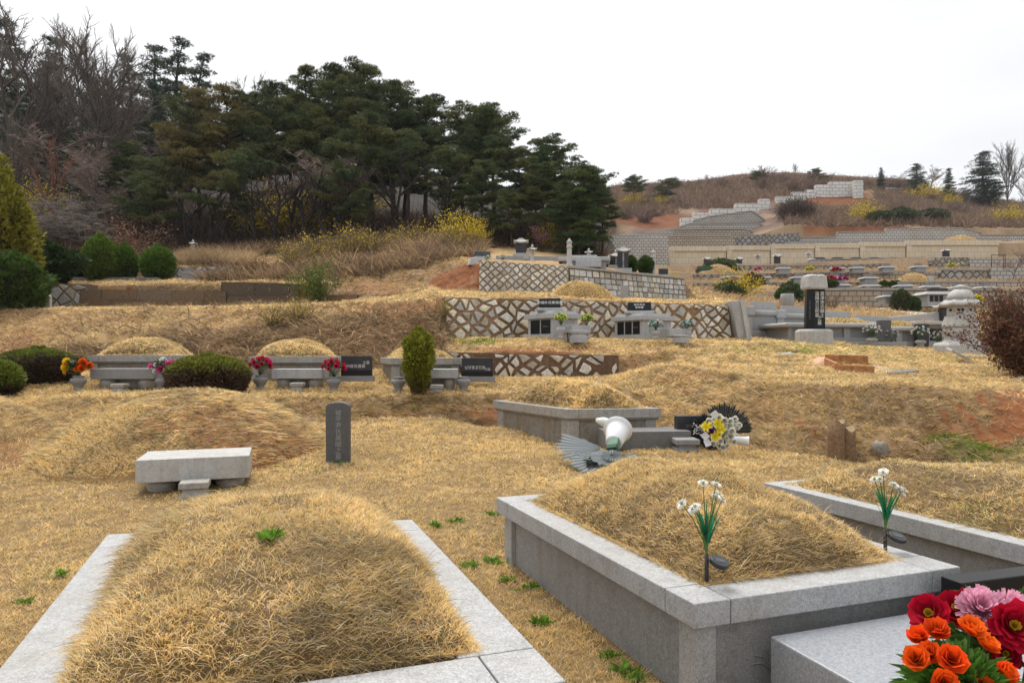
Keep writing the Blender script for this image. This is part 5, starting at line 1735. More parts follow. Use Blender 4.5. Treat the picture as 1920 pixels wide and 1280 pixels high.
# ridged end pier of the big diamond wall
p0 = W(1372, 636, 23.75)
t = thing('ridged_end_pier', 'pale ribbed leaning pier closing the right end of the big diamond wall', 'wall pier', (p0.x, p0.y, p0.z))
hh = (637 - 566) / F * 23.75
for nm, x0, x1, dep in (('ribbed_face', -.12, .17, .30), ('smooth_edge', .175, .33, .36)):
    mb = MB()
    n = 30 if nm == 'ribbed_face' else 1
    for i in range(n):
        z0, z1 = hh * i / n, hh * (i + .82) / n if n > 1 else hh + .03
        sh = .24 * (1 - i / n) if n > 1 else None
        if n > 1:
            mb.box(x0 + sh, x1 + sh, -dep - .0, .5, z0, z1)
        else:
            mb.add([(x0 + .24, -dep, -.1), (x1 + .26, -dep, -.1), (x1 + .26, .5, -.1), (x0 + .24, .5, -.1), (x0, -dep, z1), (x1, -dep, z1), (x1, .5, z1), (x0, .5, z1)],
                   [(3, 2, 1, 0), (4, 5, 6, 7), (0, 1, 5, 4), (1, 2, 6, 5), (2, 3, 7, 6), (3, 0, 4, 7)])
    if n > 1:
        mb.add([(x0 + .27, -dep + .03, -.1), (x1 + .22, -dep + .03, -.1), (x1 + .22, .48, -.1), (x0 + .27, .48, -.1), (x0 + .02, -dep + .03, hh - .04), (x1 - .02, -dep + .03, hh - .04), (x1 - .02, .48, hh - .04), (x0 + .02, .48, hh - .04)],
               [(3, 2, 1, 0), (4, 5, 6, 7), (0, 1, 5, 4), (1, 2, 6, 5), (2, 3, 7, 6), (3, 0, 4, 7)])
    mb.build(nm, M['granite_white'], t)

# upper left terrace walls
wall_px('old wall of pale diamond stones beside the white marker at far left', (60, 27.0, 577, 531), (172, 27.0, 578, 533), .62, 'diamond', jit=.2, gap=.86, scol=(.37, .365, .35), mcol=(.16, .11, .08), seed=6, batter=.05)
wall_px('stained old concrete block wall sunk in the grassy terrace at left', (150, 26.9, 579, 543), (425, 27.1, 581, 546), .75, 'block', gap=.985, out=.006, scol=(.15, .112, .08), mcol=(.10, .07, .05), seed=7, batter=.1, mossy=.7)
wall_px('dark weathered concrete wall stub left of the leafy shrub', (415, 27.15, 575, 528), (560, 27.2, 568, 532), .8, 'block', gap=.985, out=.01, scol=(.105, .085, .07), mcol=(.05, .04, .03), seed=8, batter=.03, mossy=.6)
wall_px('low brown block wall under the red bank, right of the leafy shrub', (612, 26.3, 569, 553), (742, 25.6, 566, 552), .8, 'block', gap=.98, out=.012, scol=(.20, .13, .085), mcol=(.09, .055, .035), seed=9, batter=.03)
wall_px('pale stone wall behind the three clipped shrubs', (318, 30.9, 524, 501), (440, 30.9, 522, 500), .55, 'diamond', jit=.2, gap=.85, scol=(.36, .36, .35), mcol=(.17, .13, .1), seed=10, batter=.05)
wall_px('short pale stone wall left of the tallest clipped shrub', (118, 30.9, 526, 500), (168, 30.9, 526, 501), .5, 'diamond', jit=.2, gap=.85, scol=(.36, .36, .35), mcol=(.17, .13, .1), seed=11, batter=.05)
p = W(250, 524, 30.4)
o = MB().box(-2.2, 3.2, -.2, .2, -.1, .14).build('stone_kerb', M['granite_dark'], None, .02)
o.location = W(160, 527, 29.6)
tag(o, 'low dark kerb stone at the foot of the tallest clipped shrub', 'kerb stone')
o = MB().box(-.7, .7, -.3, .3, -.1, .3).build('grave_slab', M['granite_mid'], None, .02)
o.location = W(376, 523, 30.2)
tag(o, 'grey grave slab before the pale wall behind the clipped shrubs', 'stone slab')


# ------------------------------------------------------------------ stone monuments: lantern, pillar, stele
def roof_cap(mb, w, d, h, z, lift=.3, mi=0, M_=None):
    """a small hipped stone roof with turned-up eaves"""
    n = 8
    vs, fs = [], []
    lev = [(.86, 0.0), (1.0, .12), (1.0, .26), (.68, .46), (.40, .74), (.22, .84), (.22, 1.0)]
    for k, (r, f) in enumerate(lev):
        for i in range(4 * n):
            side, tt = divmod(i, n)
            u = tt / n * 2 - 1
            x, y = ((u, -1), (1, u), (-u, 1), (-1, -u))[side]
            e = (abs(x * y)) ** 2 * lift * (1 if k < 3 else .3)
            vs.append((x * w / 2 * r, y * d / 2 * r, z + h * f + e * h))
    m = 4 * n
    for k in range(len(lev) - 1):
        for i in range(m):
            fs.append((k * m + i, k * m + (i + 1) % m, (k + 1) * m + (i + 1) % m, (k + 1) * m + i))
    fs.append([i for i in range(m)][::-1])
    fs.append([(len(lev) - 1) * m + i for i in range(m)])
    return mb.add(vs, fs, mi, None, False)


def stele(label, px, ybase, ytop, d, w, th=None, cap=.28, capw=1.45, mat='black_matt', plinth=.12, chars=None, rot=0.0, group='roofed steles', capmat='granite_white'):
    p = W(px, ybase, d)
    H_ = (ybase - ytop) / F * d
    th = th or w * .5
    t = thing('stone_stele', label, 'stele', p, rot, group)
    MB().box(-w * .8, w * .8, -th * .95, th * .95, -.15, plinth).build('plinth', M['granite'], t, .015)
    MB().box(-w / 2, w / 2, -th / 2, th / 2, plinth, H_ - cap).build('tablet', M[mat], t, .01)
    if cap:
        roof_cap(MB(), w * capw, th * capw * 1.25, cap, H_ - cap + .002, .35).build('roof_cap', M[capmat], t)
    if chars:
        text(chars, min((H_ - cap - plinth) / (len(chars) * 1.15), w * .5), t, (0, -th / 2 - .002, plinth + (H_ - cap - plinth) / 2), mat='ink', vertical=True, spacing=1.0)
    return t


def lantern(label, px, ybase, ytop, d, group='stone lanterns'):
    p = W(px, ybase, d)
    H_ = (ybase - ytop) / F * d
    t = thing('stone_lantern', label, 'stone lantern', p, .2, group)
    s = H_
    MB().lathe([(.20 * s, -.1), (.20 * s, .06 * s), (.13 * s, .1 * s), (.10 * s, .16 * s), (.09 * s, .42 * s), (.13 * s, .46 * s), (.17 * s, .5 * s)], sq=8).build('pedestal', M['granite_white'], t, .01)
    lb = MB()
    for k in range(4):
        a = math.pi / 2 * k + math.pi / 4
        Mx = Matrix.Rotation(a, 4, 'Z')
        lb.box(.072 * s, .125 * s, -.045 * s, .045 * s, .5 * s, .66 * s, M=Mx)
    lb.box(-.07 * s, .07 * s, -.07 * s, .07 * s, .5 * s, .53 * s)
    lb.build('fire_chamber', M['granite_white'], t)
    roof_cap(MB(), .46 * s, .46 * s, .17 * s, .66 * s, .5).build('roof', M['granite_white'], t)
    MB().lathe([(.075 * s, .83 * s), (.05 * s, .86 * s), (.085 * s, .9 * s), (.06 * s, .94 * s), (.03 * s, .97 * s), (.005, s)], 16).build('finial', M['granite_white'], t)
    return t


def pillar(label, px, ybase, ytop, d, group='carved stone pillars'):
    p = W(px, ybase, d)
    s = (ybase - ytop) / F * d
    t = thing('carved_pillar', label, 'stone pillar', p, .1, group)
    r = .12 * s
    MB().lathe([(r * 1.15, -.1), (r * 1.15, .05 * s), (r * .95, .07 * s)], sq=8).build('base', M['granite_white'], t, .01)
    MB().lathe([(r * .85, .07 * s), (r * .72, .62 * s), (r * .7, .64 * s)], sq=8).build('shaft', M['granite_white'], t)
    MB().lathe([(r * .72, .642 * s), (r * .92, .67 * s), (r * .92, .7 * s), (r * .72, .72 * s), (r * .78, .78 * s), (r * .7, .84 * s), (r * .95, .86 * s), (r * .95, .885 * s), (r * .6, .9 * s), (r * .55, .93 * s), (r * .3, .97 * s), (.004, s)], 18).build('head', M['granite_white'], t)
    return t


# on the upper wall
stele('dark roofed stele in the trees left of the small lantern', 977, 481, 447, 28.2, .42, chars=None, cap=.22)
lantern('stone lantern with flared roof above the small diamond wall', 998, 492, 458, 26.6)
pillar('tall carved stone pillar at the joint of the two upper walls', 1067.5, 499, 447, 25.6)
lantern('stone lantern behind the altars right of the tall carved pillar', 1104, 493, 465, 27.5)
stele('shorter of the two dark roofed steles on the coursed wall', 1154.5, 503, 474, 29.2, .42, cap=.2, chars='全州李公')
stele('taller of the two dark roofed steles on the coursed wall', 1168, 509, 463, 28.0, .42, cap=.23, chars='學生密陽朴公之墓')
pillar('carved stone pillar right of the two clipped shrubs on the coursed wall', 1225, 514, 468, 29.0)
stele('little dark stele without roof at right end of the coursed wall', 1243.5, 517, 504, 30.0, .38, cap=0.0, plinth=.04)
# low tomb and kerb on that terrace
a, b = W(930, 487, 27.6), W(1100, 492, 29.0)
t = thing('grave_kerb', 'long grey kerb of a grave under the pines behind the lantern', 'kerb', (a.x, a.y, a.z))
x = (b - a)
MB().add([(0, 0, -.3), (x.x, x.y, -.3), (x.x, x.y + .3, -.3), (0, .3, -.3), (0, 0, .17), (x.x, x.y, .32), (x.x, x.y + .3, .32), (0, .3, .17)],
         [(3, 2, 1, 0), (4, 5, 6, 7), (0, 1, 5, 4), (1, 2, 6, 5), (2, 3, 7, 6), (3, 0, 4, 7)]).build('kerb_stone', M['granite_side'], t, .01)


def slant_stone(mb, w, th, h, z, mi=0, M_=None):
    """a low headstone whose face leans back"""
    vs = [(-w / 2, -th * .6, z), (w / 2, -th * .6, z), (w / 2, th * .5, z), (-w / 2, th * .5, z), (-w / 2, -th * .1, z + h), (w / 2, -th * .1, z + h), (w / 2, th * .45, z + h), (-w / 2, th * .45, z + h)]
    if M_ is not None: vs = [M_ @ Vector(v) for v in vs]
    return mb.add(vs, [(3, 2, 1, 0), (4, 5, 6, 7), (0, 1, 5, 4), (1, 2, 6, 5), (2, 3, 7, 6), (3, 0, 4, 7)], mi)


def ossuary(label, corner, rot, w, dep, h, doors, hs_txt, group='granite ossuary tombs', hsw=.8):
    """granite vault: stepped plinth, black doors on its left face, two-tier roof slab and a slanted black headstone. corner = near corner"""
    t = thing('ossuary_tomb', label, 'ossuary', corner, rot, group)
    # local: x to the right-hand face, y along the left-hand face (away); near corner at origin
    MB().box(-.06, w + .06, -.06, dep + .06, -.2, h * .14).build('plinth', M['granite'], t, .01)
    MB().box(0, w, 0, dep, h * .142, h * .70).build('vault_wall', M['granite'], t, .008)
    MB().box(-.09, w + .09, -.09, dep + .09, h * .702, h * .88).build('roof_slab', M['granite'], t, .012)
    MB().box(.02, w - .02, .02, dep - .02, h * .882, h * .98, taper=.02).build('upper_slab', M['granite'], t, .01)
    n = len(doors)
    for k in range(n):
        y0 = dep * (.10 + .84 * k / n)
        d_ = MB().box(-.02, .02, y0, y0 + dep * .84 / n - .07, h * .17, h * .66).build('door', M['black'], t, .004)
        if doors[k]:
            text(doors[k], .055, d_, (-.0225, y0 + (dep * .84 / n - .07) / 2, h * .42), (math.pi / 2, 0, -math.pi / 2), 'ink_dim')
    MB().box(.22 * w, .85 * w, -.012, .012, h * .2, h * .64).build('front_panel', M['granite_side'], t, .004)
    hsM = Matrix.Translation((w * .30, dep * .42, 0)) @ Matrix.Rotation(math.radians(-42), 4, 'Z')
    b = MB().box(-hsw * .62, hsw * .62, -.22, .24, h * .982, h * 1.09, M=hsM).build('headstone_base', M['granite'], t, .02)
    mb = slant_stone(MB(), hsw, .28, h * .36, h * 1.092, 0, hsM)
    hs = mb.build('headstone', M['black'], t, .03)
    R_ = hsM.to_3x3().to_4x4() @ Matrix.Rotation(math.radians(90 - math.degrees(math.atan2(.14, h * .36))), 4, 'X')
    for k, tx in enumerate(hs_txt):
        q = hsM @ Vector((0, -.105 - .004 + .0, h * (1.092 + .20 - .12 * (k - (len(hs_txt) - 1) / 2))))
        q = hsM @ Vector((0, -.168 + .14 * (.5 - .3 * (k - (len(hs_txt) - 1) / 2)) - .006, h * 1.092 + h * .36 * (.52 - .3 * (k - (len(hs_txt) - 1) / 2))))
        text(tx, .105 if len(hs_txt) == 1 else .085, hs, q, R_.to_euler(), 'ink')
    return t


o1c = W(1037, 634, 19.2)
ossuary('grey ossuary tomb with two black door panels and lime flowers', o1c, math.radians(38), .95, 1.1, .80, ('密城朴公', ''), ('密城朴氏家族墓',), hsw=.62)
o2c = W(1205, 634, 20.6)
ossuary('grey ossuary tomb with three black door panels and pale pink flowers', o2c, math.radians(33), 1.2, 1.25, .78, ('坡平尹公', '', ''), ('坡平尹氏', '家族墓'), hsw=.72)
o = altar('small altar with drum feet before the ossuary with lime flowers', W(1079, 634, 18.4), .66, .66, .45, .2, .14, 'granite')
o = altar('low altar slab before the ossuary with pale pink flowers', W(1264, 634, 19.6), .58, .85, .5, .24, .03, 'granite', feet=False)
incense('round moulded incense stone before the small drum foot altar', W(1085, 635, 17.9), .66, .34, .22, 'granite')
incense('low incense stone before the altar with pale pink flowers', W(1277, 636, 19.1), .58, .34, .12, 'granite')
for lab, px_, d, blab, cols, kind in (('ossuary vase with lime flowers left of its small altar', 1052, 18.0, 'lime green flowers left of the small drum foot altar', [(.62, .72, .12), (.75, .8, .3)], 'rose'),
                                      ('ossuary vase with lime flowers right of its small altar', 1100, 18.6, 'lime green flowers right of the small drum foot altar', [(.62, .72, .12), (.75, .8, .3)], 'rose'),
                                      ('ossuary vase with pale pink flowers at left of the low altar', 1230, 19.2, 'pale pink flowers with turquoise leaves left of the low altar', [(.8, .62, .62), (.8, .78, .75)], 'rose'),
                                      ('ossuary vase with pale pink flowers at right of the low altar', 1288, 19.6, 'pale pink flowers with turquoise leaves right of the low altar', [(.8, .62, .62), (.8, .78, .75)], 'rose')):
    q = W(px_, 633.5, d)
    vase(lab, q, .33 if 'lime' in lab else .22, .125, 'granite')
    top = (q.x, q.y, q.z + (.33 if 'lime' in lab else .22))
    if 'lime' in lab:
        bouquet(blab, top, round_bunch(12, .13, kind, .05, cols, .17, .8, px_), .14, (.12, .2, .03), 110, lw=.018, ll=.09)
    else:
        bouquet(blab, top, round_bunch(13, .17, kind, .045, cols, .16, .5, px_), .18, (.01, .28, .22), 160, stem_h=.05, lw=.02, ll=.1)

# small tomb with slanted stone on the upper wall's left end
oc = W(905, 490, 26.6)
t = thing('ossuary_tomb', 'low white granite tomb with slanted dark headstone at left end of the upper wall', 'ossuary', oc, .25, 'granite ossuary tombs')
MB().box(-.62, .62, -.35, .5, -.2, .10, taper=.12).build('roof_slab', M['granite'], t, .02)
MB().box(-.32, .32, -.18, .26, .102, .17).build('headstone_base', M['granite'], t, .01)
mb = slant_stone(MB(), .58, .26, .22, .172)
hs = mb.build('headstone', M['black_matt'], t, .02)
for lab, px_ in (('white flowers at the left end of the upper wall', 913), ('white flowers on the rim of the upper wall', 943)):
    q = W(px_, 486, 25.9)
    bouquet(lab, q, round_bunch(8, .1, 'rose', .045, [(.75, .76, .7)], .04, .6, px_), .11, (.1, .18, .06), 60, stem_h=.02, lw=.02, ll=.08)
# altars behind the tall pillar
q = W(1090, 499, 26.3)
t = thing('ossuary_tomb', 'grey stepped tomb of stacked slabs right behind the tall carved pillar', 'ossuary', q, -.12, 'granite ossuary tombs')
MB().box(-.75, .95, .3, 1.2, -.2, .22).build('plinth', M['granite_side'], t, .01)
MB().box(-.9, 1.1, .15, 1.35, .222, .38).build('roof_slab', M['granite'], t, .03)
MB().box(-.5, .6, .4, 1.1, .382, .48).build('upper_slab', M['granite'], t, .03)
MB().box(-.2, .75, -.5, .05, -.1, .16).build('altar_slab', M['granite'], t, .02)

bare_mound('straw domed mound at the foot of the coursed grey wall', ((1095 - 960) / F * 23.7, 23.7), 1.05, .85, .50, 0, 9000, .07, rough=.35, clayey=0.05)
p = W(1171, 557, 24.6)
o = MB().box(-.13, .13, -.09, .09, -.2, .42).build('grave_marker', M['granite_side'], None, .02)
o.location = p
tag(o, 'small plain grey marker standing before the coursed wall', 'headstone', 'small plain markers')

# far-left markers
t = thing('grave_marker', 'dark stele with two columns of white characters at the left edge', 'headstone', W(21, 577, 24.5), .05)
MB().box(-.27, .27, -.1, .1, -.15, .62).build('tablet', M['black_matt'], t, .01)
text('孺人金海', .1, t, (-.1, -.103, .33), vertical=True, spacing=1.0)
text('金氏之墓', .1, t, (.1, -.103, .36), vertical=True, spacing=1.0)
o = MB().prism([(-.19, -.15), (.19, -.15), (.19, .40), (.12, .47), (-.12, .47), (-.19, .40)], -.07, .07, M=lambda x, z, y: Vector((x, y, z))).build('grave_marker', M['granite_white'], None, .01)
o.location = W(85.5, 577, 24.4)
tag(o, 'small white upright marker before the pale diamond wall at left', 'headstone')
o = MB().box(-.3, .3, -.1, .1, -.15, .25).build('grave_marker', plain('sandstone', (.5, .36, .22), .9), None, .02)
o.location = W(2, 577, 24.0)
tag(o, 'sandy coloured low stone at the very left edge of the photo', 'headstone')
lantern('small weathered stone lantern among reeds at the edge of the wood', 362, 477, 449, 34)

# ------------------------------------------------------------------ right plateau: inscribed hexagonal pillar, granite fence, long tombs, big lantern
p = W(1526, 637, 24.3)
t = thing('inscribed_pillar', 'black six sided pillar with white characters and rough stone cap', 'monument', p, 0)
s = F / 24.3
MB().lathe([(.64, -.3), (.64, .28), (.60, .34), (.52, .37)], sq=8, M=Matrix.Scale(.82, 4, (0, 1, 0))).build('octagonal_base', M['granite_white'], t, .01)
hb_, ht_ = .371, (637 - 543) / s
out = []
for x, y in ((-.29, -.05), (-.10, -.24), (.29, -.24), (.31, .05), (.1, .24), (-.25, .24)):
    out.append((x, y))
vs = [(x * 1.02, y, hb_) for x, y in out] + [(x * .95 + .015, y * .95, ht_) for x, y in out]
MB().add(vs, [[5, 4, 3, 2, 1, 0], [6, 7, 8, 9, 10, 11]] + [(i, (i + 1) % 6, 6 + (i + 1) % 6, 6 + i) for i in range(6)]).build('shaft', M['black'], t, .006)
vs, fs = [], []
rr = random.Random(2)
lev = [(.40, ht_ + .002), (.44, ht_ + .06), (.42, ht_ + .3), (.395, ht_ + .46), (.30, ht_ + .52)]
n = 24
for r, z in lev:
    for i in range(n):
        th = 2 * math.pi * i / n + .3
        q = r / max(abs(math.cos(th - .3 + .1)), abs(math.sin(th - .3 + .1))) ** .8 * .86
        vs.append((q * math.cos(th) + rr.uniform(-.012, .012), q * math.sin(th) * .85 + rr.uniform(-.012, .012), z + rr.uniform(-.01, .01) * (1 if z > ht_ + .01 else 0)))
for k in range(len(lev) - 1):
    for i in range(n):
        fs.append((k * n + i, k * n + (i + 1) % n, (k + 1) * n + (i + 1) % n, (k + 1) * n + i))
fs += [list(range(n))[::-1], [4 * n + i for i in range(n)]]
MB().add(vs, fs).build('rough_cap', M['granite_white'], t)
text('溫陽方公熙泰', .155, t, (.005, -.249, 1.22), vertical=True, spacing=.98)
text('恩津宋氏鶴士', .155, t, (.185, -.249, 1.22), vertical=True, spacing=.98)
text('之墓', .155, t, (.09, -.252, .66), vertical=True, spacing=1.05)
text('二千五年三月日立', .075, t, (-.207, -.155, 1.05), (math.pi / 2, 0, math.radians(-45)), 'ink_dim', vertical=True)


def granite_fence(label, pts, name='granite_fence'):
    """panelled stone fence: posts, round rail, recessed panels, plinth; pts = [(px, d, yfoot, ytop)]"""
    A = W(pts[0][0], pts[0][2], pts[0][1])
    t = thing(name, label, 'stone fence', A, 0)
    P = [(W(px, yf, d) - A, W(px, yt, d) - A) for px, d, yf, yt in pts]
    for i, (f, tp) in enumerate(P):
        h = tp.z - f.z
        MB().box(f.x - .13, f.x + .13, f.y - .16, f.y + .14, f.z - .2, tp.z - h * .12).build('post', M['granite'], t, .02)
        MB().box(f.x - .2, f.x + .2, f.y - .24, f.y + .2, tp.z - h * .28, tp.z + .01).build('post_cap', M['granite'], t, .04)
    for i in range(len(P) - 1):
        (f0, t0), (f1, t1) = P[i], P[i + 1]
        dx = (f1 - f0).normalized()
        h = t0.z - f0.z

        def seg(za, zb, y0, y1, nm, mat, bev=.02, gapm=.135):
            a, b = f0 + dx * gapm, f1 - dx * gapm
            vs = [(a.x, a.y + y0, f0.z + h * za), (b.x, b.y + y0, f1.z + h * za), (b.x, b.y + y1, f1.z + h * za), (a.x, a.y + y1, f0.z + h * za),
                  (a.x, a.y + y0, f0.z + h * zb), (b.x, b.y + y0, f1.z + h * zb), (b.x, b.y + y1, f1.z + h * zb), (a.x, a.y + y1, f0.z + h * zb)]
            MB().add(vs, [(3, 2, 1, 0), (4, 5, 6, 7), (0, 1, 5, 4), (1, 2, 6, 5), (2, 3, 7, 6), (3, 0, 4, 7)]).build(nm, M[mat], t, bev)
        seg(-.15, .10, -.26, .1, 'plinth', 'granite', .01)
        seg(.102, .27, -.12, .1, 'lower_rail', 'granite', .03)
        seg(.272, .72, -.05, .08, 'panel', 'granite_side', .005)
        MB().tube([f0 + dx * .205 + Vector((0, -.05, h * .82)), f1 - dx * .205 + Vector((0, -.05, h * .82))], h * .1, 14).build('round_rail', M['granite'], t)
        seg(.925, 1.17, .02, .2, 'top_kerb', 'granite', .01)
    return t


granite_fence('long grey granite fence with round rail and posts behind the black pillar',
              [(1384, 26.6, 636, 574), (1402, 26.9, 636, 575), (1461, 27.5, 636.5, 582), (1524, 28.2, 637, 590), (1600, 28.7, 639, 597), (1690, 29.3, 644, 606), (1775, 29.7, 650, 613)])


def long_tomb(label, pa, pb, cap_t, n, group='long panelled granite tombs', dep=1.8, ledge=True):
    """panelled tomb whose front runs from pa to pb = (px, d, yfoot, ytop)"""
    A, B = W(pa[0], pa[2], pa[1]), W(pb[0], pb[2], pb[1])
    t = thing('panelled_tomb', label, 'tomb', A, math.atan2(B.y - A.y, B.x - A.x), group)
    L = math.hypot(B.x - A.x, B.y - A.y)
    h = (pa[2] - pa[3]) / F * pa[1]
    MB().box(-.1, L + .1, -.22, dep, -.3, h * .22).build('plinth', M['granite_side'], t, .01)
    MB().box(.02, L - .02, .04, dep - .1, h * .222, h - cap_t - .002).build('body', M['granite_side'], t)
    for k in range(n + 1):
        x = L * k / n
        w = .13
        x0, x1 = max(0, x - w), min(L, x + w)
        MB().box(x0, x1, -.05, .038, h * .222, h - cap_t - .002).build('pilaster', M['granite'], t, .01)
    mb = MB()
    mb.box(-.28, L + .28, -.28, dep + .05, h - cap_t, h)
    mb.build('rounded_cap', M['granite'], t, cap_t * .48, None, 4)
    return t, L, h


tt, L, h = long_tomb('long panelled grey tomb with thick rounded cap right behind the black pillar', (1478, 25.6, 640, 605), (1640, 26.3, 644, 609), .17, 3)
tt, L, h = long_tomb('shorter panelled grey tomb right of the plain dark upright stone', (1646, 25.9, 648, 612), (1722, 26.4, 650, 615), .17, 2)
for lab, c, r1, r2 in (('thin turf mound on the long panelled tomb', (1570, 26.9), 1.4, .7), ('thin turf mound on the shorter panelled tomb', (1680, 26.9), .8, .6)):
    s = Soup()
    cx, cy = (c[0] - 960) / F * c[1], c[1]
    zt = W(0, 605 if c[0] < 1600 else 611, 25.9).z
    r, th = np.meshgrid(np.linspace(0, 1, 12), np.linspace(0, 2 * np.pi, 30), indexing='ij')
    X, Y = cx + r * r1 * np.cos(th), cy + r * r2 * np.sin(th)
    Zm = zt - .03 + .22 * (1 - r ** 2)
    s.grid(np.stack([X, Y, Zm], -1), np.tile(STRAW * .7, (12 * 30, 1)).reshape(12, 30, 3))
    n = 2500
    rq, tq = np.sqrt(RNG.random(n)), RNG.uniform(0, 2 * np.pi, n)
    P = np.stack([cx + rq * r1 * np.cos(tq), cy + rq * r2 * np.sin(tq), zt - .03 + .22 * (1 - rq ** 2)], 1)
    D = RNG.normal(0, .5, (n, 3)) + np.array([0, 0, 1])
    s.blades(P, D, RNG.uniform(.05, .11, n), np.full(n, .02), straw_colours(n, .4, np.full(n, .1)), np.zeros((n, 3)), 1)
    o = s.build('grave_mound', [M['soil'], M['blade']], None, (cx, cy, zt), smooth=[0])
    tag(o, lab, 'grave mound', 'turf mounds on panelled tombs')
# vault with black doors left of the big lantern
q = W(1724, 652, 26.6)
t = thing('ossuary_tomb', 'pale flat roofed ossuary with black doors left of the big lantern', 'ossuary', q, .04, 'granite ossuary tombs')
MB().box(-.15, 2.3, -.1, 1.6, -.3, .24).build('plinth', M['granite'], t, .01)
MB().box(0, 2.2, .05, 1.5, .242, .78).build('vault_wall', M['granite'], t, .01)
MB().box(-.12, 2.3, -.04, 1.6, .782, .88).build('cornice', M['granite_side'], t, .02)
MB().box(-.3, 2.45, -.25, 1.75, .882, 1.02).build('roof_slab', M['granite_white'], t, .03)
for x0 in (.45, 1.02):
    MB().box(x0, x0 + .46, .02, .09, .28, .74).build('door', M['black'], t, .005)
o = MB().box(-.21, .21, -.13, .13, -.4, .86).build('upright_stone', M['slate'], None, .02)
o.location = W(1657, 644, 25.3)
tag(o, 'plain dark grey upright stone between the two panelled tombs', 'headstone')
o = MB().box(-.21, .21, -.13, .13, -.4, .78).build('upright_stone', M['black_matt'], None, .02)
o.location = W(1728, 646, 25.9)
tag(o, 'dark upright stone beside the pale flat roofed ossuary', 'headstone')
for lab, blab, px_, d in (('grey pot of white flowers left of the plain dark upright stone', 'white flower sprays left of the plain dark upright stone', 1635, 24.6), ('grey pot of white flowers before the dark stone by the flat roofed ossuary', 'white flower sprays before the flat roofed ossuary', 1726, 25.0)):
    q = W(px_, 646 if px_ < 1700 else 650, d)
    vase(lab, q, .26, .19, 'granite_side')
    bouquet(blab, q + Vector((0, 0, .26)), round_bunch(16, .27, 'rose', .04, [(.8, .8, .76)], .24, .85, px_), .26, (.06, .09, .05), 90, lw=.014, ll=.08)
for lab, px_, d in (('white flower sprays before the shorter panelled tomb', 1671, 25.2), ('white flower sprays against the black doors by the big lantern', 1759, 25.7)):
    q = W(px_, 641 if px_ < 1700 else 645, d)
    bouquet(lab, q, round_bunch(14, .22, 'rose', .035, [(.72, .74, .72)], .26, .95, px_), .22, (.10, .13, .10), 70, lw=.014, ll=.08)
for lab, x0, x1, d, y0, y1 in (('low kerb stone in front of the panelled tombs', 1690, 1742, 22.8, 657, 668), ('low grey kerb between the big lantern and the burgundy bush', 1788, 1850, 20.5, 668, 679), ('grey ledge before the black pillar base, behind the white pots', 1560, 1700, 24.9, 641, 651)):
    a, b = W(x0, y1, d), W(x1, y1, d)
    o = MB().box(0, (b - a).x, 0, .25, -.25, (y1 - y0) / F * d).build('stone_kerb', M['granite_side'], None, .012)
    o.location = a
    tag(o, lab, 'kerb stone', 'kerb stones on the plateau')

# big granite lantern
p = W(1801, 660, 22.6)
Hh = (660 - 538) / F * 22.6
t = thing('stone_lantern', 'big pale granite lantern with domed roof beside the burgundy bush', 'stone lantern', p, .22)
k = Hh / 120.0
MB().lathe([(47 * k, -.2), (47 * k, 12 * k), (44 * k, 17 * k), (33 * k, 18.5 * k)], sq=8).build('base_stone', M['granite_white'], t, .02)
MB().lathe([(32 * k, 18.6 * k), (28 * k, 22 * k), (27 * k, 28 * k), (31 * k, 31 * k), (33 * k, 36 * k)], sq=8).build('lower_pedestal', M['granite_white'], t, .015)
MB().lathe([(31 * k, 36.1 * k), (30 * k, 40 * k), (29 * k, 46 * k)], sq=8).build('middle_pedestal', M['granite_white'], t, .02)
MB().lathe([(32 * k, 46.1 * k), (32 * k, 50 * k), (27 * k, 66 * k)], sq=8).build('tapered_shaft', M['granite_white'], t, .015)
fc = MB().lathe([(24 * k, 66.1 * k), (23 * k, 84 * k)], sq=8).build('fire_chamber', M['granite_white'], t, .01)
mb = MB()
for i in range(8):
    a = math.pi / 4 * i
    for da in ((-.14, .14) if i % 2 else (0,)):
        a2 = a + da
        Mx = Matrix.Rotation(a2, 4, 'Z') @ Matrix.Translation((22.0 * k / math.cos(da) if da else 21.8 * k, 0, 77 * k)) @ Matrix.Rotation(math.pi / 2, 4, 'Y')
        mb.lathe([(2.6 * k, 0), (2.6 * k, .6 * k)], 14, M=Mx)
mb.build('round_vents', M['black'], fc)
vs, fs = [], []
n = 48
lev = [(20, 84.1, 0), (35, 85.5, 1), (36, 88.5, 1), (29, 94, .8), (21.5, 97.5, .9), (23.5, 98.2, .9), (22.5, 104, .4), (18, 111, .3), (9, 116.5, 0)]
for r, z, wv in lev:
    for i in range(n):
        th = 2 * math.pi * i / n
        c8 = 1 / math.cos(((th + math.pi / 8) % (math.pi / 4)) - math.pi / 8)
        rr_ = r * k * (.96 + (.05 * (c8 - 1) / .08 if wv else 0) + .012 * wv * math.sin(24 * th))
        zz_ = z * k + wv * (2.2 * k * (c8 - 1) / .08 - 1.4 * k) * (1 if z < 104 else .4) + .5 * k * wv * math.sin(24 * th)
        vs.append((rr_ * math.cos(th), rr_ * math.sin(th), zz_))
for j in range(len(lev) - 1):
    for i in range(n):
        fs.append((j * n + i, j * n + (i + 1) % n, (j + 1) * n + (i + 1) % n, (j + 1) * n + i))
fs += [list(range(n))[::-1], [(len(lev) - 1) * n + i for i in range(n)]]
MB().add(vs, fs, 0, None, True).build('domed_roof', M['granite_white'], t)
MB().lathe([(8 * k, 116.5 * k), (10.5 * k, 118.5 * k), (9 * k, 121.5 * k), (5 * k, 123.5 * k), (.004, 124.5 * k)], 20).build('finial', M['granite_white'], t)
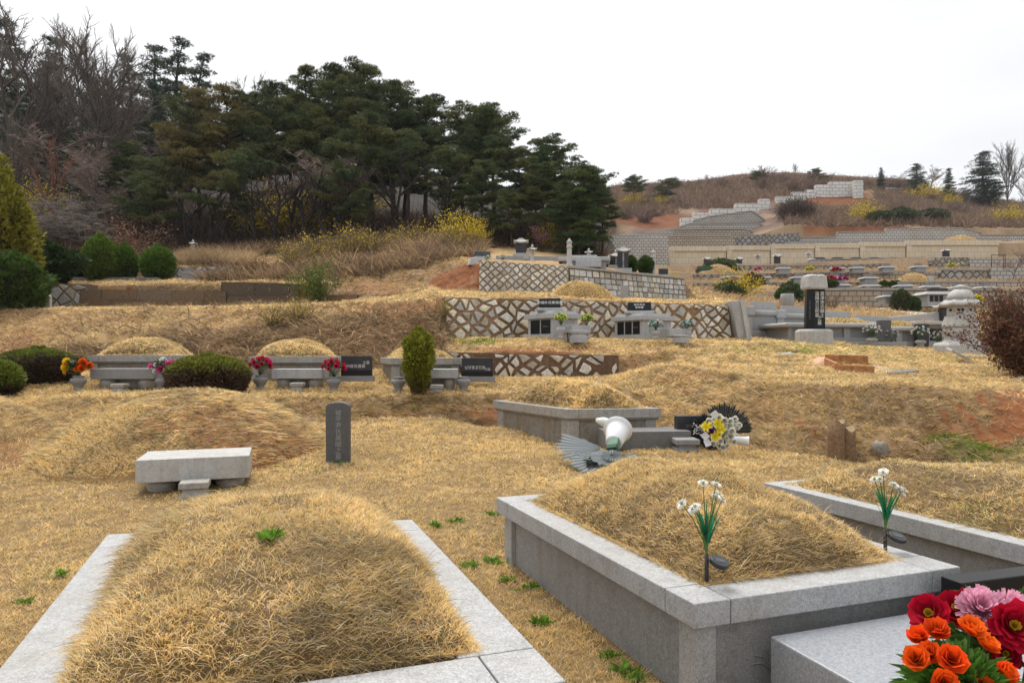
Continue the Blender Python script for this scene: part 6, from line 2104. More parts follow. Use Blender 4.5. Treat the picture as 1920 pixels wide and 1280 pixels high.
stele('dark weathered stele with mossy roof behind the big lantern', 1777, 606, 567, 33.0, .72, th=.4, cap=.3, capw=1.55, capmat='granite_warm', plinth=.05)
# ------------------------------------------------------------------ far hillside on the right: terraced walls, graves, road
def d_for(px, py, lo=34.0, hi=200.0):
    """depth at which the ground is seen at photo pixel (px, py)"""
    ds = np.linspace(lo, hi, 1600)
    x = (px - 960) / F * ds
    z, _ = terrain_raw(x, ds)
    yy = HZ - z / ds * F
    k = np.where(yy <= py)[0]
    return float(ds[k[0]]) if len(k) else hi


def far_mat(name, c1, c2, mortar, bw, bh, msize=.03, spots=0.0, kind='brick', stain=(.25, .17, .1)):
    m, nt, b = new_mat(name)
    tc = nt.nodes.new('ShaderNodeTexCoord').outputs['Object']
    sx = nt.nodes.new('ShaderNodeSeparateXYZ')
    lk(nt, tc, sx.inputs[0])
    cx = nt.nodes.new('ShaderNodeCombineXYZ')
    lk(nt, sx.outputs['X'], cx.inputs['X'])
    lk(nt, sx.outputs['Z'], cx.inputs['Y'])
    if kind == 'brick':
        br = nt.nodes.new('ShaderNodeTexBrick')
        lk(nt, cx.outputs[0], br.inputs['Vector'])
        br.inputs['Color1'].default_value = (*c1, 1)
        br.inputs['Color2'].default_value = (*c2, 1)
        br.inputs['Mortar'].default_value = (*mortar, 1)
        br.inputs['Scale'].default_value = 1.0
        br.inputs['Brick Width'].default_value = bw
        br.inputs['Row Height'].default_value = bh
        br.inputs['Mortar Size'].default_value = msize
        br.inputs['Mortar Smooth'].default_value = .2
        c = br.outputs['Color']
        h = br.outputs['Fac']
    else:
        mp = nt.nodes.new('ShaderNodeMapping')
        mp.inputs['Rotation'].default_value = (0, 0, math.radians(45))
        mp.inputs['Scale'].default_value = (1 / bw, 1 / bw, 1)
        lk(nt, cx.outputs[0], mp.inputs['Vector'])
        vo = nt.nodes.new('ShaderNodeTexVoronoi')
        vo.feature = 'DISTANCE_TO_EDGE'
        vo.inputs['Randomness'].default_value = .45
        vo.inputs['Scale'].default_value = 1.0
        lk(nt, mp.outputs[0], vo.inputs['Vector'])
        vc = nt.nodes.new('ShaderNodeTexVoronoi')
        vc.inputs['Randomness'].default_value = .45
        vc.inputs['Scale'].default_value = 1.0
        lk(nt, mp.outputs[0], vc.inputs['Vector'])
        sv = nt.nodes.new('ShaderNodeSeparateColor')
        lk(nt, vc.outputs['Color'], sv.inputs[0])
        st = ramp_node(nt, sv.outputs[0], [(0.0, c1), (1.0, c2)])
        f = ramp_node(nt, vo.outputs['Distance'], [(.07, 0.0), (.14, 1.0)])
        c = mix_node(nt, mortar, st, f)
        h = f
    n = noise_node(nt, tc, .35, 5, .65)
    c = mix_node(nt, c, stain, ramp_node(nt, n, [(.45, 0.0), (.75, .45)]))
    lk(nt, c, b.inputs['Base Color'])
    b.inputs['Roughness'].default_value = .9
    return m


M['far_block'] = far_mat('grey_keystone_blocks', (.47, .455, .43), (.42, .405, .38), (.20, .185, .165), .62, .40, .055)
M['far_tan'] = far_mat('tan_keystone_blocks', (.40, .345, .28), (.34, .29, .235), (.15, .12, .095), .62, .40, .05)
M['far_beige'] = far_mat('beige_panels', (.60, .52, .39), (.55, .47, .35), (.30, .26, .19), .95, .85, .022, stain=(.5, .36, .2))
M['far_white'] = far_mat('white_concrete_blocks', (.66, .65, .62), (.58, .57, .54), (.18, .17, .16), 1.5, .75, .05, stain=(.4, .36, .3))
M['far_diamond'] = far_mat('far_diamond_stones', (.33, .31, .275), (.22, .20, .175), (.085, .06, .045), .48, .48, kind='v')
M['far_diamond_dark'] = far_mat('far_grey_diamond_stones', (.31, .32, .32), (.22, .22, .22), (.05, .05, .05), .62, .62, kind='v')
M['far_diamond_pale'] = far_mat('far_pale_diamond_stones', (.40, .385, .35), (.31, .30, .27), (.07, .06, .05), .60, .60, kind='v')


def far_wall(label, d, pts, mat, th=.8, name='terrace_wall', group='far terrace walls', cap=None, capcol='granite_warm'):
    """pts = [(px, yfoot, ytop)] along the depth d (or (px, yfoot, ytop, d))"""
    P = []
    for p in pts:
        dd = p[3] if len(p) > 3 else d
        P.append((W(p[0], p[1], dd), W(p[0], p[2], dd)))
    o0 = P[0][0]
    t = thing(name, label, 'wall', o0, 0, group)
    mb = MB()
    n = len(P)
    vs = []
    for f, tp in P:
        vs += [(f.x, f.y, f.z - .8), (tp.x, tp.y, tp.z), (tp.x, tp.y + th, tp.z), (f.x, f.y + th, f.z - .8)]
    fs = [(0, 1, 2, 3), (4 * n - 1, 4 * n - 2, 4 * n - 3, 4 * n - 4)]
    for i in range(n - 1):
        a, b = 4 * i, 4 * i + 4
        fs += [(a, b, b + 1, a + 1), (a + 1, b + 1, b + 2, a + 2), (a + 2, b + 2, b + 3, a + 3)]
    mb.add(vs, fs)
    mb.build('wall_face', M[mat], t, 0, o0)
    if cap:
        cm = MB()
        for i in range(n - 1):
            a, b = P[i][1], P[i + 1][1]
            cm.add([(a.x, a.y - .12, a.z + .01), (b.x, b.y - .12, b.z + .01), (b.x, b.y + th, b.z + .01), (a.x, a.y + th, a.z + .01), (a.x, a.y - .12, a.z + cap), (b.x, b.y - .12, b.z + cap), (b.x, b.y + th, b.z + cap), (a.x, a.y + th, a.z + cap)],
                   [(3, 2, 1, 0), (4, 5, 6, 7), (0, 1, 5, 4), (1, 2, 6, 5), (2, 3, 7, 6), (3, 0, 4, 7)])
        cm.build('coping', M[capcol], t, 0, o0)
    return t


far_wall('tan block terrace wall above the pale dirt road', 51.7, [(1490, 575, 552), (1530, 575, 545), (1600, 576, 544), (1760, 578, 545), (1960, 582, 547)], 'far_tan', cap=.18)
far_wall('low grey wall left of the round green tree, above the brown bank', 51.2, [(1398, 563, 555), (1485, 566, 557)], 'far_block')
far_wall('terrace wall of small diamond stones below the row with dark headstones', 61.7, [(1300, 546, 531), (1420, 545, 530), (1560, 544, 529), (1690, 544, 529)], 'far_diamond')
far_wall('grey block terrace wall behind three altars at the right', 61.6, [(1700, 545, 530), (1960, 546, 530)], 'far_block', cap=.15)
far_wall('long diamond stone terrace wall under the flower decked row', 69.7, [(1300, 529, 515), (1420, 529, 513), (1530, 530, 511), (1632, 530, 511)], 'far_diamond')
far_wall('brown stained terrace wall behind the domed mound and white marker', 69.6, [(1633, 530, 511), (1762, 530, 510)], 'far_tan')
far_wall('pale diamond stone wall right of the brown stained terrace wall', 69.3, [(1764, 531, 507), (1856, 532, 508)], 'far_diamond_pale', cap=.2)
far_wall('grey block wall at far right behind the burgundy bush', 69.0, [(1858, 531, 502), (1990, 532, 500)], 'far_block')
far_wall('low diamond stone wall at the foot of the beige panel wall', 77.7, [(1376, 513, 498), (1505, 511, 498), (1660, 509, 494)], 'far_diamond')
far_wall('grey block wall under the row of five black arched stones', 80.5, [(1520, 500, 488), (1640, 500, 486), (1735, 499, 484)], 'far_block', cap=.12)
far_wall('brown diamond stone wall with a shrub on top at the right', 77.2, [(1748, 508, 483), (1816, 508, 483)], 'far_diamond')
far_wall('grey block wall below the rusty frame at far right', 77.4, [(1818, 507, 484), (1960, 507, 484)], 'far_block')
# beige panel wall, one thing with its bays
pn = [(1254, 1362, 463), (1362, 1444, 461), (1444, 1527, 458.5), (1527, 1611, 457), (1611, 1698, 454.5), (1698, 1872, 452)]
o0 = W(1254, 505, 99.5)
t = thing('panelled_wall', 'long beige panelled retaining wall in rising bays across the hillside', 'wall', o0)
for a, b, yt in pn:
    A, B, T_ = W(a, 506, 99.5), W(b, 506, 99.5), W(a, yt, 99.5)
    MB().box(A.x + .04, B.x - .04, A.y, A.y + .8, A.z - 1, T_.z).build('panel_bay', M['far_beige'], t, 0, o0)
    MB().box(A.x + .05, B.x - .05, A.y - .25, A.y - .01, T_.z - .62, T_.z + .05).build('bay_cornice', M['far_beige'], t, 0, o0)
    MB().box(A.x + .05, A.x + .8, A.y - .22, A.y - .012, A.z - 1, T_.z - .63).build('bay_pilaster', M['far_beige'], t, 0, o0)
far_wall('tall grey block wall left of the beige panels', 98.0, [(1150, 500, 446), (1200, 500, 444), (1253, 500, 442)], 'far_block')
far_wall('tan block terrace with rounded shoulder above the left beige bay', 104.5, [(1180, 468, 447), (1215, 468, 444), (1368, 466, 443.5), (1379, 466, 446), (1381, 466, 458)], 'far_tan', cap=.22)
far_wall('curved grey block terrace, second above the left beige bay', 110, [(1230, 450, 440), (1262, 450, 431.5), (1390, 448, 430), (1408, 448, 433), (1414, 446, 441)], 'far_tan', cap=.22)
far_wall('grey block terrace, third above the left beige bay', 116, [(1268, 436, 430), (1292, 436, 420.5), (1420, 436, 419), (1442, 434, 429)], 'far_block', cap=.22)
far_wall('grey block terrace with small white stones on its edge, fourth and highest', 122, [(1288, 424, 419), (1330, 424, 407), (1408, 424, 397), (1414, 424, 399), (1440, 424, 419)], 'far_block', cap=.22)
far_wall('left long grey block wall behind the dark pine edge', 107, [(1140, 462, 441), (1200, 460, 438), (1262, 452, 432)], 'far_block')
far_wall('dark grey diamond stone wall between the block terraces and the long block wall', 105.2, [(1380, 462, 447), (1412, 462, 440), (1500, 460, 437)], 'far_diamond_dark')
far_wall('grey diamond stone wall under the big brown thicket', 118, [(1418, 434, 424), (1470, 434, 419), (1545, 432, 417)], 'far_diamond_dark')
far_wall('long grey block wall above the beige panels', 105.8, [(1424, 462, 459), (1462, 462, 450), (1500, 462, 446), (1568, 460, 445), (1570, 460, 436), (1660, 460, 435), (1662, 460, 429), (1806, 458, 429), (1838, 458, 437), (1840, 458, 441), (1960, 458, 441)], 'far_block', cap=.12)
far_wall('row of pale blocks stacked low before the long grey block wall', 103.5, [(1480, 463, 453), (1590, 462, 452)], 'granite_side')
far_wall('white concrete block wall at the foot of the red cut', 126, [(1140, 446, 428), (1180, 444, 422), (1248, 434, 424)], 'far_white')
steps = [(1277, 1300, 424, 410), (1300, 1332, 421, 402), (1332, 1379, 411, 394), (1379, 1424, 401, 384), (1424, 1444, 391, 376), (1456, 1486, 378, 371), (1486, 1512, 374, 363), (1512, 1530, 369, 358), (1530, 1556, 367, 349), (1556, 1602, 367, 343), (1602, 1619, 370, 341)]
o0 = W(1277, 424, 122)
t = thing('stepped_block_wall', 'white concrete block wall climbing the red hill in steps', 'wall', o0)
for a, b, yf, yt in steps:
    dd = min(d_for((a + b) / 2, yf - 1, 106) - 2.0, 176)
    A, B, T_ = W(a, yf, dd), W(b, yf, dd), W(a, yt - 3, dd)
    MB().box(A.x + .02, B.x - .02, A.y, A.y + 1.2, A.z - 2.5, T_.z).build('wall_step', M['far_white'], t, 0, o0)
far_wall('short white block wall under the yellow bush on the ridge', 168, [(1657, 362, 351), (1692, 362, 352)], 'far_white')


# small ossuaries and markers on the far rows
def far_ossuary_proto():
    t = thing('ossuary_tomb', 'x', 'ossuary', (0, 0, 0), 0, 'ossuary tombs on the far terraces')
    MB().box(-.62, .62, -.5, .5, -.3, .26).build('vault_wall', M['granite_side'], t)
    MB().box(-.84, .84, -.7, .7, .262, .42, taper=.2).build('roof_slab', M['granite_side'], t)
    mb = slant_stone(MB(), .74, .35, .36, .422)
    mb.build('headstone', M['granite_dark'], t)
    return t


FO = [(1370, 527, 61, 'far ossuary above the brown bank, leftmost of its row'), (1428, 527, 61, 'far ossuary left of the black pillar cap, dark stone with white characters'), (1497, 527, 61, 'far ossuary just left of the rough pillar cap'),
      (1566, 527.5, 61, 'far ossuary with red flowers just right of the rough pillar cap'), (1628, 528, 61, 'far ossuary left of the straw dome on the far row'),
      (1575, 542, 54, 'far ossuary beside the green shrub behind the pillar'), (1630, 543, 54, 'far ossuary left of the three small clipped shrubs'), (1692, 543, 54, 'far ossuary hidden behind the three small clipped shrubs'),
      (1742, 545, 54, 'far two tier ossuary on the grey block wall, left of three'), (1795, 546, 54, 'far two tier ossuary behind the big lantern finial'), (1846, 546, 54, 'far two tier ossuary beside the burgundy bush top'),
      (1668, 563, 47, 'far ossuary with pink flowers left of the two dark green shrubs'), (1795, 566, 46, 'far ossuary half hidden by the big lantern roof'),
      (1468, 509.5, 69, 'tiny ossuary on the upper row between pink and yellow flowers'), (1570, 509, 69, 'tiny ossuary with red flowers on the upper row'), (1606, 508, 69, 'tiny ossuary at the middle of the upper row'),
      (1662, 507, 69, 'tiny ossuary with white flowers on the upper row'), (1722, 506, 69, 'tiny pale ossuary beside the brown diamond wall')]
proto = None
for px_, py_, d, lab in FO:
    q = W(px_, py_, d)
    if proto is None:
        proto = far_ossuary_proto()
        proto.location = q
        proto['label'] = lab
    else:
        dup(proto, q, random.uniform(-.15, .1), lab, scale=(.88, .88, random.uniform(.78, .92)))
# family vault with three black doors
q = W(1757, 567, 46.5)
t = thing('ossuary_tomb', 'far wide ossuary with three black doors right of the two dark shrubs', 'ossuary', q, 0, 'ossuary tombs on the far terraces')
MB().box(-.95, 1.6, -.5, .8, -.3, .5).build('vault_wall', M['granite'], t)
MB().box(-1.2, 1.85, -.75, 1.0, .502, .70, taper=.2).build('roof_slab', M['granite'], t)
for k in range(3):
    MB().box(-.8 + .32 * k, -.56 + .32 * k, -.53, -.45, .02, .44).build('door', M['black'], t)
MB().box(-.5, .6, -.2, .3, .702, .95).build('headstone', M['black_matt'], t)
# markers in front of the beige wall
for lab, px_, yb, yt, cap in (('dark roofed stele before the left end of the beige wall', 1325, 497.5, 481, .45), ('dark roofed stele right of the far green bush', 1385.5, 496, 481, .45), ('tallest dark stele before the beige wall', 1457, 496.5, 475, .5), ('dark roofed stele before the right beige bay', 1773.5, 483, 467, .3)):
    stele(lab, px_, yb, yt, 84, .62, th=.5, cap=cap, capw=1.5, plinth=.05, group='far roofed steles')
stele('dark stele with white cap on the slope below the brown thicket', 1478, 437.5, 423, 112, .8, th=.6, cap=.5, capw=1.5, plinth=.05, group='far roofed steles')
for lab, px_, yb, yt in (('far stone lantern left of the tallest stele, before the beige wall', 1421, 496, 473), ('far stone lantern beside the white bag, before the beige wall', 1516, 490, 470)):
    lantern(lab, px_, yb, yt, 84, group='far stone lanterns')
o = MB().box(-.4, .4, -.2, .2, -.2, .42).build('white_bag', M['plastic_white'], None, .06)
o.location = W(1522.5, 492, 82)
tag(o, 'white bag beside the far stone lantern', 'bag')
pr = None
for lab, px_ in (('black arched headstone before the beige wall, leftmost of five', 1536), ('black arched headstone before the beige wall, second of five from left', 1570), ('black arched headstone before the beige wall, middle one of five', 1604.5), ('black arched headstone before the beige wall, second of five from right', 1639), ('black arched headstone before the beige wall, rightmost of five', 1675)):
    if pr is None:
        pr = thing('headstone', lab, 'headstone', W(px_, 486.5, 82), 0, 'black arched headstones on the far terrace')
        MB().prism([(-.75, 0), (.75, 0), (.72, .16), (.4, .26), (-.4, .26), (-.72, .16)], -.1, .1, M=lambda x, z, y: Vector((x, y, z))).build('tablet', M['black_matt'], pr, .02)
        MB().box(-.5, .5, -.18, .18, -.5, -.002).build('plinth', M['granite_side'], pr)
    else:
        dup(pr, W(px_, 486.5, 82), 0, lab)
for lab, px_, yb, yt, d in (('far white pillar at left on the long grey block wall', 1713, 427, 412, 112), ('far white pillar in the middle above the long grey block wall', 1771, 427, 413, 112), ('far white pillar at right among the shrubs', 1832, 425, 409, 114)):
    pillar(lab, px_, yb, yt, d, group='far carved stone pillars')
o = MB().box(-.22, .22, -.15, .15, -.3, .55).build('grave_marker', M['granite_white'], None, .02)
o.location = W(1744.5, 529, 62)
tag(o, 'small white marker right of the straw dome on the far row', 'headstone')
o = MB().lathe([(.32, -.4), (.32, .55), (.3, .75), (.28, .76)], 14).build('grave_marker', M['granite_side'])
o.location = W(1476, 580, 33.5)
tag(o, 'round topped grey post below the round green tree', 'post')
for lab, px_, py_, d, rx, h in (('straw dome mound on the far row beside a white marker', 1712, 528, 62.5, 1.7, .72), ('far brown mound in front of the green bush by the beige wall', 1346, 513, 72, 2.0, .9), ('far straw mound below the brown bush, left of the round tree', 1440, 553, 55, 1.9, .7),
                                ('bare sandy mound behind the right beige bay', 1800, 455, 103, 3.0, 1.0)):
    x = (px_ - 960) / F * d
    s = Soup()
    r, th = np.meshgrid(np.linspace(0, 1, 10), np.linspace(0, 2 * np.pi, 26), indexing='ij')
    zb = W(0, py_, d).z
    P = np.stack([x + rx * r * np.cos(th), d + rx * .7 * r * np.sin(th), zb - .2 + (h + .2) * (1 - r ** 2)], -1)
    s.grid(P, np.tile(STRAW * .8, (260, 1)).reshape(10, 26, 3))
    n = 900
    rq, tq = np.sqrt(RNG.random(n)), RNG.uniform(0, 2 * np.pi, n)
    Pb = np.stack([x + rx * rq * np.cos(tq), d + rx * .7 * rq * np.sin(tq), zb - .2 + (h + .2) * (1 - rq ** 2)], 1)
    s.blades(Pb, RNG.normal(0, .5, (n, 3)) + np.array([0, 0, 1]), RNG.uniform(.1, .2, n), np.full(n, .05), straw_colours(n, .3), np.zeros((n, 3)), 1)
    o = s.build('grave_mound', [M['soil'], M['blade']], None, (x, d, zb), smooth=[0])
    tag(o, lab, 'grave mound', 'far grave mounds')
# flowers on the far rows
for lab, px_, py_, d, cols in (('pink flowers on the upper far row', 1422, 508, 68.5, [(.75, .12, .3), (.8, .6, .65)]), ('yellow flowers on the upper far row', 1518, 508, 68.5, [(.75, .7, .03)]), ('red flowers on the upper far row', 1568, 509, 68.2, [(.6, .02, .04)]),
                               ('yellow flowers at the foot of the brown diamond wall', 1783, 501, 76, [(.75, .7, .05)]), ('white and yellow flowers left of the grey block wall', 1802, 500, 76, [(.8, .8, .75), (.7, .65, .05)]), ('red flowers beside the ossuary right of the pillar cap', 1557, 526, 60, [(.6, .02, .05)]),
                               ('magenta flowers beside the ossuary right of the pillar cap', 1580, 527, 60, [(.6, .03, .3)]), ('pink flowers on the far left row', 1376, 527, 60, [(.7, .45, .5)]), ('yellow flowers showing through the burgundy bush top', 1828, 568, 40, [(.8, .75, .03)])):
    bouquet(lab, W(px_, py_, d), round_bunch(7, .3, 'rose', .15, cols, .15, .6, int(px_)), .3, (.06, .12, .03), 30, stem_h=.05, lw=.05, ll=.2, group='flowers on the far terraces')
# rusty frame, wheelbarrow, red and white pole
M['rusty'] = plain('rusty_steel', (.09, .055, .04), .8)
t = thing('steel_frame', 'thin rusty steel frame standing on the grey wall at far right', 'frame', W(1859, 497, 76))
w_, h_ = 26 / F * 76, 19 / F * 76
for x in (0, w_ * .88, w_):
    MB().tube([(x, 0, -.3), (x, 0, h_)], .045, 6).build('upright', M['rusty'], t)
MB().tube([(0, 0, h_), (w_, 0, h_)], .045, 6).build('crossbar', M['rusty'], t)
o = MB().tube([(0, 0, 0), (-.42, .1, 1.0)], .05, 8).build('marker_pole', plain('faded_red_paint', (.5, .16, .1), .7))
o.location = W(1309, 514, 68)
tag(o, 'leaning red and white pole left of the far brown mound', 'pole')
t = thing('wheelbarrow', 'dark green wheelbarrow tray left of the far brown mound', 'wheelbarrow', W(1322, 512, 68))
MB().add([(-.5, -.3, .25), (.5, -.3, .3), (.5, .3, .3), (-.5, .3, .25), (-.75, -.45, .62), (.7, -.45, .62), (.7, .45, .62), (-.75, .45, .62)], [(3, 2, 1, 0), (0, 1, 5, 4), (1, 2, 6, 5), (2, 3, 7, 6), (3, 0, 4, 7), (4, 5, 6, 7)]).build('tray', plain('green_paint', (.03, .12, .08), .5), t)
MB().lathe([(.2, -.06), (.2, .06)], 16, M=Matrix.Translation((-.75, 0, .2)) @ Matrix.Rotation(math.pi / 2, 4, 'X')).build('wheel', M['plastic_black'], t)
for sy in (-.3, .3):
    MB().tube([(-.75, sy * .3, .2), (.2, sy, .3), (1.1, sy, .55)], .03, 6).build('handle', M['rusty'], t)
q = W(1640, 605, 36)
o = MB().add([(-3.0, 0, -.3), (2.2, 0, -.3), (2.2, 1.2, -.3), (-3.0, 1.2, -.3), (-2.6, .1, .1), (2.2, .1, .62), (2.2, 1.1, .62), (-2.6, 1.1, .1)], [(3, 2, 1, 0), (4, 5, 6, 7), (0, 1, 5, 4), (1, 2, 6, 5), (2, 3, 7, 6), (3, 0, 4, 7)]).build('ramp_kerb', M['granite'], None, .03)
o.location = W(1690, 607, 33)
tag(o, 'pale sloping kerb of a grave between the fence and the dirt road', 'kerb stone')
# ------------------------------------------------------------------ trees and shrubs
def limb(p, d, L, n, wob, up, rr):
    """a bending polyline"""
    pts = [np.array(p, float)]
    d = np.array(d, float)
    for k in range(n):
        d = d + np.array([rr.gauss(0, wob), rr.gauss(0, wob), rr.gauss(0, wob) + up])
        d /= np.linalg.norm(d)
        pts.append(pts[-1] + d * L / n)
    return pts


def bare_tree(seed, h, spread=.55, trunk=.16, levels=4, kids_=(7, 6, 5), up=.10, droop=0.0, split=.28, twig_r=.012, col=(.085, .07, .06), multi=1, label='', name='bare_tree', flat=0.0):
    """leafless broadleaf: forking limbs down to fine twigs; parts trunk and crown"""
    rr = random.Random(seed)
    trunk_s, crown = Soup(), Soup()
    for m in range(multi):
        base = (rr.uniform(-.25, .25) * (multi > 1), rr.uniform(-.25, .25) * (multi > 1), -.3)
        tp = limb(base, (rr.uniform(-.25, .25) * (1 + (multi > 1)), rr.uniform(-.2, .2), 1), h * .62, 7, .09, .08, rr)
        tr = [trunk * (1 - .11 * k) for k in range(len(tp))]
        trunk_s.sticks([(tp, tr)], col, 8)

        def grow(pts, r0, L, lev):
            n = kids_[min(lev, len(kids_) - 1)]
            for k in range(n):
                f = split + (1 - split) * (k + rr.uniform(.2, .9)) / n if lev == 0 else .2 + .8 * (k + rr.random()) / n
                i = min(int(f * (len(pts) - 1)), len(pts) - 2)
                w = f * (len(pts) - 1) - i
                p = pts[i] * (1 - w) + pts[i + 1] * w
                d0 = pts[i + 1] - pts[i]
                d0 /= np.linalg.norm(d0)
                a = rr.uniform(0, 2 * math.pi)
                side = np.array([math.cos(a), math.sin(a), rr.uniform(-.2, .25) * (1 - flat)])
                d = d0 * (1 - spread) + side * spread * (1.15 if lev == 0 else 1.0)
                l = L * rr.uniform(.65, 1.1) * (1 - .35 * f if lev == 0 else 1 - .25 * f)
                nb = 6 if lev == 0 else 4 if lev == 1 else 3
                q = limb(p, d / np.linalg.norm(d), l, nb, .12, (up if lev < 2 else up * .6) - droop * (lev > 0), rr)
                r = max(twig_r * .7, r0 * (.5 if lev == 0 else .48))
                rad = np.linspace(r, max(twig_r * .5, r * .4), len(q))
                (trunk_s if lev == 0 else crown).sticks([(q, rad)], np.array(col) * rr.uniform(.85, 1.35) * (1.0 + .25 * lev), 5 if lev == 0 else 3)
                if lev + 1 < levels: grow(q, r, l * .52, lev + 1)
        grow(tp, trunk, h * .52, 0)
    t = thing(name, label, 'tree', (0, 0, 0))
    trunk_s.build('trunk', M['bark'], t)
    crown.build('crown', M['bark'], t)
    t['h'] = h
    return t


def needle_pad(s, c, r, n, col, rr_seed, flat=.35, nl=.22, nw=.035, mi=0):
    """a shelf of upswept needle shoots"""
    g = RNG
    a, q = g.uniform(0, 2 * np.pi, n), np.sqrt(g.random(n))
    P = np.stack([q * np.cos(a) * r, q * np.sin(a) * r, flat * r * (1 - q ** 2) * g.uniform(.1, 1.0, n) + g.normal(0, .05 * r, n)], 1) + np.array(c)
    out = np.stack([np.cos(a) * q, np.sin(a) * q, .55 + .5 * g.random(n)], 1)
    out /= np.linalg.norm(out, axis=1, keepdims=True)
    m = 5
    P = np.repeat(P, m, 0)
    D = np.repeat(out, m, 0) + g.normal(0, .5, (n * m, 3))
    D /= np.linalg.norm(D, axis=1, keepdims=True)
    L = nl * g.uniform(.6, 1.25, n * m)
    sd = np.cross(D, g.normal(size=(n * m, 3)))
    sd /= np.linalg.norm(sd, axis=1, keepdims=True) + 1e-9
    T = np.stack([P - sd * nw * .5, P + sd * nw * .5, P + D * L[:, None]], 1)
    k = np.repeat(g.uniform(.65, 1.35, (n, 1)), m, 0) * g.uniform(.8, 1.2, (n * m, 1))
    s.tris(T, np.array(col) * k, mi)


def pine(seed, h, R, crown0=.30, n_limb=16, lean=.1, cols=((.085, .105, .040), (.118, .126, .044), (.064, .090, .038)), dens=1.25, conical=.3, label='', pad=.50, multi=False):
    rr = random.Random(seed)
    ts, cs = Soup(), Soup()
    tp = limb((0, 0, -.4), (rr.uniform(-lean, lean), rr.uniform(-lean, lean), 1), h + .3, 10, .07, .10, rr)
    rad = [h * .021 * (1 - .085 * k) for k in range(len(tp))]
    ts.sticks([(tp, rad)], (.062, .048, .040), 9)

    def at(f):
        i = min(int(f * (len(tp) - 1)), len(tp) - 2)
        w = f * (len(tp) - 1) - i
        return tp[i] * (1 - w) + tp[i + 1] * w
    for k in range(n_limb):
        f = crown0 + (1 - crown0) * (k + rr.uniform(0, .8)) / n_limb
        u = (f - crown0) / (1 - crown0)
        prof = (1 - u ** 2) ** .5 * (1 - conical) + (1 - u) * conical
        prof *= min(1, .55 + 1.6 * u)
        a = k * 2.4 + rr.uniform(-.5, .5)
        L = R * max(.16, prof) * rr.uniform(.65, 1.12)
        q = limb(at(min(f, .985)), (math.cos(a), math.sin(a), rr.uniform(-.05, .35) + .35 * u), L, 4, .13, .03, rr)
        ts.sticks([(q, np.linspace(h * .0085 * (1.1 - .7 * u), .018, len(q)))], (.055, .043, .036), 5)
        col = np.array(cols[rr.randrange(len(cols))]) * rr.uniform(.8, 1.25)
        for j in range(max(2, int(L / (pad * .62)))):
            w = 1 - j * pad * .62 / L
            if w < .22: break
            i = min(int(w * 4), 3)
            p = q[i] * (1 - (w * 4 - i)) + q[i + 1] * (w * 4 - i)
            for _ in range(1 if j == 0 else 2):
                p2 = p + np.array([rr.gauss(0, .45), rr.gauss(0, .45), rr.uniform(-.25, .45)]) * pad * (.6 if j == 0 else 1.3)
                needle_pad(cs, p2, pad * rr.uniform(.5, 1.25), int(38 * dens), col * rr.uniform(.85, 1.2), 0)
                if rr.random() < .35: ts.sticks([([p, p2], [.03, .012])], (.055, .043, .036), 3)
    for _ in range(10):      # upright shoots along the top
        i = rr.randrange(len(tp) - 3, len(tp))
        q = tp[i] + np.array([rr.gauss(0, R * .09), rr.gauss(0, R * .09), rr.uniform(-.1, .2)])
        needle_pad(cs, q, .16, 9, cols[rr.randrange(len(cols))], 0, flat=2.4, nl=.18)
    for _ in range(3):
        needle_pad(cs, tp[-1] + np.array([rr.gauss(0, .25), rr.gauss(0, .25), rr.uniform(-.3, .1)]), pad * .6, int(34 * dens), cols[1], 0, flat=.9)
    t = thing('pine_tree', label, 'tree', (0, 0, 0))
    ts.build('trunk', M['bark'], t)
    cs.build('crown', M['needle'], t)
    t['h'] = h
    return t


def leaf_solid(s, pts_nrm, col_fn, size, mi=0, jit=.5):
    """small leaf faces on given points with outward normals"""
    P, N = pts_nrm
    n = len(P)
    D = N + RNG.normal(0, jit, (n, 3))
    D /= np.linalg.norm(D, axis=1, keepdims=True)
    sd = np.cross(D, RNG.normal(size=(n, 3)))
    sd /= np.linalg.norm(sd, axis=1, keepdims=True) + 1e-9
    L = size * RNG.uniform(.6, 1.4, n)
    T = np.stack([P - sd * (L * .32)[:, None], P + sd * (L * .32)[:, None], P + D * L[:, None]], 1)
    s.tris(T, col_fn(P) * RNG.uniform(.6, 1.4, (n, 1)), mi)


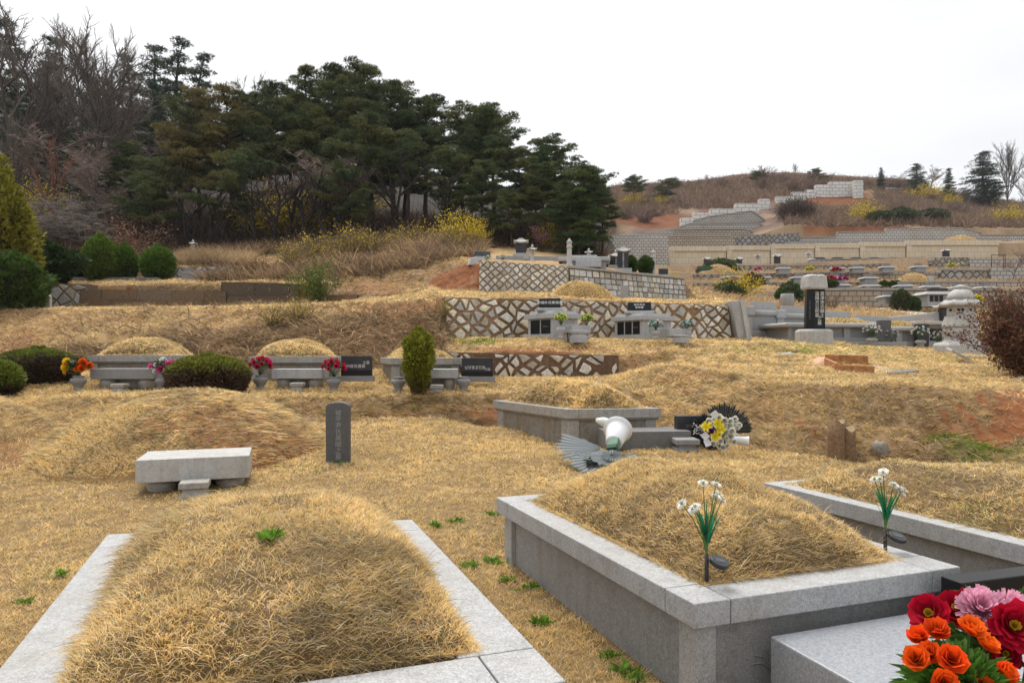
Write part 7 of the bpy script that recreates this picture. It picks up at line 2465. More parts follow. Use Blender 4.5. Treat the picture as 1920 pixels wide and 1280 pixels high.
def clipped_shrub(label, loc, rx, ry, h, n, size, top=(.10, .13, .018), low=(.055, .04, .022), split=.45, shape=2.2, flatb=.6, group='clipped shrubs', cat='shrub', name='clipped_shrub', lumps=.10, cone=0.0, stem=True, seed=1, waist=0.0):
    """a dense clipped bush: leaf faces through the outer shell of a lumpy solid, stems and a dark light-blocking core inside"""
    t = thing(name, label, cat, loc, 0, group)
    s = Soup()
    u, th = RNG.random(n), RNG.uniform(0, 2 * np.pi, n)
    z = u
    prof = np.clip(1 - np.abs(2 * z - 1 + (1 - flatb) * .25) ** shape, 0.02, 1) ** .5
    prof = np.where(z < .5, np.maximum(prof, flatb * (0.5 + z)), prof)
    prof = prof * (1 - cone * z) * (1 - waist * (1 - np.clip(z / .5, 0, 1) ** 1.3))
    nz = fbm(th * 2.2 + seed * 7, z * 5, 71, 3)
    k = (1 + lumps * (nz - .5) * 4) * RNG.uniform(.80, 1.0, n)
    P = np.stack([np.cos(th) * rx * prof * k, np.sin(th) * ry * prof * k, z * h * (1 + lumps * (nz - .5))], 1)
    N = np.stack([np.cos(th) * prof, np.sin(th) * prof, (z - .35) * 1.6 + .25], 1)
    N /= np.linalg.norm(N, axis=1, keepdims=True)
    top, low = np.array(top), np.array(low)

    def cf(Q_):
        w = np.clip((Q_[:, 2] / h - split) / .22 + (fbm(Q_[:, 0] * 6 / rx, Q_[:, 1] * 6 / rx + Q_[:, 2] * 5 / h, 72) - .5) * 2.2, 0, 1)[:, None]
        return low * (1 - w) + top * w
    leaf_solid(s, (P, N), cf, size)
    # dark inner shell added to block light, inside shade put in its colour
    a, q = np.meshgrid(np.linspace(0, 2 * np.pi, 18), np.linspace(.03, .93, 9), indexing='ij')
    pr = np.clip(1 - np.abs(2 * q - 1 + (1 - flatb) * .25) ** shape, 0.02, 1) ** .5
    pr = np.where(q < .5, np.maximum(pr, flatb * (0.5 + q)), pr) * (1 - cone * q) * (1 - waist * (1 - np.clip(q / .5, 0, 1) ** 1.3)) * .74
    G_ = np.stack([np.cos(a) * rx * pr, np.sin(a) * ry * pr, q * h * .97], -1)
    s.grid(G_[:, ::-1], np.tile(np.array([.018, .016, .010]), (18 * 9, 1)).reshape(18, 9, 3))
    s.build('foliage', M['leaf'], t)
    if stem:
        rr = random.Random(seed)
        b = Soup()
        for i in range(14):
            a = rr.uniform(0, 6.28)
            b.sticks([([(rr.gauss(0, .03), rr.gauss(0, .03), -.15), (math.cos(a) * rx * .35, math.sin(a) * ry * .35, h * .22), (math.cos(a) * rx * .75, math.sin(a) * ry * .75, h * .5)], (.02, .014, .006))], (.05, .038, .03), 4)
        b.build('stems', M['bark'], t)
    return t


def twig_bush(label, loc, R, h, n, col, r=.008, leafcol=None, nleaf=0, lsize=.05, group='leafless shrubs', cat='shrub', name='shrub', arch=.5, sub=2, seed=1, build=True, upright=.6):
    rr = random.Random(seed)
    s = Soup()
    tips = []
    for i in range(n):
        a, q = rr.uniform(0, 6.283), math.sqrt(rr.random())
        b = np.array([rr.gauss(0, R * .12), rr.gauss(0, R * .12), -.1])
        d = np.array([math.cos(a) * q, math.sin(a) * q, upright + rr.random() * .7])
        L = h * rr.uniform(.7, 1.15)
        p = limb(b, d / np.linalg.norm(d), L, 5, .10, -arch * .12 * q, rr)
        s.sticks([(p, np.linspace(r, r * .4, len(p)))], np.array(col) * rr.uniform(.7, 1.35), 3)
        tips += p[2:]
        for k in range(sub):
            j = rr.randrange(1, 5)
            dd = (p[j + 1] - p[j]) / np.linalg.norm(p[j + 1] - p[j]) + np.array([rr.gauss(0, .5), rr.gauss(0, .5), rr.gauss(.1, .3)])
            q_ = limb(p[j], dd / np.linalg.norm(dd), L * rr.uniform(.2, .4), 3, .12, -.03, rr)
            s.sticks([(q_, np.linspace(r * .6, r * .3, len(q_)))], np.array(col) * rr.uniform(.8, 1.4), 3)
            tips += q_[1:]
    t = thing(name, label, cat, loc, 0, group)
    s.build('stems', M['bark'], t)
    if nleaf:
        tp = np.array(tips)
        P = tp[RNG.integers(0, len(tp), nleaf)] + RNG.normal(0, lsize * 1.2, (nleaf, 3))
        l = Soup()
        lc = np.array(leafcol)
        if lc.ndim == 1: lc = lc[None]
        cc = lc[RNG.integers(0, len(lc), nleaf)]
        D = RNG.normal(0, 1, (nleaf, 3))
        D /= np.linalg.norm(D, axis=1, keepdims=True)
        sd = np.cross(D, RNG.normal(size=(nleaf, 3)))
        sd /= np.linalg.norm(sd, axis=1, keepdims=True)
        Lq = (lsize * RNG.uniform(.6, 1.3, nleaf))[:, None]
        l.tris(np.stack([P - sd * Lq * .35, P + sd * Lq * .35, P + D * Lq], 1), cc * RNG.uniform(.65, 1.3, (nleaf, 1)))
        l.build('leaves', M['leaf'], t)
    return t


USED = set()


def plant(proto, px, d, ytop=None, rz=0.0, label='', group=None, ybase=None, sx=1.0, h=None):
    """stand a copy of proto on the ground at column px, depth d, its top at row ytop"""
    x = (px - 960) / F * d
    z = G(x, d) if ybase is None else W(px, ybase, d).z
    top = W(px, ytop, d).z if ytop is not None else z + h
    k = (top - z) / proto['h']
    sc = (k * sx, k * sx, k)
    if proto.name in USED:
        return dup(proto, (x, d, z), rz, label, group, sc)
    USED.add(proto.name)
    proto.location, proto.rotation_euler, proto.scale = (x, d, z), (0, 0, rz), sc
    proto['label'] = label
    if group: proto['group'] = group
    return proto


# ---- the pine grove
PN = [pine(11, 10, 4.0, .40, 28), pine(12, 10, 4.4, .46, 26, .2), pine(13, 9, 3.8, .34, 26, .15), pine(14, 10, 3.3, .36, 26, .1, conical=.6), pine(15, 7, 3.8, .30, 20, .2)]
PB = pine(16, 10, 3.7, .3, 22, cols=((.12, .115, .046), (.16, .13, .05), (.095, .105, .046)))
pines = [  # px, depth, top row, kind, label
    (340, 41, 148, 5, 'brownish topped pine at the left end of the pine grove'), (262, 42, 262, 4, 'low spreading pine under the big bare tree at left'), (300, 38.5, 300, 4, 'low green pine bough tree left of the grove, in front of the bare trees'),
    (432, 43, 152, 5, 'pine with olive crown right of the brownish topped pine'), (412, 39, 262, 4, 'short broad pine at the front of the grove, left part'), (505, 43, 152, 0, 'tall pine in the left half of the grove skyline'),
    (572, 46, 112, 3, 'pine whose pointed top pokes highest over the grove'), (548, 50, 158, 1, 'pine half hidden behind the reddish bare tree'), (640, 45, 124, 0, 'tall broad pine on the crest of the grove skyline'), (690, 47, 122, 1, 'tall pine right of the crest of the grove'),
    (738, 44, 140, 2, 'pine at the shoulder where the grove skyline starts falling'), (705, 41, 205, 2, 'mid height pine in front of the crest pines'), (765, 40, 232, 1, 'pine with thick straight trunk in the middle of the grove'), (800, 45, 170, 0, 'pine behind the open shouldered pine'),
    (868, 43, 180, 1, 'pine with airy flat crown showing sky gaps'), (928, 42, 186, 1, 'pine at the right shoulder of the grove with ragged shoots'), (835, 39, 262, 2, 'dense dark pine low in the right half of the grove'), (905, 38, 285, 0, 'dark pine in front of the airy flat crown'),
    (975, 40, 262, 0, 'pine stepping down at the right of the grove'), (1042, 41, 240, 1, 'thin topped pine standing alone above the right end of the grove'), (960, 36.5, 330, 4, 'low pine before the stone steles'), (1022, 37.5, 288, 2, 'pine with dark bare trunk behind the stone lantern'),
    (1098, 39, 290, 1, 'pine with swept branches at the right end of the grove'), (1128, 38, 330, 3, 'small pine on the far right flank of the grove'), (620, 40, 250, 2, 'pine low in the centre of the grove behind bare twigs'), 
    (375, 45, 205, 0, 'pine behind the short broad pine'), (460, 47, 180, 1, 'pine filling the left of the grove behind'), (885, 47, 225, 0, 'pine behind the airy crown'), (1000, 44, 270, 3, 'pine behind the stepping down pine'), (660, 37.8, 300, 4, 'low pine boughs over the dark trunks in the centre'),
    (590, 44, 190, 2, 'pine under the pointed top, grown into the mass'), (760, 47, 190, 0, 'pine mass behind the thick straight trunk'), (240, 44, 250, 2, 'pine behind the low spreading pine at left'), (1065, 36.8, 325, 2, 'dense rounded pine at the right corner of the grove')]
for k, (px_, d, yt, kind, lab) in enumerate(pines):
    plant((PN + [PB])[kind], px_, d, yt + 20, k * 1.7, lab, 'pines of the grove')
JN = pine(17, 6, 2.5, .06, 34, .1, cols=((.050, .078, .026), (.070, .095, .030), (.038, .062, .024)), conical=.35, dens=1.9, pad=.55)
plant(JN, 1085, 35, 318, .4, 'dense dark juniper tree at the right corner of the grove', 'pines of the grove', sx=1.0)
# dark evergreens on the hill behind, at left
EV = [pine(21, 10, 2.6, .1, 22, .05, cols=((.055, .082, .05), (.042, .068, .05), (.07, .09, .048)), conical=.7, dens=1.0)]
for k, (px_, d, yt, lab) in enumerate(((330, 76, 84, 'dark conifer standing out on the ridge behind the bare trees'), (365, 74, 104, 'bluish conifer right of the ridge conifer'), (285, 80, 84, 'dark conifer left of the ridge conifer'), (245, 74, 105, 'conifer on the hill behind the forked bare tree'),
                                       (35, 58, 50, 'dark evergreen crown high at the left edge'), (110, 66, 85, 'evergreen behind the tall bare tree at left'), (75, 52, 130, 'evergreen at the left edge below the bare crown'), (160, 60, 150, 'evergreen between the two tall bare trees'),
                                       (200, 56, 190, 'evergreen in the dark hollow behind the forked bare tree'), (300, 58, 160, 'evergreen behind the brownish topped pine'), (20, 48, 210, 'evergreen low at the left edge behind the bare limbs'), (150, 50, 250, 'evergreen behind the red trunk at left'))):
    plant(EV[0], px_, d, yt, k * 1.1, lab, 'evergreens on the wooded hill', sx=1.25)
# bare trees
BT = [bare_tree(31, 14, .40, .19, 4, (12, 9, 7, 5), .13, twig_r=.010), bare_tree(32, 14, .46, .15, 4, (9, 8, 6, 5), .12, twig_r=.010, multi=2), bare_tree(33, 9, .60, .13, 4, (11, 8, 7, 5), .03, twig_r=.010, col=(.155, .115, .10), flat=.4),
      bare_tree(34, 8, .7, .11, 4, (9, 7, 6, 4), .0, droop=.05, split=.15, twig_r=.009, col=(.15, .13, .115), multi=2, flat=.3)]
for k, (px_, d, yt, kind, sx, lab) in enumerate(((172, 46, 12, 0, .95, 'tallest forked bare tree against the sky at upper left'), (32, 47, -25, 1, 1.0, 'bare tree cut by the top left corner of the photo'), (112, 52, 40, 0, .7, 'bare tree left of the tallest forked bare tree'),
                                                 (232, 50, 62, 1, .85, 'bare tree with fine twigs right of the tallest forked one'), (60, 42, 150, 2, 1.0, 'brown twiggy bare tree in front at far left'), (10, 40, 190, 1, .8, 'bare tree at the left edge behind the golden conifer'),
                                                 (275, 56, 95, 2, 1.0, 'brown domed bare crown on the ridge'), (125, 38, 285, 3, 1.1, 'silvery bare tree with arching sprays at left'), (165, 36.5, 330, 3, 1.0, 'lower silvery bare tree with drooping sprays'), (75, 37, 320, 3, .9, 'grey bare tree in front of the wood at left'),
                                                 (560, 38.9, 215, 2, 1.15, 'reddish bare tree with broad crown before the grove'), (640, 38.7, 232, 2, 1.1, 'reddish bare tree right beside it, before the grove crest'), (680, 39.5, 275, 2, 1.0, 'small bare tree with dark trunks in the grove centre'),
                                                 (485, 66, 135, 0, .8, 'faint bare tree top on the skyline in the grove gap'), (520, 39.5, 300, 2, .9, 'bare tree left of the reddish pair'), (200, 41, 240, 2, 1.0, 'brown bare tree under the tallest forked one'))):
    plant(BT[kind], px_, d, yt, k * 2.1 + .3, lab, 'bare trees of the wood', sx=sx)
PL = bare_tree(36, 5, .6, .09, 4, (9, 7, 6), .05, twig_r=.016, col=(.16, .075, .10), name='plum_tree')
plant(PL, 1005, 35.5, 405, .4, 'purplish plum tree between trunks behind the lantern', 'plum trees')
plant(PL, 1060, 36, 415, 2.4, 'purplish plum tree under the dark juniper', 'plum trees')
TK = bare_tree(37, 9, .3, .16, 2, (5, 3), .1, twig_r=.02, col=(.15, .055, .035), name='dead_tree')
plant(TK, 97, 40, 215, 0, 'dead reddish trunk with stubs in the dark wood at left', None)
FT = None
for k, (px_, d, h, lab) in enumerate(((478, 37.6, 3.6, 'crooked dark trunk left of the wood forsythia'), (508, 37.4, 3.8, 'dark trunk in the middle of the wood forsythia'), (537, 37.8, 4.2, 'dark trunk right of the wood forsythia'), (575, 37.4, 3.8, 'leaning dark trunk under the reddish bare tree'),
                                      (612, 37.2, 4.0, 'dark trunk among the group under the bare trees'), (655, 37.6, 4.2, 'rightmost dark trunk of the group under the bare trees'), (730, 38.2, 4.5, 'dark trunk at the centre right edge of the wood'), (390, 38, 3.6, 'dark trunk at the left edge of the pine wood'), (352, 38.6, 3.6, 'dark trunk behind the small weathered lantern'),
                                      (850, 37.8, 3.6, 'dark trunk in the shade of the right half of the grove'))):
    if FT is None:
        FT = bare_tree(38, 6, .45, .15, 3, (6, 4, 4), .06, twig_r=.016, col=(.03, .025, .022))
        FT['h'] = 6.0
    plant(FT, px_, d, None, k * 1.3, lab, 'dark trunks at the edge of the wood', h=h * 1.35)

# ---- forsythia
YL = ((.72, .52, .015), (.62, .46, .02), (.80, .62, .03))
FS = twig_bush('', (0, 0, 0), 1.2, 1.6, 70, (.16, .12, .07), .012, YL, 2600, .065, 'forsythia bushes', name='forsythia', seed=3)
FS['h'] = 1.55
FP = twig_bush('', (0, 0, 0), 1.2, 1.5, 110, (.20, .15, .10), .010, YL, 700, .06, 'forsythia bushes', name='forsythia', seed=5, sub=3, arch=.9)
FP['h'] = 1.4
for k, (px_, d, h, sx, pr, lab) in enumerate(((498, 40.6, 2.5, 1.3, FS, 'bright forsythia seen between trunks, left one'), (552, 41, 2.7, 1.3, FS, 'bright forsythia seen between trunks, middle one'), (604, 40.8, 2.4, 1.2, FS, 'bright forsythia seen between trunks, right one'), (86, 47, 2.2, 1.2, FS, 'forsythia glowing in the dark wood at left'), (72, 44, 1.6, 1.0, FS, 'lower forsythia in the dark wood at left'),
                                              (672, 55, 2.2, 1.6, FS, 'forsythia glimpsed behind the rightmost trunks'), (590, 32.5, 1.3, 1.3, FP, 'thin flowering forsythia on the brushy bank, left'), (660, 33.5, 1.4, 1.3, FP, 'thin flowering forsythia on the brushy bank, middle'), (860, 35.0, 1.6, 1.2, FS, 'olive yellow forsythia on the brushy bank, right'), (845, 33.0, 1.2, 1.4, FP, 'tangled forsythia below the right grove trees'),
                                              (700, 33.2, 1.3, 1.5, FP, 'thin flowering forsythia on the brushy bank, third from left'), (770, 34.6, 1.3, 1.2, FP, 'thin flowering forsythia below the thick straight trunk'), (545, 31.6, 1.0, 1.2, FP, 'low flowering forsythia above the leafy shrub'), (890, 34.8, 1.2, .9, FS, 'small olive yellow forsythia left of the roofed stele'), (1030, 37.5, 1.4, .9, FS, 'yellow forsythia behind the dark trunk by the lantern'), (512, 21.2, .75, 1.0, FP, 'sparse forsythia on the steep bank, left part'), (560, 21.4, .8, 1.0, FP, 'sparse forsythia on the steep bank, right part'), (833, 20.3, .7, .4, FP, 'sprig of forsythia at the left end of the big diamond wall'),
                                              (1388, 46, 1.9, 1.1, FS, 'bright forsythia with green base on the brown bank'), (1620, 114, 3.4, 1.15, FS, 'large forsythia in the middle of the far hill'), (1735, 158, 3.4, 1.5, FS, 'forsythia on the far ridge below the grey conifer'), (1782, 150, 2.6, 1.3, FS, 'forsythia left of the big dark ridge conifer'),
                                              (1893, 118, 2.8, 1.5, FS, 'forsythia at the far right of the hill'), (1185, 150, 2.5, 1.5, FS, 'dull forsythia on the far ridge, left one'), (1240, 150, 2.0, 1.3, FS, 'dull forsythia on the far ridge, right one'), (1262, 58, 1.1, .9, FS, 'small forsythia beside the dark marker past the coursed wall'))):
    plant(pr, px_, d, None, k * 1.9, lab, 'forsythia bushes', sx=sx, h=h)

# ---- clipped and garden shrubs
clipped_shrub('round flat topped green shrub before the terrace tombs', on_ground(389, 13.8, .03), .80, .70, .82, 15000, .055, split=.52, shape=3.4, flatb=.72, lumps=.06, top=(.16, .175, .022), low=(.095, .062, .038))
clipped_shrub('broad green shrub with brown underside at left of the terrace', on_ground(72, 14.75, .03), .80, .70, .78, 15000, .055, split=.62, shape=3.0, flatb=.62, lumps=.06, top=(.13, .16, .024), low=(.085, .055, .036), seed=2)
clipped_shrub('round green shrub cut by the left edge of the terrace', on_ground(-14, 13.4, .03), .52, .5, .75, 9000, .055, split=.2, shape=2.4, flatb=.6, lumps=.06, top=(.14, .18, .024), seed=3)
cf = clipped_shrub('small upright yellow green conifer at the edge of the terrace', on_ground(785, 14.0, .0), .33, .31, 1.32, 12000, .055, split=.10, shape=3.0, flatb=.60, waist=.58, lumps=.30, top=(.22, .235, .022), low=(.15, .11, .035), name='dwarf_conifer', cat='tree', group='conifers', seed=5, cone=.05)
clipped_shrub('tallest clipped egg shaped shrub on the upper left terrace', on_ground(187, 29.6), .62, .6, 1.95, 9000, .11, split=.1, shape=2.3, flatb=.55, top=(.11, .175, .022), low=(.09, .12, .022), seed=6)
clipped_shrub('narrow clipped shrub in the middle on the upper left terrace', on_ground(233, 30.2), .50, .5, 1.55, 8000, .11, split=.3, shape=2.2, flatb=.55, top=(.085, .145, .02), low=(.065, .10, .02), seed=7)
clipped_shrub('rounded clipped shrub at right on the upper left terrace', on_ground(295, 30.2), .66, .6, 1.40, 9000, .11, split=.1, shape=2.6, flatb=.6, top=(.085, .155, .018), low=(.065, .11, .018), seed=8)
for lab, px_, d, rx, h in (('left clipped shrub beside the tall stele on the coursed wall', 1183, 28.4, .24, .66), ('right clipped shrub left of the carved pillar on the coursed wall', 1210, 28.8, .32, .66)):
    clipped_shrub(lab, W(px_, 511, d), rx, rx, h, 3500, .08, split=.0, shape=2.3, top=(.055, .10, .018), low=(.045, .08, .016))
clipped_shrub('low dark hedge between the steles on the coursed wall', W(1130, 501, 29.5), .75, .5, .3, 2500, .09, split=0, top=(.055, .09, .025), low=(.05, .08, .02))
gc = clipped_shrub('tall golden green conifer at the left edge of the photo', on_ground(-12, 25.4), 1.60, 1.5, 5.4, 26000, .16, split=.05, shape=2.0, flatb=.9, cone=.42, lumps=.22, top=(.20, .185, .02), low=(.16, .14, .02), name='golden_conifer', cat='tree', group='conifers', seed=9)
for lab, px_, d, rx, h, c in (('dark spreading juniper behind the golden conifer', 85, 27.6, 1.15, 1.55, (.032, .060, .016)), ('bright green spreading juniper at the left edge', 12, 23.4, 1.25, 1.75, (.055, .10, .014)), ('small dark juniper above the pale diamond wall', 140, 30.6, .8, 1.1, (.028, .045, .018)), ('lower green juniper over the dark stele at left', 46, 23.7, .62, 1.05, (.07, .10, .014))):
    clipped_shrub(lab, on_ground(px_, d), rx, rx * .8, h, 11000, .15, split=0, shape=1.7, flatb=.85, lumps=.32, top=c, low=np.array(c) * .8, name='juniper_bush', group='spreading junipers', cat='shrub', seed=int(px_))
ls = twig_bush('leafy light green shrub on the left terrace', on_ground(592, 25.5), .5, 1.55, 40, (.09, .08, .04), .012, ((.10, .14, .02), (.14, .17, .03), (.07, .11, .02)), 2600, .085, 'leafy shrubs', name='leafy_shrub', seed=8, upright=1.2)
LF = twig_bush('burgundy leaved bush at the right edge of the plateau', on_ground(1928, 14.6), .45, 1.78, 130, (.05, .034, .030), .010, ((.15, .042, .03), (.12, .055, .03), (.20, .08, .035), (.10, .075, .03)), 26000, .05, None, name='burgundy_bush', seed=9, upright=1.15, sub=4, arch=.1)
EGB = []
for k, (lab, px_, d, rx, h, c) in enumerate((('green shrub under the bright forsythia on the brown bank', 1368, 45.5, 1.0, 1.1, (.06, .095, .02)), ('round topped green tree left of the black pillar', 1482, 47, .9, 1.5, (.05, .085, .018)), ('green bush left of the round topped tree trunk', 1470, 46.5, .6, .9, (.045, .08, .018)),
                                              ('green bush before the left beige bays', 1352, 76, 1.7, 1.5, (.05, .085, .018)), ('dark green shrub beside the far vault, left one', 1690, 46, .62, 1.4, (.055, .075, .014)), ('dark green shrub beside the far vault, right one', 1711, 46, .48, 1.0, (.045, .085, .014)),
                                              ('small clipped shrub in the far row, left of three', 1659, 55, .40, .72, (.04, .09, .014)), ('small clipped shrub in the far row, middle of three', 1673, 55, .34, .72, (.04, .09, .014)), ('small clipped shrub in the far row, right of three', 1683, 55, .36, .72, (.04, .09, .014)),
                                              ('green shrub right of the rough pillar cap', 1556, 53.8, .55, .75, (.05, .085, .02)), ('green shrub at the right foot of the big far forsythia', 1690, 112, 2.6, 2.6, (.055, .075, .025)), ('green shrub by the far left pillar', 1650, 111, 2.2, 2.0, (.05, .07, .022)), ('green shrub between the far pillars', 1745, 113, 2.8, 2.2, (.05, .065, .025)))):
    clipped_shrub(lab, on_ground(px_, d, .05), rx, rx * .9, h, 3000, max(.09, .0022 * d), split=0, shape=2.2, flatb=.6, lumps=.25, top=c, low=np.array(c) * .8, group='green shrubs on the far slope', name='green_shrub', seed=k + 20, stem=False)
TH = twig_bush('big dark brown thicket on the far hill below the red earth', on_ground(1492, 117), 3.2, 3.7, 420, (.10, .07, .058), .035, ((.11, .078, .06), (.08, .055, .045)), 5000, .22, 'thickets', name='thicket', seed=40, sub=4, upright=.35, arch=.5)
clipped_shrub('small reddish brown bush left of the round topped tree', on_ground(1412, 58), .95, .8, 1.3, 2500, .13, split=2, top=(.06, .04, .03), low=(.07, .045, .035), group='thickets', name='thicket', lumps=.2, seed=41, stem=False)
bs = twig_bush('leafless grey shrub right of the black pillar', on_ground(1556, 40), .9, 1.5, 60, (.16, .11, .085), .013, None, 0, .05, 'leafless shrubs', seed=11)
twig_bush('rusty leaved low shrub on the upper left terrace', on_ground(478, 30), .7, .75, 90, (.11, .055, .035), .014, ((.14, .06, .03),), 500, .07, 'leafless shrubs', seed=12)
twig_bush('small rusty weed before the black slab with Chinese characters', on_ground(656, 14.3), .15, .17, 40, (.25, .12, .07), .006, ((.28, .13, .08),), 250, .03, 'leafless shrubs', seed=13)
twig_bush('dry brown oak sapling with dead leaves behind the clipped shrubs', on_ground(255, 32.5), .9, 2.3, 40, (.12, .08, .06), .014, ((.22, .12, .07), (.17, .09, .05)), 900, .11, 'leafless shrubs', seed=14)
# ridge trees of the far hill
EV2 = pine(41, 10, 3.3, .0, 62, .03, cols=((.030, .050, .030), (.040, .060, .032), (.024, .042, .028)), conical=.9, dens=1.7, pad=.9)
EV3 = pine(42, 10, 3.8, .02, 46, .05, cols=((.070, .085, .065), (.085, .095, .07), (.055, .07, .055)), conical=.6, dens=1.6, pad=.9)
for k, (lab, px_, d, yt, sx, pr) in enumerate((('big dark conical conifer on the far right ridge', 1846, 150, 288, 1.35, EV2), ('grey green conifer on the ridge above the forsythia', 1718, 165, 308, 1.2, EV3), ('small pointed conifer right of the stepped wall', 1652, 168, 316, .75, EV2), ('pointed dark conifer left of the big dark conifer', 1778, 160, 318, .8, EV2))):
    plant(pr, px_, d, yt, k * 1.3, lab, 'conifers on the far ridge', sx=sx)
HB = twig_bush('', (0, 0, 0), 1.6, 1.9, 70, (.20, .14, .115), .03, None, 0, .05, 'leafless bushes on the far hill', name='leafless_bush', seed=31, sub=4)
HB['h'] = 1.9
rr = random.Random(77)
HBL = 'leafless brown bush growing in the scrub of the far hill'
for k in range(46):
    px_ = rr.uniform(1165, 1910)
    d = rr.uniform(126, 182)
    if 1270 < px_ < 1640 and d < 165: continue
    plant(HB, px_, d, None, rr.uniform(0, 6), HBL, 'leafless bushes on the far hill', sx=rr.uniform(.8, 1.5), h=rr.uniform(1.6, 3.8))
for k, (px_, d, yt, kind, lab) in enumerate(((1190, 150, 330, 1, 'flat crowned pine on the far ridge beside the grove'), (1237, 152, 333, 4, 'small pine on the far ridge right of the flat crowned one'), (1420, 175, 318, 4, 'low pine bush on the highest point of the far ridge'), (1540, 178, 314, 4, 'scrubby pine on the far ridge above the stepped wall'))):
    plant(PN[kind], px_, d, yt, k, lab, 'pines on the far ridge', sx=1.5)
for k, (px_, d, yt, kind, sx, lab) in enumerate(((1890, 140, 255, 0, .75, 'tall bare tree right of the big dark ridge conifer'), (1925, 140, 300, 1, .8, 'bare tree at the right edge of the far ridge'), (1745, 170, 288, 2, 1.0, 'bare tree behind the grey green ridge conifer'), (1690, 170, 312, 2, 1.0, 'brownish bare tree between the ridge conifers'), (1330, 178, 318, 2, .8, 'small bare tree on the far ridge'), (1490, 182, 304, 0, .7, 'thin bare sapling on the far ridge crest'),
                                                 (1900, 66, 445, 2, 1.0, 'bare tree before the grey wall at the right edge'), (1810, 165, 335, 2, .9, 'bare scrub tree behind the dark ridge conifers'))):
    plant(BT[kind], px_, d, yt, k * 1.4, lab, 'bare trees on the far ridge', sx=sx)


# ---- scrub, brush and reeds nobody could count
def scrub(name, label, n, px0, px1, d0, d1, L0, L1, w, cols, up=.8, filt=None, seg=3, curl=.25):
    s = Soup()
    d = RNG.uniform(d0, d1, n)
    px = RNG.uniform(px0, px1, n)
    x = (px - 960) / F * d
    z = terrain(x, d)
    if filt is not None:
        py = HZ - (z - CZ) / d * F
        k = filt(px, py, d, x)
        d, px, x, z = d[k], px[k], x[k], z[k]
    n = len(d)
    th = RNG.uniform(0, 2 * np.pi, n)
    ln = RNG.uniform(.2, 1.0, n)
    D = np.stack([np.cos(th) * ln, np.sin(th) * ln, np.full(n, up) * RNG.uniform(.5, 1.3, n)], 1)
    L = RNG.uniform(L0, L1, n) * (.5 + fbm(x * .6, d * .6, 81))
    cols = np.array(cols)
    C = cols[RNG.integers(0, len(cols), n)] * RNG.uniform(.7, 1.35, (n, 1)) * (.65 + .7 * fbm(x * .4, d * .4, 82))[:, None]
    bend = np.stack([np.cos(th), np.sin(th), -np.ones(n)], 1) * (L * curl * RNG.uniform(.2, 1.4, n))[:, None]
    s.blades(np.stack([x, d, z - .05], 1), D, L, np.full(n, w) * RNG.uniform(.6, 1.4, n), C, bend)
    o = s.build(name, M['blade'])
    tag(o, label, None, kind='stuff')


TAN = [(.48, .345, .19), (.40, .28, .15), (.58, .43, .25), (.30, .21, .125)]
BRN = [(.18, .12, .08), (.23, .155, .10), (.13, .09, .065), (.27, .19, .125)]
scrub('brush', 'tangled dry brush and vines on the bank below the wood', 26000, 380, 905, 28.5, 37.5, .35, 1.1, .028, TAN[:2] + BRN, .8, lambda px, py, d, x: vnoise(x * .5, d * .5, 5) > .25)
scrub('reeds', 'pale dry reeds at the edge of the wood beside the small lantern', 5000, 330, 470, 31.6, 34.0, .5, 1.0, .022, [(.5, .37, .22), (.42, .30, .17)], 1.3)
scrub('bank_weeds', 'coarse dry weeds hanging over the steep left bank', 62000, -60, 835, 18.2, 23.2, .2, .6, .024, TAN + BRN, .55, lambda px, py, d, x: (vnoise(x * .8, d * .8, 15) > .3) & (RNG.random(len(x)) < bank_dark(x, d, terrain_raw(x, d)[1])) & (RNG.random(len(x)) > patch_amount(x, d) * .8), curl=.6)
scrub('bank_weeds', 'coarse grey dry weeds on the right hand bank', 60000, 1180, 1960, 9.0, 15.5, .10, .30, .011, TAN + [(.46, .34, .2), (.5, .36, .19)] + BRN[:2] + [(.30, .26, .20)], .5, lambda px, py, d, x: (vnoise(x * 1.1, d * 1.1, 25) > .25) & (scar_amount(x, d) < .2) & (RNG.random(len(x)) > patch_amount(x, d) * .8) & (RNG.random(len(x)) < np.clip(np.abs(terrain_raw(x, d)[1]) * 4 - .35, .08, 1)) & (green_amount(x, d, terrain(x, d)) < .3) & ~inside_any(x, d) & ((px > 1500) | (d > 11.8)), curl=.6)
scrub('bank_weeds', 'coarse dry weeds on the low bank before the terrace', 16000, -40, 930, 11.9, 13.8, .08, .22, .01, TAN + BRN[:2], .5, lambda px, py, d, x: vnoise(x * 1.1, d * 1.1, 35) > .4, curl=.6)
scrub('bank_weeds', 'dry weeds growing against the old concrete block wall', 5000, 130, 640, 25.6, 26.75, .2, .5, .02, TAN + BRN[:2], .8, lambda px, py, d, x: vnoise(x * 1.3, d * 1.3, 45) > .5, curl=.5)
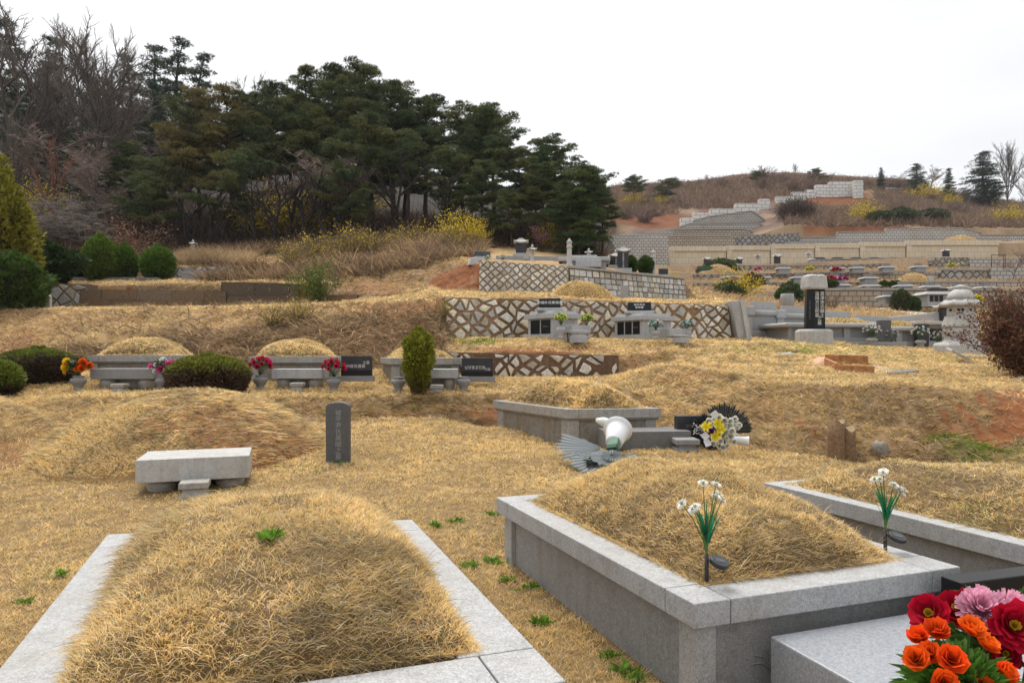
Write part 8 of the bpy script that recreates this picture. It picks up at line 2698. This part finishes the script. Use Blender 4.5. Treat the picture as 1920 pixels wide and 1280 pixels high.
scrub('bank_weeds', 'dry grass hanging over the top of the old concrete block wall', 5200, 130, 600, 27.5, 28.3, .15, .4, .02, TAN, .3, None, curl=1.2)
scrub('leaf_litter', 'brown leaf litter and undergrowth on the floor of the wood', 22000, -80, 1150, 35, 60, .25, .8, .04, [(.11, .07, .045), (.15, .09, .055), (.08, .055, .04), (.20, .13, .075)], .7)
scrub('hill_scrub', 'brown leafless scrub covering the far hill', 60000, 1140, 1990, 107, 186, .8, 2.4, .10, BRN + [(.17, .12, .105), (.24, .17, .13)], 1.1, lambda px, py, d, x: ~((((px - 1560) / 70) ** 2 + ((py - 372) / 20) ** 2 < 1) | ((px > 1150) & (px < 1300) & (py > 402)) | ((px < 1470) & (py > 392) & (px > 1270)) | ((px > 1270) & (px < 1640) & (np.abs(py - np.interp(px, [1277, 1332, 1424, 1500, 1556, 1619], [424, 411, 391, 374, 366, 368]) + 1) < 9)) | ((px > 1440) & (py > 428))))
scrub('valley_weeds', 'dry weeds on the slopes of the valley terraces', 26000, 1285, 1990, 31, 78, .25, .7, .04, TAN, .8, lambda px, py, d, x: ((d < 50.5) & ((px < 1540) | (np.abs(d - (44 + 4.5 * np.sin((px - 1500) / 90.0) - np.clip((px - 1640) / 300, -.3, 1) * 10)) > 2.6))) | ((d > 53) & (d < 61)) | ((d > 63) & (d < 69)) | (d > 71.5))
scrub('wood_twigs', 'bare understorey twigs in the shade of the wood', 9000, 60, 1130, 37, 48, .8, 2.6, .03, [(.07, .05, .042), (.10, .075, .06)], 1.6)

# ------------------------------------------------------------------ the thin haze that pales the far hill
hz_m = bpy.data.materials.new('thin_haze')
hz_m.use_nodes = True
hn = hz_m.node_tree.nodes
hn.remove(hn['Principled BSDF'])
pv = hn.new('ShaderNodeVolumePrincipled')
pv.inputs['Color'].default_value = (.93, .95, 1.0, 1)
pv.inputs['Density'].default_value = .0002
hz_m.node_tree.links.new(pv.outputs['Volume'], hn['Material Output'].inputs['Volume'])
hz = MB().box(-800, 800, -12, 310, -1.5, 82).build('haze', hz_m)
tag(hz, 'thin pale haze in the air over the cemetery', kind='stuff')
lawn()
